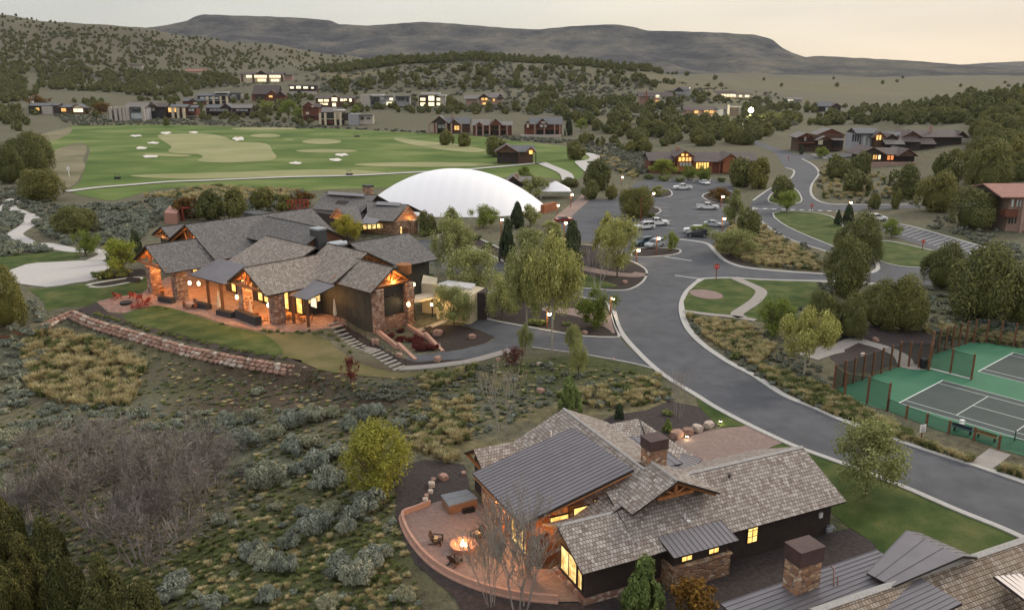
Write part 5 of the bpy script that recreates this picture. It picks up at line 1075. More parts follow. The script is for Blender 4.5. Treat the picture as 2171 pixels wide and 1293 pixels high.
H_('lodge', 'rambling dark lodge complex with long brown roofs and one square chimney', 'lodge', (1800, 2056, 266), 320, [('body', 1950, 2040, 290, 318, DRK, 6, 20), ('roof', 1945, 2042, 275, 291, ROOF_B, 5, 22), ('chim', 1973, 8, 266, 284, ROSE, 10), ('gable', 2022, 2054, 278, 292, ROOF_B, DRK, 7, 18), ('roof', 1940, 1986, 293, 306, ROOF_B, 1, 8), ('body', 1944, 1984, 304, 316, DRK, 2, 8), ('gable', 1912, 1954, 278, 290, ROOF_B, BRNW, 2, 16), ('roof', 1914, 1952, 286, 301, ROOF_B, -1, 8), ('roof', 1872, 1922, 280, 292, ROOF_G, 4, 14), ('gable', 1874, 1906, 284, 294, ROOF_B, DRK, 0, 10), ('roof', 1878, 1920, 292, 306, ROOF_T, -3, 6), ('body', 1876, 1952, 300, 318, DRK, 0, 8), ('roof', 1816, 1866, 271, 283, ROOF_G, 4, 14), ('body', 1824, 1872, 282, 312, GREYW, 5, 12), ('win', 1827, 1847, 288, 311, SKYG, 2, 4.8), ('gable', 1848, 1880, 279, 292, ROOF_B, ORW, 1, 12), ('body', 1854, 1876, 290, 312, BRNW, 1.5, 10), ('win', 1857, 1869, 287, 297, GLO, 2, 1), ('win', 1806, 1822, 284, 300, DKG, 3, 5), ('body', 1804, 1824, 284, 312, GREYW, 5, 12)])
H_('lodge', 'low dark lodge with one white lit window and one orange one', 'lodge', (1818, 1946, 309), 350, [('body', 1828, 1940, 327, 345, DRK, 1, 12), ('gable', 1818, 1880, 312, 328, ROOF_B, DRK, -2, 12), ('roof', 1862, 1930, 313, 328, ROOF_B, 0, 13), ('gable', 1902, 1946, 315, 331, ROOF_B, BRNW, -2, 12), ('win', 1850, 1860, 329, 338, GLO, 2, -.5), ('win', 1861, 1868, 326, 338, GLB, 1, -.5), ('win', 1880, 1895, 330, 339, glow('orange_window', (1, .34, .1), 1.0, (.7, .2, .05)), 2), ('body', 1846, 1944, 345, 362, ROSE, -3, 1)])
H_('lodge', 'red brown lodge with a tall glowing central gable above the parking lot', 'lodge', (1374, 1612, 311), 368, [('body', 1378, 1608, 340, 366, REDW, 1, 14), ('roof', 1375, 1432, 323, 341, ROOF_B, 0, 15), ('roof', 1470, 1536, 323, 343, ROOF_B, 0, 15), ('roof', 1560, 1611, 324, 341, ROOF_B, 0, 15), ('gable', 1430, 1474, 319, 333, ROOF_B, ORW, -3, 12), ('body', 1436, 1468, 331, 360, ORW, -2, 3), ('post', (1431, 1470), 3, 331, 362, REDW, -3.2), ('win', 1444, 1451, 326, 331, GLW, 1, -3), ('win', 1454, 1459, 327, 331, GLW, 1, -3), ('win', 1438, 1452, 334, 342, GLW, 2, -2), ('win', 1453, 1466, 334, 342, GLO, 2, -2), ('win', 1440, 1466, 345, 352, SKYG, 4, -2), ('win', 1475, 1503, 345, 358, GLW, 5), ('gable', 1526, 1571, 326, 341, ROOF_B, ORW, -1, 12), ('body', 1532, 1566, 339, 362, ORW, -.5, 4), ('post', (1504, 1509, 1526), 2.4, 343, 363, ORW, -1.2), ('chim', 1436, 8, 311, 327, STO, 5), ('win', 1382, 1410, 346, 354, DKG, 3)])
H_('golf_hut', 'dark wooden hut with an orange lit porch beside the cart path', 'hut', (1046, 1140, 305), 348, [('body', 1054, 1100, 322, 346, DRK, 1, 9), ('gable', 1048, 1100, 307, 323, ROOF_B, BRNW, -1, 10), ('roof', 1080, 1134, 308, 322, ROOF_G, 0, 10), ('body', 1098, 1130, 321, 344, BRNW, 1, 9), ('gable', 1114, 1138, 311, 323, ROOF_G, ORW, -1, 8), ('win', 1121, 1130, 319, 327, GLW, 1, -1.2), ('post', (1100, 1136), 2.4, 322, 346, BRNW, -1.5)])
H_('hut', 'little dark roofed hut with a brick chimney just behind the white dome', 'hut', (1070, 1130, 366), 396, [('body', 1076, 1122, 384, 394, DRK, 1, 8), ('gable', 1072, 1104, 373, 386, ROOF_T, DRK, -1, 8), ('roof', 1096, 1128, 374, 384, ROOF_T, 0, 8), ('chim', 1096, 7, 367, 380, ROSE, 2)])
H_('house', 'tan house with a terracotta hip roof cut by the right edge of the photo', 'house', (2122, 2230, 386), 492, [('body', 2131, 2230, 416, 490, ROSE, 1, 14), ('roof', 2124, 2240, 389, 418, ROOF_R, 0, 15), ('win', 2142, 2150, 423, 438, SKYG, 1), ('win', 2153, 2166, 423, 438, SKYG, 2), ('body', 2132, 2160, 446, 453, REDW, -.3, 2), ('win', 2136, 2156, 457, 474, DKG, 3), ('post', (2168,), 5, 418, 488, ROSE, -.6)])
H_('house', 'pale villa with a tiled roof faint among the trees above the bright mansion', 'house', (392, 438, 146), 160, [('body', 396, 434, 151, 158, CREAM, 1, 10), ('roof', 392, 437, 147, 152, ROOF_R, 0, 11)])
H_('house', 'small pale buildings half hidden on the wooded hillside, far left', 'house', (272, 302, 134), 148, [('body', 276, 300, 139, 146, PALE, 1, 9), ('flat', 274, 302, 137, 1.6, ROOF_T, 0, 10)])
H_('house', 'low roofed house peeping over the trees left of the dark gabled house', 'house', (1664, 1704, 207), 218, [('body', 1668, 1700, 211, 217, GREYW, 1, 9), ('roof', 1664, 1703, 207, 211.5, ROOF_T, 0, 10), ('win', 1670, 1682, 211.5, 214, GLP, 2)])
# white dome and tent
def dome():
    c = Vector((-15.8, 227.5, 0)); a, b_, h, r = 25.3, 18.5, 10.4, radians(-6); N, M = 72, 26; b = MB()
    def wdt(t, p=2.15): return math.copysign(abs(cos(t)) ** (2 / p), cos(t)), math.copysign(abs(sin(t)) ** (2 / p), sin(t))
    for j in range(M + 1):
        q = j / M; rad = (1 - q) ** .95; z = h * (1 - rad ** 2.05)
        for i in range(N):
            x, y = wdt(2 * pi * i / N); x *= a * rad; y *= b_ * rad; b.v.append((c.x + x * cos(r) - y * sin(r), c.y + x * sin(r) + y * cos(r), z - .1))
    for j in range(M):
        for i in range(N): b.f.append((j * N + i, j * N + (i + 1) % N, (j + 1) * N + (i + 1) % N, (j + 1) * N + i)); b.mi.append(0)
    n = NT('dome_fabric'); v = n.pos(); mp_ = n.n('ShaderNodeMapping'); mp_.inputs['Rotation'].default_value = (0, 0, -r); n.l(v, mp_.inputs[0]); s = n.n('ShaderNodeSeparateXYZ'); n.l(mp_.outputs[0], s.inputs[0])
    d = n.n('ShaderNodeMath', operation='DIVIDE'); n.l(s.outputs[0], d.inputs[0]); d.inputs[1].default_value = 3.2; f = n.n('ShaderNodeMath', operation='FRACT'); n.l(d.outputs[0], f.inputs[0])
    cc = n.ramp(f.outputs[0], [(0, (.82, .83, .86)), (.03, (.9, .9, .92)), (1, (.9, .9, .92))]); n.l(cc, n.b.inputs['Base Color']); n.b.inputs['Roughness'].default_value = .55
    n.bump(n.ramp(f.outputs[0], [(0, (0, 0, 0)), (.5, (1, 1, 1)), (1, (0, 0, 0))]), .12, .5)
    o = b.build('sports_dome', n.m, smooth=True); tag(o, 'huge white air supported dome behind the willow trees', 'dome')
    c = G(1177, 419); b = MB(); w, dp = 4.5, 4; z0, z1 = 2.3, 4.9; K = [(-w, -dp), (w, -dp), (w, dp), (-w, dp)]
    t = thing('white_tent', 'small white pyramid tent beside the parking lot walk', 'tent', c)
    for i in range(4):
        p, q = K[i], K[(i + 1) % 4]; b.slab([(c.x + p[0], c.y + p[1], z0), (c.x + q[0], c.y + q[1], z0), (c.x + .2 * (q[0] > 0) - .1, c.y, z1)], .05)
    b.build('canopy', mat('tent_fabric', (.8, .8, .82), .6, .04, 2), t)
    for p in K: MB().tube([(c.x + p[0] * .97, c.y + p[1] * .97, 0), (c.x + p[0] * .97, c.y + p[1] * .97, z0)], .07, 6).build('leg', WHT, t)
dome()
def service_yard():
    t = thing('service_shed', 'cream walled service shed with a white flat roof beside the small round willow', 'shed', G(960, 670))
    A = lambda px, py, z: P(px, py, z)
    b = MB(); pts = [A(925, 646, 2)[:2], A(996, 660, 2)[:2], A(1028, 640, 2)[:2], A(960, 628, 2)[:2]]; b.prism(pts, -.1, 4.2); b.build('walls', mat('yard_cream', (.5, .43, .3), .85, .08, 1), t)
    b = MB(); b.prism([A(922, 606, 4.3)[:2], A(1000, 614, 4.3)[:2], A(1008, 604, 4.3)[:2], A(950, 597, 4.3)[:2]], 4.2, 4.5); b.build('flat_roof', ROOF_W, t)
    b = MB(); b.prism([A(1004, 622, 4)[:2], A(1032, 622, 4)[:2], A(1034, 612, 4)[:2], A(1006, 610, 4)[:2]], -.1, 4.1); b.build('dark_screen', DRK, t)
    b = MB(); b.prism([A(894, 622, 3)[:2], A(926, 625, 3)[:2], A(928, 610, 3)[:2], A(898, 604, 3)[:2]], 0, 4.6); b.build('yard_wall', MATS['yard_cream'], t)
    b = MB(); b.prism([A(878, 640, 3.2)[:2], A(922, 630, 3.2)[:2], A(922, 618, 3.2)[:2], A(880, 625, 3.2)[:2]], 3.0, 3.2); b.build('awning', mat('tan_awning', (.45, .38, .28), .8, .1, 2), t)
    for px, py in ((880, 690), (917, 672)): c = G(px, py); MB().tube([(c.x, c.y, 0), (c.x, c.y, 3.1)], .1, 6).build('post', DRK, t)
    lamp(A(916, 648, 2.4), 260, (1, .62, .22), .2, t); lamp(A(972, 625, 2.6) + Vector((0, -1.5, 0)), 60, (1, .7, .35), .2, t)
    b = MB(); b.lathe(A(915, 646, 2.6), [(.05, -.2), (.15, -.1), (.15, .15), (.05, .2)], 10); b.build('wall_lamp', MATS['lamp_glow'], t)
    c = G(1028, 672); b = MB().box((c.x, c.y, .8), (.28, .28, 1.6)); tag(b.build('bollard', CREAM, loc=c), 'pale square bollard at the edge of the service drive', 'bollard')
service_yard()
# ------------------------------------------------------------------ things around the houses
RST = mat('rust_paint', (.2, .075, .04), .7, .2, 3); RED = mat('red_paint', (.32, .05, .03), .6, .15, 3); BLK = mat('black_metal', (.02, .02, .02), .5, .1, 3)
ROCKS = [mat('red_rock', (.36, .22, .17), .9, .3, 1.6, bump=.05), mat('pale_rock', (.46, .38, .32), .9, .25, 1.6, bump=.05), mat('brown_rock', (.27, .17, .13), .9, .3, 1.6, bump=.05)]
HL = frame(24.5); HRZ = radians(24.5)
def boulder(px, py, wpx, label, m=0, grp=None, dz=0):
    g = G(px, py); w = wpx / pix(g.x, g.y, g.z); b = MB().rock((g.x, g.y, g.z + w * .2 + dz), (w * .55, w * .42, w * .36), int(px) % 17, 0, 3)
    tag(b.build('boulder', ROCKS[m], smooth=False, loc=g), label, 'boulder', grp)
for i, (px, py, w, m, lab) in enumerate(((940, 1016, 26, 0, 'big red boulder at the top of the curved rock row by the hot tub'), (919, 1020, 16, 2, 'small brown boulder left of the big red one by the hot tub'), (915, 1031, 22, 1, 'pale oval boulder in the rock row by the hot tub'),
        (913, 1045, 17, 1, 'white upright boulder in the rock row by the hot tub'), (904, 1054, 15, 0, 'small pinkish boulder in the rock row by the hot tub'), (902, 1064, 20, 1, 'white pointed boulder just above the low patio wall'), (894, 1072, 14, 1, 'small white boulder touching the end of the low patio wall'), (983, 1006, 15, 0, 'small boulder against the back corner of the near house'),
        (1434, 928, 36, 0, 'large reddish boulder nearest the driveway house corner'), (1458, 920, 28, 2, 'second boulder in the row along the driveway'), (1478, 913, 28, 1, 'third pale boulder in the row along the driveway'), (1502, 906, 28, 1, 'last pale boulder in the row, next to the driveway light'),
        (796, 730, 24, 0, 'red boulder in the dark bed beside the garage steps'), (846, 757, 18, 0, 'red boulder at the low end of the dark bed by the steps'), (928, 765, 22, 0, 'red boulder on the kerb of the service drive bend'), (929, 711, 26, 0, 'big red boulder in the triangular mulch bed'), (1001, 717, 18, 0, 'round red boulder at the tip of the triangular mulch bed'),
        (1056, 764, 12, 0, 'small round rock in the grass beside the pavement end'), (1240, 708, 15, 0, 'pink rock at the end of the planted strip by the drive'), (1146, 832, 20, 0, 'flat reddish rock lying in the grass below the drive'), (1143, 774, 14, 1, 'pale rock in the grass under the dark red young tree'), (1008, 774, 14, 1, 'pale rock beside the pavement below the service drive'),
        (1325, 601, 14, 0, 'red rock on the round planted island'), (1300, 762, 8, 0, 'tiny red rock near the drive kerb'), (1745, 708, 16, 0, 'flat orange rock in the mulch behind the tennis fence'), (1856, 723, 16, 0, 'rounded orange rock in the mulch left of the tennis fence'), (1829, 755, 15, 1, 'white rock at the edge of the concrete path'))):
    boulder(px, py, w, lab, m)
# dry stone wall below the terrace lawn
def rock_wall(name, pts, label, rows, z1, seed):
    r = random.Random(seed); c = [G(*p) for p in catmull(pts, 5)]; t = thing(name, label, 'wall', c[0]); B = [MB(), MB(), MB()]
    L_ = [0]
    for a, b in zip(c, c[1:]): L_.append(L_[-1] + hypot(b.x - a.x, b.y - a.y))
    for k in range(rows):
        s = r.uniform(0, .5)
        while s < L_[-1]:
            w = r.uniform(.5, 1.35); q = s + w / 2
            for i in range(len(c) - 1):
                if L_[i + 1] >= q or i == len(c) - 2: break
            f = (q - L_[i]) / max(.01, L_[i + 1] - L_[i]); a, b = c[i], c[i + 1]; x, y = a.x + (b.x - a.x) * f, a.y + (b.y - a.y) * f
            d = atan2(b.y - a.y, b.x - a.x); nx, ny = sin(d), -cos(d)
            off = (rows - 1 - k) * .42 + r.uniform(-.1, .1); bb = MB(); bb.rock((0, 0, 0), (w * .58, .5, .27), r.randrange(99), 0, 2, .62)
            rz = d - 1.7 * 0; o = B[r.choice((0, 0, 1, 2))]; base = len(o.v)
            for v in bb.v:
                X, Y = v[0], v[1]; o.v.append((x + nx * off + X * cos(rz) - Y * sin(rz), y + ny * off + X * sin(rz) + Y * cos(rz), z1 - (rows - 1 - k) * .34 + .02 + r.uniform(-.06, .06) + v[2]))
            for ff in bb.f: o.f.append(tuple(i_ + base for i_ in ff)); o.mi.append(0)
            s += w * .95
    for b, m in zip(B, ROCKS): b.build('stones', m, t)
_old = MB.rock
def _rock0(s, c, r, seed=0, mi=0, sub=2, flat=.7):
    n0 = len(s.v); _old(s, c, r, seed, mi, sub, flat); a = -seed * 1.7
    for i in range(n0, len(s.v)):
        x, y, z = s.v[i]; x -= c[0]; y -= c[1]; s.v[i] = (c[0] + x * cos(a) - y * sin(a), c[1] + x * sin(a) + y * cos(a), z)
    return s
MB.rock = _rock0
rock_wall('stone_wall', [(152, 657), (200, 677), (300, 706), (400, 734), (500, 755), (600, 771), (640, 775)], 'long curved wall of stacked pink stones below the terrace lawn', 3, -.25, 3)
rock_wall('stone_wall', [(88, 697), (120, 676), (152, 656), (172, 655)], 'short end of stacked pale stones turning down to the left of the lawn', 2, -.3, 5)
MB.rock = _old
# ---- patio of the near house
PT = [HL(*q) for q in ((16.75, 58.3), (16.35, 56.5), (16.25, 54.6), (16.35, 52.6), (16.7, 50.6), (17.35, 48.8), (18.3, 47.1), (19.4, 45.7), (21, 44.2), (23, 42.9), (24.6, 42.2))]
inner = [HL(24.6, 46.4), HL(23.4, 47), HL(23.4, 56.9), HL(23.2, 58.5), HL(20.2, 59.3)]
sheet('patio', [[tuple(p[:2]) for p in PT + inner]], MATS['pavers'], .12)
PW_ = [HL(19.4, 59.1), HL(18.1, 58.75)] + PT[:10]
o = kerb([tuple(p[:2]) for p in catmull([tuple(p[:2]) for p in PW_], 4)], .42, .55, world=True, name='patio_wall', m=mat('pink_cap', (.42, .25, .19), .85, .15, 2)); del o['kind']; tag(o, 'curved low wall of pink stone around the brick patio', 'wall')
fp = HL(19.5, 51.6); t = thing('fire_pit', 'round stone fire pit with burning flames on the brick patio', 'fire pit', fp)
MB().lathe((fp.x, fp.y, .1), [(.82, 0), (.82, .38), (1.02, .4), (1.02, .5), (.62, .5), (.6, .32), (.1, .3)], 28).build('bowl', mat('pit_stone', (.42, .2, .13), .85, .2, 2), t)
fl = MB(); r = random.Random(4)
for k in range(11):
    a = r.uniform(0, 6.28); q = r.uniform(0, .26); hh = r.uniform(.25, .62) * (1.15 - q * 2); fl.lathe((fp.x + q * cos(a), fp.y + q * sin(a), .38), [(.05, 0), (.11, hh * .25), (.07, hh * .6), (.008, hh)], 8)
fl.build('flames', glow('flame', (1, .8, .5), 9, (1, .6, .25), 6), t, smooth=True); lamp((fp.x, fp.y, 1.0), 130, (1, .6, .3), .25, t)
def adirondack(name, label, p, rz, m, cushion=None, group=None, s=1.0):
    t = thing(name, label, 'chair', (p[0], p[1], p[2] if len(p) > 2 else .12), group)
    def q(b, nm, mm, par=t): 
        for i, v in enumerate(b.v):
            x, y, z = (k * s for k in v); b.v[i] = (t.location.x + x * cos(rz) - y * sin(rz), t.location.y + x * sin(rz) + y * cos(rz), t.location.z + z)
        return b.build(nm, mm, par)
    b = MB(); b.add([(-.28, -.3, .36), (.28, -.3, .36), (.26, .28, .26), (-.26, .28, .26), (-.28, -.3, .4), (.28, -.3, .4), (.26, .28, .3), (-.26, .28, .3)], [(0, 3, 2, 1), (4, 5, 6, 7), (0, 1, 5, 4), (1, 2, 6, 5), (2, 3, 7, 6), (3, 0, 4, 7)]); q(b, 'seat', m)
    b = MB()
    for i in range(5):
        x = (i - 2) * .115; h = .98 - abs(i - 2) * .05; b.add([(x - .05, .24, .28), (x + .05, .24, .28), (x * 1.25 + .05, .56, h), (x * 1.25 - .05, .56, h), (x - .05, .27, .28), (x + .05, .27, .28), (x * 1.25 + .05, .59, h), (x * 1.25 - .05, .59, h)], [(0, 1, 2, 3), (7, 6, 5, 4), (0, 4, 5, 1), (1, 5, 6, 2), (2, 6, 7, 3), (3, 7, 4, 0)])
    q(b, 'backrest', m)
    for sg in (-1, 1):
        b = MB().box((sg * .36, .02, .58), (.13, .72, .035)); q(b, 'armrest', m); b = MB().box((sg * .32, -.28, .29), (.05, .1, .57)); q(b, 'leg', m); b = MB(); b.tube([(sg * .3, -.3, .34), (sg * .3, .75, .04)], .05, 4); q(b, 'leg', m)
    if cushion: b = MB().box((0, .12, .42), (.42, .2, .24)); q(b, 'cushion', cushion)
    return t
TAN = mat('tan_cushion', (.5, .38, .2), .9, .1, 3); BRW = mat('dark_stained_wood', (.045, .028, .02), .6, .2, 4)
adirondack('garden_chair', 'dark wooden armchair with a tan cushion left of the fire pit', HL(18.0, 53.2), radians(80), BRW, TAN, s=1.1)
adirondack('garden_chair', 'dark wooden armchair with its back to the low wall, below the fire pit', HL(18.3, 50.1), radians(145), BRW, None, s=1.1)
adirondack('garden_chair', 'wooden armchair with a tan cushion between the fire pit and the house', HL(21.0, 52.6), radians(-50), BRW, TAN, s=1.1)
t = thing('hot_tub', 'square hot tub with a grey cover at the back of the brick patio', 'hot tub', HL(21.7, 58.2))
k = [P(936, 1049, .95), P(952.5, 1071.5, .95), P(1011, 1055, .95), P(989.5, 1037.5, .95)]
b = MB(); b.prism([p[:2] for p in k], .1, .84); b.build('tub', boards('tub_wood', (.26, .14, .085), .09, axis=0), t)
cc = sum(k, Vector((0, 0, 0))) / 4; b = MB(); 
for a0, a1 in ((0, .49), (.51, 1)):
    q = [k[0].lerp(k[1], a0), k[0].lerp(k[1], a1), k[3].lerp(k[2], a1), k[3].lerp(k[2], a0)]; b.prism([tuple(cc + (p - cc) * 1.04)[:2] for p in q], .845, .97)
b.build('cover', mat('vinyl_cover', (.2, .22, .24), .6, .12, 2), t)
q = k[2] + (k[1] - k[2]) * .3; b = MB(); b.box((q.x, q.y - .45, .2), (1.0, .35, .12), HRZ).box((q.x, q.y - .32, .36), (1.0, .3, .1), HRZ); b.build('step', BLK, t)
for i, (px, py) in enumerate(((1456, 931), (1527, 899))):
    g = G(px, py); t = thing('path_light', ('small round light among the driveway boulders', 'small round light at the road end of the boulder row')[i], 'light', g); MB().lathe((g.x, g.y, g.z), [(.06, 0), (.06, .35), (.16, .4), (.05, .5)], 10).build('bollard', BLK, t)
    MB().lathe((g.x, g.y, g.z), [(.1, .28), (.14, .3), (.14, .38), (.08, .39)], 10).build('lens', MATS['lamp_glow'], t); lamp((g.x, g.y - .25, g.z + .4), 12, (1, .85, .55), .1, t)
# ---- clubhouse terrace
for i, (a, b_, w) in enumerate(((( 338, 640), (366, 645), .8), ((412, 651), (442, 658), .8), ((462, 668), (495, 676), .8), ((503, 675), (547, 692), 1.3), ((270, 598), (292, 600), .7))):
    p, q = G(*a), G(*b_); b = MB(); d = atan2(q.y - p.y, q.x - p.x); c = (p + q) / 2; L_ = (q - p).length
    t = thing('planter', ('low charcoal planter box at the foot of the left porch pillar', 'charcoal planter box beside the round terrace table', 'charcoal planter box under the closed umbrella', 'largest charcoal planter box before the lit porch', 'small dark planter inside the left porch')[i], 'planter', c)
    b.box((c.x, c.y + .4, w * .5), (L_, 1.0, w), d); b.build('box', mat('planter_charcoal', (.045, .043, .045), .7, .15, 2), t)
    b = MB(); b.box((c.x, c.y + .4, w + .01), (L_ - .12, .88, .06), d); b.build('soil', MATS['mulch'], t)
def umbrella(px, py, h, label):
    g = G(px, py); t = thing('umbrella', label, 'umbrella', g); MB().tube([(g.x, g.y, g.z), (g.x, g.y, g.z + h)], .035, 8).build('pole', BRW, t); MB().lathe((g.x, g.y, g.z), [(.3, .04), (.3, .12), (.05, .16)], 12).build('base', BLK, t)
    b = MB(); n = 16; P_ = [(.2, h * .28), (.27, h * .36), (.2, h * .6), (.1, h * .9), (.03, h * 1.02)]
    for r_, z in P_:
        for k in range(n): a = 2 * pi * k / n; rr = r_ * (1 if k % 2 else .68); b.v.append((g.x + rr * cos(a), g.y + rr * sin(a), g.z + z))
    for j in range(len(P_) - 1):
        for k in range(n): b.f.append((j * n + k, j * n + (k + 1) % n, (j + 1) * n + (k + 1) % n, (j + 1) * n + k)); b.mi.append(0)
    b.build('canopy', mat('cream_canvas', (.55, .5, .42), .9, .08, 4), t)
umbrella(466, 665, 3.6, 'closed cream umbrella on the terrace between the two porches'); umbrella(711, 682, 3.4, 'closed cream umbrella beside the dark garage wall'); umbrella(533, 676, 3.0, 'closed umbrella inside the lit porch')
for i, (px, py, rz) in enumerate(((249, 633, 2.6), (281, 632, 3.3), (296, 637, 3.7), (311, 645, 4.2), (302, 652, 4.8), (285, 655, 5.4))):
    adirondack('terrace_chair', 'red wooden armchair, ' + ('alone at the left of the fire circle', 'behind the fire circle, next to the lone left one', 'third along the back of the fire circle', 'at the right side of the fire circle', 'lower right of the fire circle', 'nearest the lawn at the fire circle')[i], tuple(G(px, py)[:2]) + (.06,), rz, RED, s=1.25)
g = G(268, 645); t = thing('fire_pit', 'flat dark fire bowl in the ring of red chairs', 'fire pit', g); MB().lathe((g.x, g.y, .05), [(.9, 0), (.95, .35), (.7, .36), (.6, .25), (.1, .22)], 20).build('bowl', BLK, t)
def table(px, py, label, n=4, r_=.75, m=TIM, cm=TIM, chairs='chair with a wooden frame'):
    g = G(px, py); t = thing('table', label, 'table', g); MB().lathe((g.x, g.y, 0), [(r_, .72), (r_, .78), (.02, .781)], 20).build('tabletop', m, t); MB().lathe((g.x, g.y, 0), [(.3, .05), (.06, .12), (.06, .72)], 10).build('pedestal', BLK, t)
    for k in range(n):
        a = 2 * pi * k / n + .4; c = (g.x + (r_ + .35) * cos(a), g.y + (r_ + .35) * sin(a)); rz = a - pi / 2
        u = thing('terrace_chair', 'chair with a wooden frame at the ' + label.split(' on ')[0].split(' under ')[0].split(' before ')[0], 'chair', (c[0], c[1], .05), 'chairs at the ' + label.split(' on ')[0])
        MB().box((c[0], c[1], .47), (.5, .5, .07), rz).build('seat', cm, u); MB().box((c[0] + .24 * cos(a), c[1] + .24 * sin(a), .75), (.5, .05, .55), rz).build('backrest', cm, u)
        for sx in (-1, 1):
            for sy in (-1, 1): MB().box((c[0] + .2 * sx * cos(rz) - .2 * sy * sin(rz), c[1] + .2 * sx * sin(rz) + .2 * sy * cos(rz), .25), (.05, .05, .42), rz).build('leg', cm, u)
table(408, 652, 'round stone table on the open terrace', 5, .9, ROSE, RST); table(548, 682, 'small round table under the lit porch', 4); table(610, 676, 'wide wooden table before the bright window', 4, .9); table(645, 682, 'round table beside the porch post', 3, .6); table(345, 625, 'round table under the left porch', 4)
# ---- ramp walls, steps and rail by the garage
def low_wall(pts, w, h, label, m, z0=0):
    c = [G(*p) for p in pts]; b = MB()
    for a, d in zip(c, c[1:]):
        L_ = (d - a).length; an = atan2(d.y - a.y, d.x - a.x); m_ = (a + d) / 2; b.box((m_.x, m_.y, m_.z + h / 2 + z0), (L_ + w * .8, w, h), an)
    return tag(b.build('stone_wall', m, loc=c[0]), label, 'wall')
low_wall([(800, 706), (846, 742), (880, 762)], .45, .6, 'left pink coping wall of the ramp below the garage', MATS['pink_cap'])
low_wall([(866, 696), (903, 720), (938, 744)], .45, .6, 'right pink coping wall of the ramp below the garage', MATS['pink_cap'])
b = MB(); a0, a1 = G(706, 688), G(846, 781)
for k in range(19):
    t_ = k / 18; p = a0.lerp(a1, t_); p = Vector((p.x, p.y, H(p.x, p.y))); d = atan2(a1.y - a0.y, a1.x - a0.x); b.box((p.x, p.y, p.z + .06 + (1 - t_) * .1), (.42, 2.0, .14), d + .35)
o = b.build('steps', MATS['concrete']); o['kind'] = 'structure'
t = thing('handrail', 'thin black handrail beside the pale steps', 'railing', a0); b = MB(); off = Vector((.9, 1.0, 0)); q0, q1 = a0 + off, a1 + off * .8
b.tube([q0 + Vector((0, 0, 1.0)), q1 + Vector((0, 0, .9))], .035, 6); b.tube([q0 + Vector((0, 0, .55)), q1 + Vector((0, 0, .5))], .025, 6); b.build('rail', BLK, t)
for k in range(8): p = q0.lerp(q1, k / 7); MB().tube([(p.x, p.y, -1), (p.x, p.y, .97)], .03, 6).build('post', BLK, t)
# ---- street lamps
def street_lamp(px, py, foot, label, sc=1.0, e=70):
    g = G(px, foot); h = (foot - py) / pix(g.x, g.y, g.z) / (g.y / hypot(g.y, CAMZ)); h = max(2.2, h); t = thing('street_lamp', label, 'lamp', g, 'rust coloured lamps around the parking lot'); x, y, z = g
    MB().box((x, y, z + h * .52), (.2 * sc, .2 * sc, h * 1.04)).build('post', RST, t); MB().tube([(x, y, z + h * 1.02), (x + .25, y - .45, z + h * 1.06), (x + .28, y - .62, z + h * 1.0)], .05, 6).build('arm', BLK, t)
    MB().lathe((x + .28, y - .62, z + h), [(.06, .12), (.3, -.02), (.28, -.06)], 12).build('shade', BLK, t); MB().lathe((x + .28, y - .62, z + h), [(.08, -.5), (.26, -.4), (.3, -.15), (.2, -.05)], 12).build('bulb', LB, t)
    lamp((x + .28, y - .75, z + h - .5), e, (1, .68, .3), .2, t)
LB = glow('lamp_bulb', (1, .86, .55), 20, (1, .8, .45))
for px, py, ft, lab in ((1382, 408, 436, 'lamp with rust post on the small island beside the parking rows'), (1210, 411, 440, 'lit lamp next to the white tent'), (1181, 433, 456, 'lit lamp above the little orange fence'), (1196, 470, 512, 'lit lamp over the red parked car'),
        (1528, 415, 440, 'lit lamp in the golden bush on the right side of the parking lot'), (1530, 461, 492, 'lit lamp by the dull green tree right of the parking lot'), (1391, 502, 540, 'lit lamp on a rust post at the round tipped island'), (1349, 527, 556, 'lit lamp at the edge of the big island willow'),
        (1294, 628, 668, 'lit lamp at the entrance of the service drive'), (1317, 374, 394, 'small lit lamp left of the red brown lodge'), (1062, 463, 505, 'lit lamp on a pale post in front of the white dome'), (1798, 427, 452, 'double lit lamp beside the pointed conifer'), (1504, 287, 306, 'lit lamp far up the road behind the red brown lodge'), (1160, 660, 694, 'low lit lamp shining through the tall willow')):
    street_lamp(px, py, ft, lab)
g = G(1384, 470); t = thing('lamp_post', 'tall plain rust post rising in front of the round olive tree', 'post', G(1358, 470)); g = G(1358, 470); MB().box((g.x, g.y, 2.9), (.22, .22, 5.8)).build('post', RST, t); MB().box((g.x, g.y, 5.4), (1.0, .12, .12)).build('crossbar', RST, t)
gl = at(1592, 234, G(1592, 262).y); t = thing('floodlight', 'dazzling white lamp shining among the trees on the hillside', 'lamp', (gl.x, gl.y, H(gl.x, gl.y)))
MB().tube([(gl.x, gl.y, H(gl.x, gl.y)), (gl.x, gl.y, gl.z)], .15, 6).build('post', BLK, t); b = MB(); b.lathe((gl.x, gl.y - .3, gl.z), [(.2, -1.9), (1.4, -1.3), (1.9, 0), (1.4, 1.3), (.2, 1.9)], 28); b.build('bulb', glow('flood_glow', (1, .92, .7), 40, (1, .9, .65)), t, smooth=True); lamp((gl.x, gl.y - 5, gl.z), 30000, (1, .9, .6), 1.5, t)
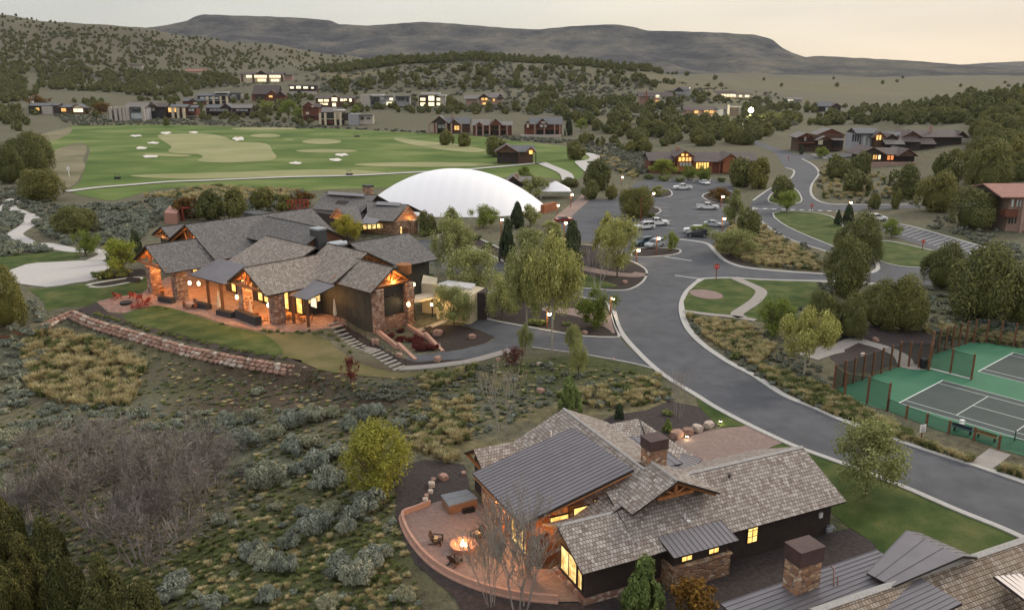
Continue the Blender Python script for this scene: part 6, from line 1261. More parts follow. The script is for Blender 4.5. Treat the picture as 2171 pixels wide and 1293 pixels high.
# ---- signs
def text(s, size, loc, rz, m, parent, ext=.004, tilt=pi / 2, font=None):
    c = bpy.data.curves.new('lettering', 'FONT'); c.body = s; c.size = size; c.extrude = ext; c.align_x = 'CENTER'; c.align_y = 'CENTER'
    o = bpy.data.objects.new('lettering', c); COL.objects.link(o); dg = bpy.context.evaluated_depsgraph_get(); me = bpy.data.meshes.new_from_object(o.evaluated_get(dg)); bpy.data.objects.remove(o)
    o = bpy.data.objects.new('lettering', me); me.materials.clear(); me.materials.append(m); COL.objects.link(o); o.parent = parent; o.location = Vector(loc) - world_loc(parent); o.rotation_euler = (tilt, 0, rz); return o
SGR = mat('sign_red', (.5, .05, .035), .5, .08, 2)
def octsign(px, foot, h, r_, label, txt='STOP', rz=0.0, m=SGR):
    g = G(px, foot); t = thing('road_sign', label, 'sign', g); MB().box((g.x, g.y, g.z + h / 2), (.13, .13, h)).build('post', RST, t); b = MB(); V = []
    for k in range(8): a = 2 * pi * (k + .5) / 8; V.append((g.x + r_ * cos(a) * cos(rz), g.y - .1 + r_ * cos(a) * sin(rz), g.z + h + r_ * sin(a)))
    wall_poly(b, V, (sin(rz), -cos(rz), 0), .03); b.build('sign_plate', m, t)
    if txt: text(txt, r_ * .62, (g.x + .02 * sin(rz), g.y - .13, g.z + h), rz, WHT, t)
octsign(1518, 592, 2.3, .5, 'red stop sign on a rust post where the branch road meets the wide road')
octsign(1720, 449, 1.7, .42, 'small red stop sign beside the dashed crossing'); octsign(1955, 531, 1.9, .42, 'red stop sign on the lawn beside the striped parking bay'); octsign(1671, 342, 1.7, .42, 'red stop sign at the top of the curving road')
g = G(1953, 929); t = thing('notice_sign', 'square white notice with a red symbol on a short rust post by the tennis fence', 'sign', g); x, y, z = g
MB().box((x, y, z + .45), (.1, .1, .9)).build('post', RST, t); MB().box((x, y - .07, z + 1.1), (.68, .04, .8), .25).build('sign_plate', WHT, t); MB().tube([(x - .12, y - .12, z + 1.22), (x + .1, y - .08, z + 1.22)], .03, 6).build('symbol', SGR, t)
for k in range(3): MB().box((x + .01, y - .1, z + 1.05 - k * .11), (.4, .012, .035), .25).build('lettering', mat('grey_ink', (.12, .12, .13), .6, .05, 2), t)
g = G(147, 376); t = thing('marker_sign', 'small white marker post on the grassy mound at the golf course corner', 'sign', g); MB().box((g.x, g.y, g.z + 1.8), (.2, .2, 3.6)).build('post', WHT, t); MB().box((g.x, g.y - .1, g.z + 3.1), (1.0, .1, 1.3)).build('sign_plate', WHT, t)
# ---- tennis courts
A0 = Vector(P(1905.1, 855.3)); U = (Vector(P(2157.4, 929.4)) - A0).normalized(); V_ = Vector((-U.y, U.x, 0)); 
if V_.dot(Vector(P(2010, 813)) - A0) < 0: V_ = -V_
CP = lambda u, v, z=0.0: A0 + U * u + V_ * v + Vector((0, 0, z)); CRZ = atan2(U.y, U.x)
mat('court_green', (.032, .15, .08), .75, .1, .3, world=True); mat('court_grey', (.05, .068, .066), .8, .12, .4, world=True); mat('court_line', (.6, .66, .63), .7, .05, 3, world=True)
green = [tuple(P(*q)[:2]) for q in ((1767, 827), (1905, 778), (1968, 780.5), (1973, 753.6), (2057, 727.6), (2091, 727.6), (2171, 739.5), (2300, 765), (2300, 1010), (2171, 967), (2117, 951), (2054, 929.5), (1992, 913.5), (1881, 870.5), (1786, 844))]
sheet('tennis_court', [green], MATS['court_green'], .04)
o2 = Vector(P(2074, 788)) - A0; du, dv = o2.dot(U), o2.dot(V_)
for (u0, v0) in ((0, 0), (du, dv)):
    sheet('tennis_court', [[tuple(CP(u0 + a, v0 + b_)[:2]) for a, b_ in ((0, 0), (23.77, 0), (23.77, 10.97), (0, 10.97))]], MATS['court_grey'], .05, bare=False)
    for (a, b_, c, d) in ((0, 0, 23.77, 0), (0, 10.97, 23.77, 10.97), (0, 1.37, 23.77, 1.37), (0, 9.6, 23.77, 9.6), (0, 0, 0, 10.97), (23.77, 0, 23.77, 10.97), (5.49, 1.37, 5.49, 9.6), (18.28, 1.37, 18.28, 9.6), (5.49, 5.485, 18.28, 5.485)):
        w = .045 if a != c or a > 1 else .07; p, q = CP(u0 + a, v0 + b_), CP(u0 + c, v0 + d); dd = (q - p).normalized(); n = Vector((-dd.y, dd.x, 0)) * w
        sheet('court_line', [[tuple((p + n)[:2]), tuple((q + n)[:2]), tuple((q - n)[:2]), tuple((p - n)[:2])]], MATS['court_line'], .06, bare=False)
    t = thing('tennis_net', 'black net with a white band across the ' + ('front' if u0 == 0 else 'back') + ' court', 'net', CP(u0 + 11.885, v0 + 5.5)); 
    for vv in (-.9, 11.9): c = CP(u0 + 11.885, v0 + vv); MB().tube([c, c + Vector((0, 0, 1.12))], .06, 8).build('post', mat('dark_green_metal', (.02, .07, .045), .5, .1, 2), t)
    c = CP(u0 + 11.885, v0 + 5.5); MB().box((c.x, c.y, 1.02), (.05, 12.7, .1), CRZ).build('band', WHT, t)
n = NT('net_mesh'); tr = n.n('ShaderNodeBsdfTransparent'); df = n.n('ShaderNodeBsdfDiffuse'); df.inputs[0].default_value = (.01, .028, .02, 1); ms = n.n('ShaderNodeMixShader'); ms.inputs[0].default_value = .42; n.l(tr.outputs[0], ms.inputs[1]); n.l(df.outputs[0], ms.inputs[2]); n.l(ms.outputs[0], n.o.inputs[0]); NETM = n.m
def fence(pts, n_, h, label, w=.19, name='court_fence', pm=None, mesh=True, world=False):
    c = [Vector(p) for p in pts] if world else [G(*p) for p in pts]; t = thing(name, label, 'fence', c[0]); Ls = [0]
    for a, b in zip(c, c[1:]): Ls.append(Ls[-1] + (b - a).length)
    for k in range(n_):
        s = Ls[-1] * k / (n_ - 1)
        for i in range(len(c) - 1):
            if Ls[i + 1] >= s - 1e-6: break
        p = c[i].lerp(c[i + 1], (s - Ls[i]) / max(.01, Ls[i + 1] - Ls[i])); MB().box((p.x, p.y, p.z + h / 2), (w, w, h), CRZ).build('post', pm or POSTM, t)
    if mesh:
        b = MB(); r = MB()
        for a, d in zip(c, c[1:]):
            b.add([a + Vector((0, 0, .08)), d + Vector((0, 0, .08)), d + Vector((0, 0, h * .93)), a + Vector((0, 0, h * .93))], [(0, 1, 2, 3)]); r.tube([a + Vector((0, 0, h * .93)), d + Vector((0, 0, h * .93))], .03, 4)
        b.build('mesh_panel', NETM, t); r.build('top_wire', BLK, t)
    return t
POSTM = mat('post_wood', (.16, .075, .04), .8, .25, 3)
fence([(1767, 828), (1905, 779)], 8, 3.3, 'tall fence of brown posts behind the front tennis court'); fence([(1905, 777), (1968, 780)], 4, 3.3, 'short run of tall posts at the gap between the courts'); fence([(1767, 830), (1784, 845), (1829, 853), (1881, 871)], 4, 3.2, 'tall fence corner nearest the road at the left end of the court')
fence([(1881, 871), (1935, 893), (1992, 915), (2054, 931), (2117, 952), (2160, 960), (2230, 985)], 8, 1.45, 'low fence with short brown posts on the road side of the court'); fence([(1970, 781), (2012, 792), (2059, 805)], 3, 3.2, 'tall screen of dark mesh between the two courts'); fence([(1973, 753), (2057, 727), (2091, 727), (2171, 739), (2240, 752)], 13, 3.3, 'tall fence of brown posts behind the far tennis court')
fence([(1968, 786), (1975, 757)], 3, 3.3, 'three tall posts at the courts entrance beside the black bin')
low_wall([(1968, 781), (2059, 804.5)], .2, .12, 'white kerb dividing the two green courts', WHT); 
g = G(1957, 781); t = thing('litter_bin', 'black litter bin at the courts entrance', 'bin', g); MB().lathe(g, [(.38, 0), (.42, 1.15)], 14).build('drum', BLK, t); MB().lathe(g, [(.44, 1.15), (.4, 1.28), (.1, 1.34)], 14).build('lid', mat('bin_lid', (.04, .04, .045), .5, .1, 2), t)
def bench(px, py, rz, label, m):
    g = G(px, py); t = thing('bench', label, 'bench', g)
    MB().box((g.x, g.y, .46), (1.9, .42, .07), rz).build('seat', m, t)
    MB().box((g.x - sin(rz) * .24 * -1, g.y + cos(rz) * .24 * -1, .75), (1.9, .06, .3), rz).build('backrest', m, t)
    for s in (-1, 1): MB().box((g.x + cos(rz) * .75 * s, g.y + sin(rz) * .75 * s, .22), (.08, .4, .44), rz).build('leg', BLK, t)
bench(2091, 932, CRZ, 'slatted wooden bench inside the low court fence', mat('bench_wood', (.3, .2, .09), .7, .2, 4)); bench(2005, 728.5, CRZ, 'dark bench behind the far court fence', BRW)
bench(2040, 917, CRZ, 'dark blue bench inside the low court fence beside the ball basket', mat('blue_bench', (.03, .05, .08), .5, .1, 3))
g = G(2038, 908); t = thing('ball_basket', 'small white wire ball basket on the court', 'basket', g); b = MB(); 
for sx in (-1, 1):
    for sy in (-1, 1): b.box((g.x + .18 * sx, g.y + .18 * sy, .45), (.04, .04, .9))
b.box((g.x, g.y, .9), (.42, .42, .05)).box((g.x, g.y, .55), (.42, .42, .04)); b.build('frame', WHT, t)
sheet('path', [ribbon([(1710, 757), (1745, 745), (1775, 738), (1812, 722), (1840, 728), (1880, 740), (1912, 757), (1925, 777), (1955, 779)], lambda s: 3.2 if s < .25 else 2.0)], MATS['concrete'], .06); sheet('mulch_bed', [topix([(1765, 700), (1830, 690), (1950, 700), (2000, 722), (1968, 752), (1960, 775), (1925, 775), (1890, 775), (1850, 790), (1800, 790), (1760, 760)])], MATS['dark_soil'], .03)
sheet('path', [ribbon([(2072, 992), (2098, 975), (2120, 958)], 1.9)], MATS['concrete'], .07)
# ---- cars
GLS = mat('car_glass', (.015, .018, .022), .08, .1, 1, spec=.8); TYR = mat('tyre', (.018, .018, .018), .8, .1, 3); RIM = mat('rim', (.35, .36, .37), .35, .05, 3, metal=.6); HLT = mat('headlight', (.6, .6, .58), .2, .05, 3, spec=.8); TLT = mat('tail_light', (.3, .02, .02), .3, .05, 3)
def paintm(name, c): return mat(name, c, .28, .03, 1, spec=.7)
def car(px, py, head, kind, m, label):
    g = G(px, py); t = thing({'pickup': 'pickup_truck', 'suv': 'parked_car', 'sedan': 'parked_car'}[kind], label, 'pickup' if kind == 'pickup' else 'car', g); c, s = cos(head), sin(head)
    L_, W_, prof, glass = {'pickup': (5.8, 2.0, [(-2.9, .45), (2.85, .42), (2.9, .95), (2.75, 1.12), (1.35, 1.22), (-2.9, 1.22)], [(-.95, 1.2), (1.3, 1.2), (.62, 1.82), (-.75, 1.86)]),
                           'suv': (4.9, 1.95, [(-2.45, .42), (2.4, .4), (2.45, .85), (2.25, 1.02), (1.1, 1.12), (-2.45, 1.14)], [(-2.35, 1.1), (1.15, 1.1), (.4, 1.72), (-2.05, 1.76)]),
                           'sedan': (4.7, 1.85, [(-2.35, .35), (2.3, .33), (2.35, .72), (2.1, .86), (.95, .96), (-2.3, .98)], [(-1.7, .95), (1.0, .95), (.25, 1.4), (-1.0, 1.42)])}[kind]
    T = lambda x, y, z: (g.x + x * c - y * s, g.y + x * s + y * c, g.z + z)
    def loft(b, pr, secs, mi=0):
        n_ = len(pr); o = len(b.v)
        for y, f, up in secs:
            for x, z in pr: b.v.append(T(x * f, y, z if not up else z))
        for j in range(len(secs) - 1):
            for i in range(n_): b.f.append((o + j * n_ + i, o + j * n_ + (i + 1) % n_, o + (j + 1) * n_ + (i + 1) % n_, o + (j + 1) * n_ + i)); b.mi.append(mi)
        b.f.append(tuple(o + i for i in range(n_))[::-1]); b.f.append(tuple(o + (len(secs) - 1) * n_ + i for i in range(n_))); b.mi += [mi, mi]
    h = W_ / 2; b = MB(); loft(b, prof, [(-h, .965, 0), (-h * .88, 1, 0), (h * .88, 1, 0), (h, .965, 0)])
    rf = [(x * .97, z) for x, z in glass]; top = [(glass[3][0], glass[3][1] - .02), (glass[2][0], glass[2][1] - .02), (glass[2][0] - .12, glass[2][1] + .05), (glass[3][0] + .12, glass[3][1] + .05)]
    loft(b, top, [(-h * .78, 1, 0), (h * .78, 1, 0)])
    for sg in (-1, 1):
        for x0, x1 in ((glass[0][0], glass[3][0]), (glass[1][0], glass[2][0])): b.tube([T(x0, sg * h * .88, glass[0][1]), T(x1, sg * h * .77, glass[2][1])], .05, 4)
        b.tube([T((glass[0][0] + glass[1][0]) / 2, sg * h * .9, glass[0][1]), T((glass[3][0] + glass[2][0]) / 2, sg * h * .79, glass[2][1])], .05, 4)
    if kind == 'pickup':
        for sg in (-1, 1): x0, x1, y = -2.88, -1.0, sg * (h - .07); b.add([T(x0, y - .06, 1.2), T(x1, y - .06, 1.2), T(x1, y + .06, 1.2), T(x0, y + .06, 1.2), T(x0, y - .06, 1.36), T(x1, y - .06, 1.36), T(x1, y + .06, 1.36), T(x0, y + .06, 1.36)], [(4, 5, 6, 7), (0, 1, 5, 4), (2, 3, 7, 6), (1, 2, 6, 5), (3, 0, 4, 7)])
    b.build('body', m, t)
    b = MB(); n_ = 4; o = 0
    vs = [T(x, -h * .87, z) for x, z in glass[:2]] + [T(x, -h * .76, z) for x, z in glass[2:]] + [T(x, h * .87, z) for x, z in glass[:2]] + [T(x, h * .76, z) for x, z in glass[2:]]
    b.add(vs, [(0, 1, 2, 3), (7, 6, 5, 4), (0, 3, 7, 4), (1, 5, 6, 2), (3, 2, 6, 7)]); b.build('windows', GLS, t)
    if kind == 'pickup': b = MB(); b.add([T(-2.8, -h + .14, 1.235), T(-1.0, -h + .14, 1.235), T(-1.0, h - .14, 1.235), T(-2.8, h - .14, 1.235)], [(0, 1, 2, 3)]); b.build('bed', BLK, t)
    for x in (-L_ * .31, L_ * .32):
        for sg in (-1, 1):
            y0, y1 = sg * (h - .24), sg * (h + .02); b = MB(); r_ = .39 if kind != 'sedan' else .34; b.tube([T(x, y0, r_), T(x, y1, r_)], r_, 16); w = b.build('wheel', TYR, t); b = MB(); b.tube([T(x, y1 - sg * .02, r_), T(x, y1 + sg * .015, r_)], r_ * .6, 12); b.build('rim', RIM, w)
    zf = prof[2][1] - .12; zl = prof[2][0] - .03
    for sg in (-1, 1):
        b = MB(); a = T(zl, sg * h * .68, zf); b.box(a, (.14, .38, .17), head); b.build('headlight', HLT, t); b = MB(); a = T(-L_ / 2 + .02, sg * h * .8, prof[-1][1] - .22); b.box(a, (.12, .2, .34), head); b.build('tail_light', TLT, t)
WP = paintm('white_car_paint', (.72, .73, .74)); DP = paintm('dark_car_paint', (.03, .035, .045)); BP = paintm('teal_car_paint', (.03, .07, .085)); SP = paintm('silver_car_paint', (.4, .44, .47)); RP = paintm('red_car_paint', (.22, .03, .025))
car(1447, 402, pi + .06, 'pickup', WP, 'white pickup standing across the far end of the parking lot'); car(1500, 444, -.05, 'pickup', WP, 'white pickup nose first into the trees on the right side of the parking lot'); car(1494, 391, radians(-75), 'sedan', WP, 'small white car parked facing out under the red brown lodge')
car(1392, 478, .12, 'pickup', WP, 'white pickup parked beyond the white off roader in the left row'); car(1366, 486, pi + .35, 'suv', WP, 'white off roader with a dark bonnet in the left row'); car(1312, 475, pi + .5, 'sedan', DP, 'dark car half hidden behind the big olive tree'); car(1364, 520, pi + .6, 'suv', BP, 'dark teal car behind the lit rust lamp post')
car(1388, 524, pi + .75, 'suv', SP, 'light silver car at the end of the left row next to the round tipped island'); car(1513, 480, radians(-25), 'sedan', SP, 'grey car parked behind the light green tree'); car(1478, 502, radians(170), 'suv', DP, 'black car parked under the light green tree'); car(1472, 494, radians(170), 'suv', WP, 'white car partly covered by the light green tree')
car(1196, 471, radians(20), 'sedan', RP, 'dark red car at the left corner of the parking lot'); car(1858, 468, 0.02, 'suv', WP, 'white wagon parked alone beside the striped parking bay')
# ---- odds and ends
def golf_cart(px, py, label, s=1.0):
    g = G(px, py); t = thing('golf_cart', label, 'cart', g); x, y, z = g; MB().box((x, y, z + .55), (2.3 * s, 1.2, .6)).build('body', BLK, t); MB().box((x - .1, y, z + 1.9), (1.7 * s, 1.2, .08)).build('canopy', BLK, t)
    for sx in (-1, 1): MB().tube([(x + .7 * sx, y - .5, z + .8), (x + .6 * sx, y - .5, z + 1.9)], .05, 5).build('post', BLK, t)
    for sx in (-1, 1): MB().tube([(x + .75 * sx, y - .65, z + .25), (x + .75 * sx, y - .5, z + .25)], .26, 10).build('wheel', TYR, t)
golf_cart(757, 291, 'dark golf cart near the far edge of the fairway', 1.4); golf_cart(741, 373, 'dark golf cart standing on the cart path', 1.0); golf_cart(250, 380, 'small dark mower on the grass at the left end of the tan strip', .8)
t = thing('pergola', 'red painted timber pergola behind the clubhouse roof', 'pergola', G(634, 452)); a, b_ = G(612, 452), G(654, 450)
for k in range(6): p = a.lerp(b_, k / 5); MB().box((p.x, p.y, 1.7), (.3, .3, 3.4)).build('post', RED, t)
for z in (1.2, 2.4, 3.3): MB().box(((a.x + b_.x) / 2, (a.y + b_.y) / 2, z), ((b_ - a).length, .2, .22), atan2(b_.y - a.y, b_.x - a.x)).build('rail', RED, t)
t = thing('brick_enclosure', 'pinkish boarded enclosure with a red frame left of the clubhouse ridge', 'enclosure', G(366, 474)); a, b_, c = P(350, 474), P(376, 476), P(386, 462)
b = MB(); b.prism([a[:2], b_[:2], c[:2], (a + c - b_)[:2]], 0, 2.7); b.build('panels', mat('pink_boards', (.38, .2, .15), .85, .1, 2), t); b = MB(); c2 = (b_ + c) / 2; b.box((c2.x + 1, c2.y + 1, 3.2), (2.4, 2.2, .25)).box((c2.x + 1, c2.y, 1.6), (.25, .25, 3.2)).box((c2.x - .3, c2.y + 1.8, 1.6), (.25, .25, 3.2)); b.build('frame', RED, t)
low_wall([(1152, 452), (1174, 446)], 1.2, 2.2, 'little rust orange fence below the white tent', ORW)
low_wall([(-20, 724), (30, 714), (66, 706)], .25, .5, 'rust coloured timber rail at the left edge below the juniper', POSTM)
low_wall([(1722, 330), (1752, 338)], 1, .6, 'low wall at the lodge entrance by the road bend', PALE)
t = thing('stone_pier', 'slim pale stone pier beside the lodge driveway', 'pier', G(1803, 324)); g = G(1803, 324); MB().box((g.x, g.y, 2.6), (1.3, 1.3, 5.2)).box((g.x, g.y, 5.3), (1.5, 1.5, .2)).build('shaft', CREAM, t)
# ------------------------------------------------------------------ plants
foliage('juniper_leaf', [(000.157, 000.168, 000.055), (000.233, 000.239, 000.081), (000.331, 000.318, 000.122)], trans=.1)
foliage('scrub_leaf', [(0.085, 0.090, 0.030), (0.140, 0.140, 0.045), (0.240, 0.220, 0.070)], trans=.1)
foliage('willow_leaf', [(000.323, 000.348, 000.130), (000.517, 000.544, 000.232), (000.749, 000.749, 000.362)], trans=.35)
foliage('yellow_leaf', [(000.321, 000.321, 000.059), (000.456, 000.448, 000.092), (000.607, 000.574, 000.151)], trans=.35)
foliage('fresh_leaf', [(000.231, 000.289, 000.058), (000.347, 000.416, 000.081), (000.508, 000.554, 000.139)], trans=.3)
foliage('conifer_leaf', [(000.059, 000.081, 000.041), (000.090, 000.123, 000.053), (000.146, 000.179, 000.078)], trans=.05)
foliage('pine_leaf', [(000.179, 000.240, 000.072), (000.264, 000.336, 000.109), (000.408, 000.456, 000.168)], trans=.1)
foliage('sage_leaf', [(000.259, 000.285, 000.228), (000.397, 000.437, 000.356), (000.568, 000.608, 000.515)], trans=.15)
foliage('sage_dull_leaf', [(.2, .21, .16), (.29, .3, .235), (.38, .39, .31)], trans=.15, dark=.75)
foliage('dry_grass_leaf', [(000.589, 000.480, 000.248), (000.880, 000.759, 000.434), (000.880, 000.880, 000.682)], trans=.3)
foliage('green_grass_leaf', [(000.179, 000.218, 000.077), (000.282, 000.320, 000.115), (000.435, 000.448, 000.192)], trans=.3)
foliage('red_leaf', [(000.127, 000.033, 000.033), (000.218, 000.055, 000.051), (000.364, 000.109, 000.091)], trans=.3)
foliage('copper_leaf', [(000.177, 000.099, 000.022), (000.287, 000.166, 000.033), (000.398, 000.243, 000.066)], trans=.3)
foliage('twig', [(.36, .325, .3), (.48, .44, .41), (.62, .58, .55)], trans=0, dark=.75)
foliage('dark_twig', [(.2, .178, .165), (.29, .262, .245), (.42, .39, .365)], trans=0, dark=.7)
mat('bark', (.11, .085, .065), .9, .3, 6); mat('pale_bark', (.34, .31, .27), .9, .2, 6); mat('grey_bark', (.3, .26, .24), .9, .25, 6)

def np_mesh(name, V, Q, mats, mi=None, smooth=False):
    me = bpy.data.meshes.new(name); V = np.asarray(V, np.float32); Q = np.asarray(Q, np.int32)
    k = Q.shape[1]
    me.vertices.add(len(V)); me.vertices.foreach_set('co', V.ravel())
    me.loops.add(len(Q) * k); me.loops.foreach_set('vertex_index', Q.ravel())
    me.polygons.add(len(Q)); me.polygons.foreach_set('loop_start', np.arange(0, len(Q) * k, k, dtype=np.int32))
    for m in (mats if isinstance(mats, (list, tuple)) else [mats]): me.materials.append(m)
    if mi is not None: me.polygons.foreach_set('material_index', np.asarray(mi, np.int32))
    if smooth: me.polygons.foreach_set('use_smooth', np.ones(len(Q), bool))
    me.update(calc_edges=True); return me
def cards(rng, Pn, Nn, size, asp=1.0, up=0.0, bend=.5):
    """small quads at points Pn facing about Nn"""
    n = len(Pn); N = Nn + rng.normal(0, bend, (n, 3)); N /= np.linalg.norm(N, axis=1)[:, None] + 1e-9
    T = rng.normal(0, 1, (n, 3)); T[:, 2] += up * 4
    T -= (T * N).sum(1)[:, None] * N; T /= np.linalg.norm(T, axis=1)[:, None] + 1e-9
    B = np.cross(N, T); s = size * rng.uniform(.6, 1.35, (n, 1)); t = T * s * asp; b = B * s
    V = np.stack([Pn - t * .5 - b * .35, Pn - t * .5 + b * .35, Pn + t * .5 + b * .5, Pn + t * .5 - b * .5], 1).reshape(-1, 3)
    return V, np.arange(n * 4).reshape(-1, 4)
def join(parts):
    V = []; Q = []; M = []; o = 0
    for v, q, m in parts: V.append(v); Q.append(q + o); M.append(np.full(len(q), m)); o += len(v)
    return np.concatenate(V), np.concatenate(Q), np.concatenate(M)
def ball(rng, c, r, sub=2, amp=.2, seed=0):
    bm = bmesh.new(); bmesh.ops.create_icosphere(bm, subdivisions=sub, radius=1)
    vs = np.array([v.co[:] for v in bm.verts]); k = np.array([1 + amp * noise.noise(Vector(v) * 1.9 + Vector((seed * 3.7, 0, 0))) for v in vs])
    fs = [[v.index for v in f.verts] for f in bm.faces]; bm.free()
    V = vs * k[:, None] * np.array(r) + np.array(c); Q = np.array([f + [f[2]] for f in fs])
    # triangles become thin quads so that everything is one array
    return V, Q
def tubes(segs, n=4):
    """segs: list of (p0, p1, r0, r1)"""
    A = np.array([s[0] for s in segs]); B = np.array([s[1] for s in segs]); r0 = np.array([s[2] for s in segs]); r1 = np.array([s[3] for s in segs])
    D = B - A; D /= np.linalg.norm(D, axis=1)[:, None] + 1e-9
    ref = np.where(np.abs(D[:, 2:3]) < .9, np.array([[0, 0, 1.]]), np.array([[1., 0, 0]]))
    U = np.cross(D, ref); U /= np.linalg.norm(U, axis=1)[:, None]; W_ = np.cross(D, U)
    V = []
    for k in range(n):
        t = 2 * pi * k / n; V.append(A + (U * cos(t) + W_ * sin(t)) * r0[:, None])
    for k in range(n):
        t = 2 * pi * k / n; V.append(B + (U * cos(t) + W_ * sin(t)) * r1[:, None])
    V = np.stack(V, 1); m = len(segs); Q = []
    base = np.arange(m)[:, None] * 2 * n
    for k in range(n): Q.append(np.concatenate([base + k, base + (k + 1) % n, base + n + (k + 1) % n, base + n + k], 1))
    return V.reshape(-1, 3), np.concatenate(Q, 0)
def branches(rng, segs, p, d, L, r, depth, spread=.5, up=.15, kids=3, curl=.12, tips=None):
    q = p; steps = 3
    for i in range(steps):
        d = d + rng.normal(0, curl, 3) + np.array([0, 0, up * .3]); d = d / np.linalg.norm(d)
        e = q + d * L / steps; r2 = r * (1 - .45 * (i + 1) / steps)
        segs.append((q, e, r * (1 - .45 * i / steps), r2)); q = e
        if depth > 0 and i > 0 or depth > 2 and i == 0:
            for _ in range(1 if i == 1 else 0):
                dd = d + rng.normal(0, spread, 3); dd[2] += up; dd /= np.linalg.norm(dd)
                branches(rng, segs, q, dd, L * .62, r2 * .6, depth - 1, spread, up, kids, curl, tips)
    if depth > 0:
        for _ in range(kids):
            dd = d + rng.normal(0, spread, 3); dd[2] += up; dd /= np.linalg.norm(dd)
            branches(rng, segs, q, dd, L * rng.uniform(.55, .8), r * .5, depth - 1, spread, up, kids, curl, tips)
    elif tips is not None: tips.append(q)
TEMPL = {}
def proto(kind, i, crown, trunk):
    TEMPL.setdefault(kind, []).append((crown, trunk))
def make_juniper(kind, i, N, leaf, mname, tall=False, cone=False, lobes=46):
    rng = np.random.default_rng(100 + i + len(kind) * 7); parts = []
    C = []
    for k in range(lobes):
        t = rng.uniform(.06, 1) ** (.9 if cone else .8); a = rng.uniform(0, 2 * pi)
        R = .5 * ((1 - t) ** .8 * 1.05 + .04 if cone else sqrt(max(0, 1 - ((t - .3) / .72) ** 2)) * (.9 + .2 * sin(3 * a + i)) if t > .3 else .5 * 2 * (.8 + .2 * t / .3) * .5)
        C.append((R * .74 * cos(a) * rng.uniform(.75, 1.08), R * .74 * sin(a) * rng.uniform(.75, 1.08), t * .84 + .04, rng.uniform(.07, .21) * (1.0 if not cone else .75)))
    C = np.array(C); w = C[:, 3] ** 2; idx = rng.choice(len(C), N, p=w / w.sum())
    D = rng.normal(0, 1, (N, 3)); D /= np.linalg.norm(D, axis=1)[:, None]
    # keep the outward side of every lobe
    ctr = C[idx, :3] - np.array([0, 0, .38]); flip = (D * ctr).sum(1) < -.02; D[flip] *= -1
    rr = C[idx, 3:4] * rng.uniform(.72, 1.12, (N, 1)); Pn = C[idx, :3] + D * rr * np.array([1, 1, 1.6])
    Pn[:, 2] = np.maximum(Pn[:, 2], .015)
    v, q = cards(rng, Pn, D, leaf, 1.7, up=.7, bend=.45); parts.append((v, q, 0))
    if cone: bv = ball(rng, (0, 0, .38), (.2, .2, .4), 2, .3, i)
    else: bv = ball(rng, (0, 0, .36), (.3, .3, .33), 2, .3, i)
    if cone: bv[0][:, :2] *= (1.15 - bv[0][:, 2:3]).clip(.1)
    parts.append((bv[0], bv[1], 0))
    V, Q, M = join(parts); cm = np_mesh('crown', V, Q, MATS[mname])
    segs = []; 
    for k in range(3 if not cone else 1):
        a = 2 * pi * k / 3 + i; segs.append((np.array([.02 * cos(a), .02 * sin(a), -.03]), np.array([.12 * cos(a) * (not cone), .12 * sin(a) * (not cone), .45]), .035, .02))
    tv, tq = tubes(segs, 6); proto(kind, i, cm, np_mesh('trunk', tv, tq, MATS['bark']))
def make_leafy(kind, i, N, leaf, mname, cf=.22, bark='bark', dense=.5, lobes=22, wide=1.0):
    rng = np.random.default_rng(500 + i + len(kind) * 13); segs = []; tips = []
    d0 = np.array([rng.normal(0, .05), rng.normal(0, .05), 1.0])
    top = np.array([0, 0, cf]); segs.append((np.array([0, 0, -.03]), top, .022, .018))
    for k in range(5):
        a = 2 * pi * k / 5 + rng.uniform(0, 1); dd = np.array([cos(a) * .55, sin(a) * .55, 1.0]); dd /= np.linalg.norm(dd)
        branches(rng, segs, top, dd, (1 - cf) * .42, .013, 2, .42, .2, 2, .1, tips)
    segs.append((top, np.array([0, 0, cf + (1 - cf) * .6]), .016, .006))
    C = []
    for k in range(lobes):
        a = rng.uniform(0, 2 * pi); u = rng.uniform(0, 1) ** .6; t = rng.uniform(0, 1)
        R = .5 * sqrt(max(0, 1 - (2 * t - .9) ** 2 / 1.25)) * wide
        C.append((R * u * cos(a), R * u * sin(a), cf + (1 - cf) * (.08 + .84 * t), rng.uniform(.1, .2)))
    C = np.array(C); w = C[:, 3] ** 2; idx = rng.choice(len(C), N, p=w / w.sum())
    D = rng.normal(0, 1, (N, 3)); D /= np.linalg.norm(D, axis=1)[:, None]
    Pn = C[idx, :3] + D * C[idx, 3:4] * rng.uniform(.25, 1.1, (N, 1)) * np.array([1, 1, 1.15])
    v, q = cards(rng, Pn, D + np.array([0, 0, .4]), leaf, 1.3, bend=.7); V, Q, M = join([(v, q, 0)])
    cm = np_mesh('crown', V, Q, MATS[mname]); tv, tq = tubes(segs, 5); proto(kind, i, cm, np_mesh('trunk', tv, tq, MATS[bark]))
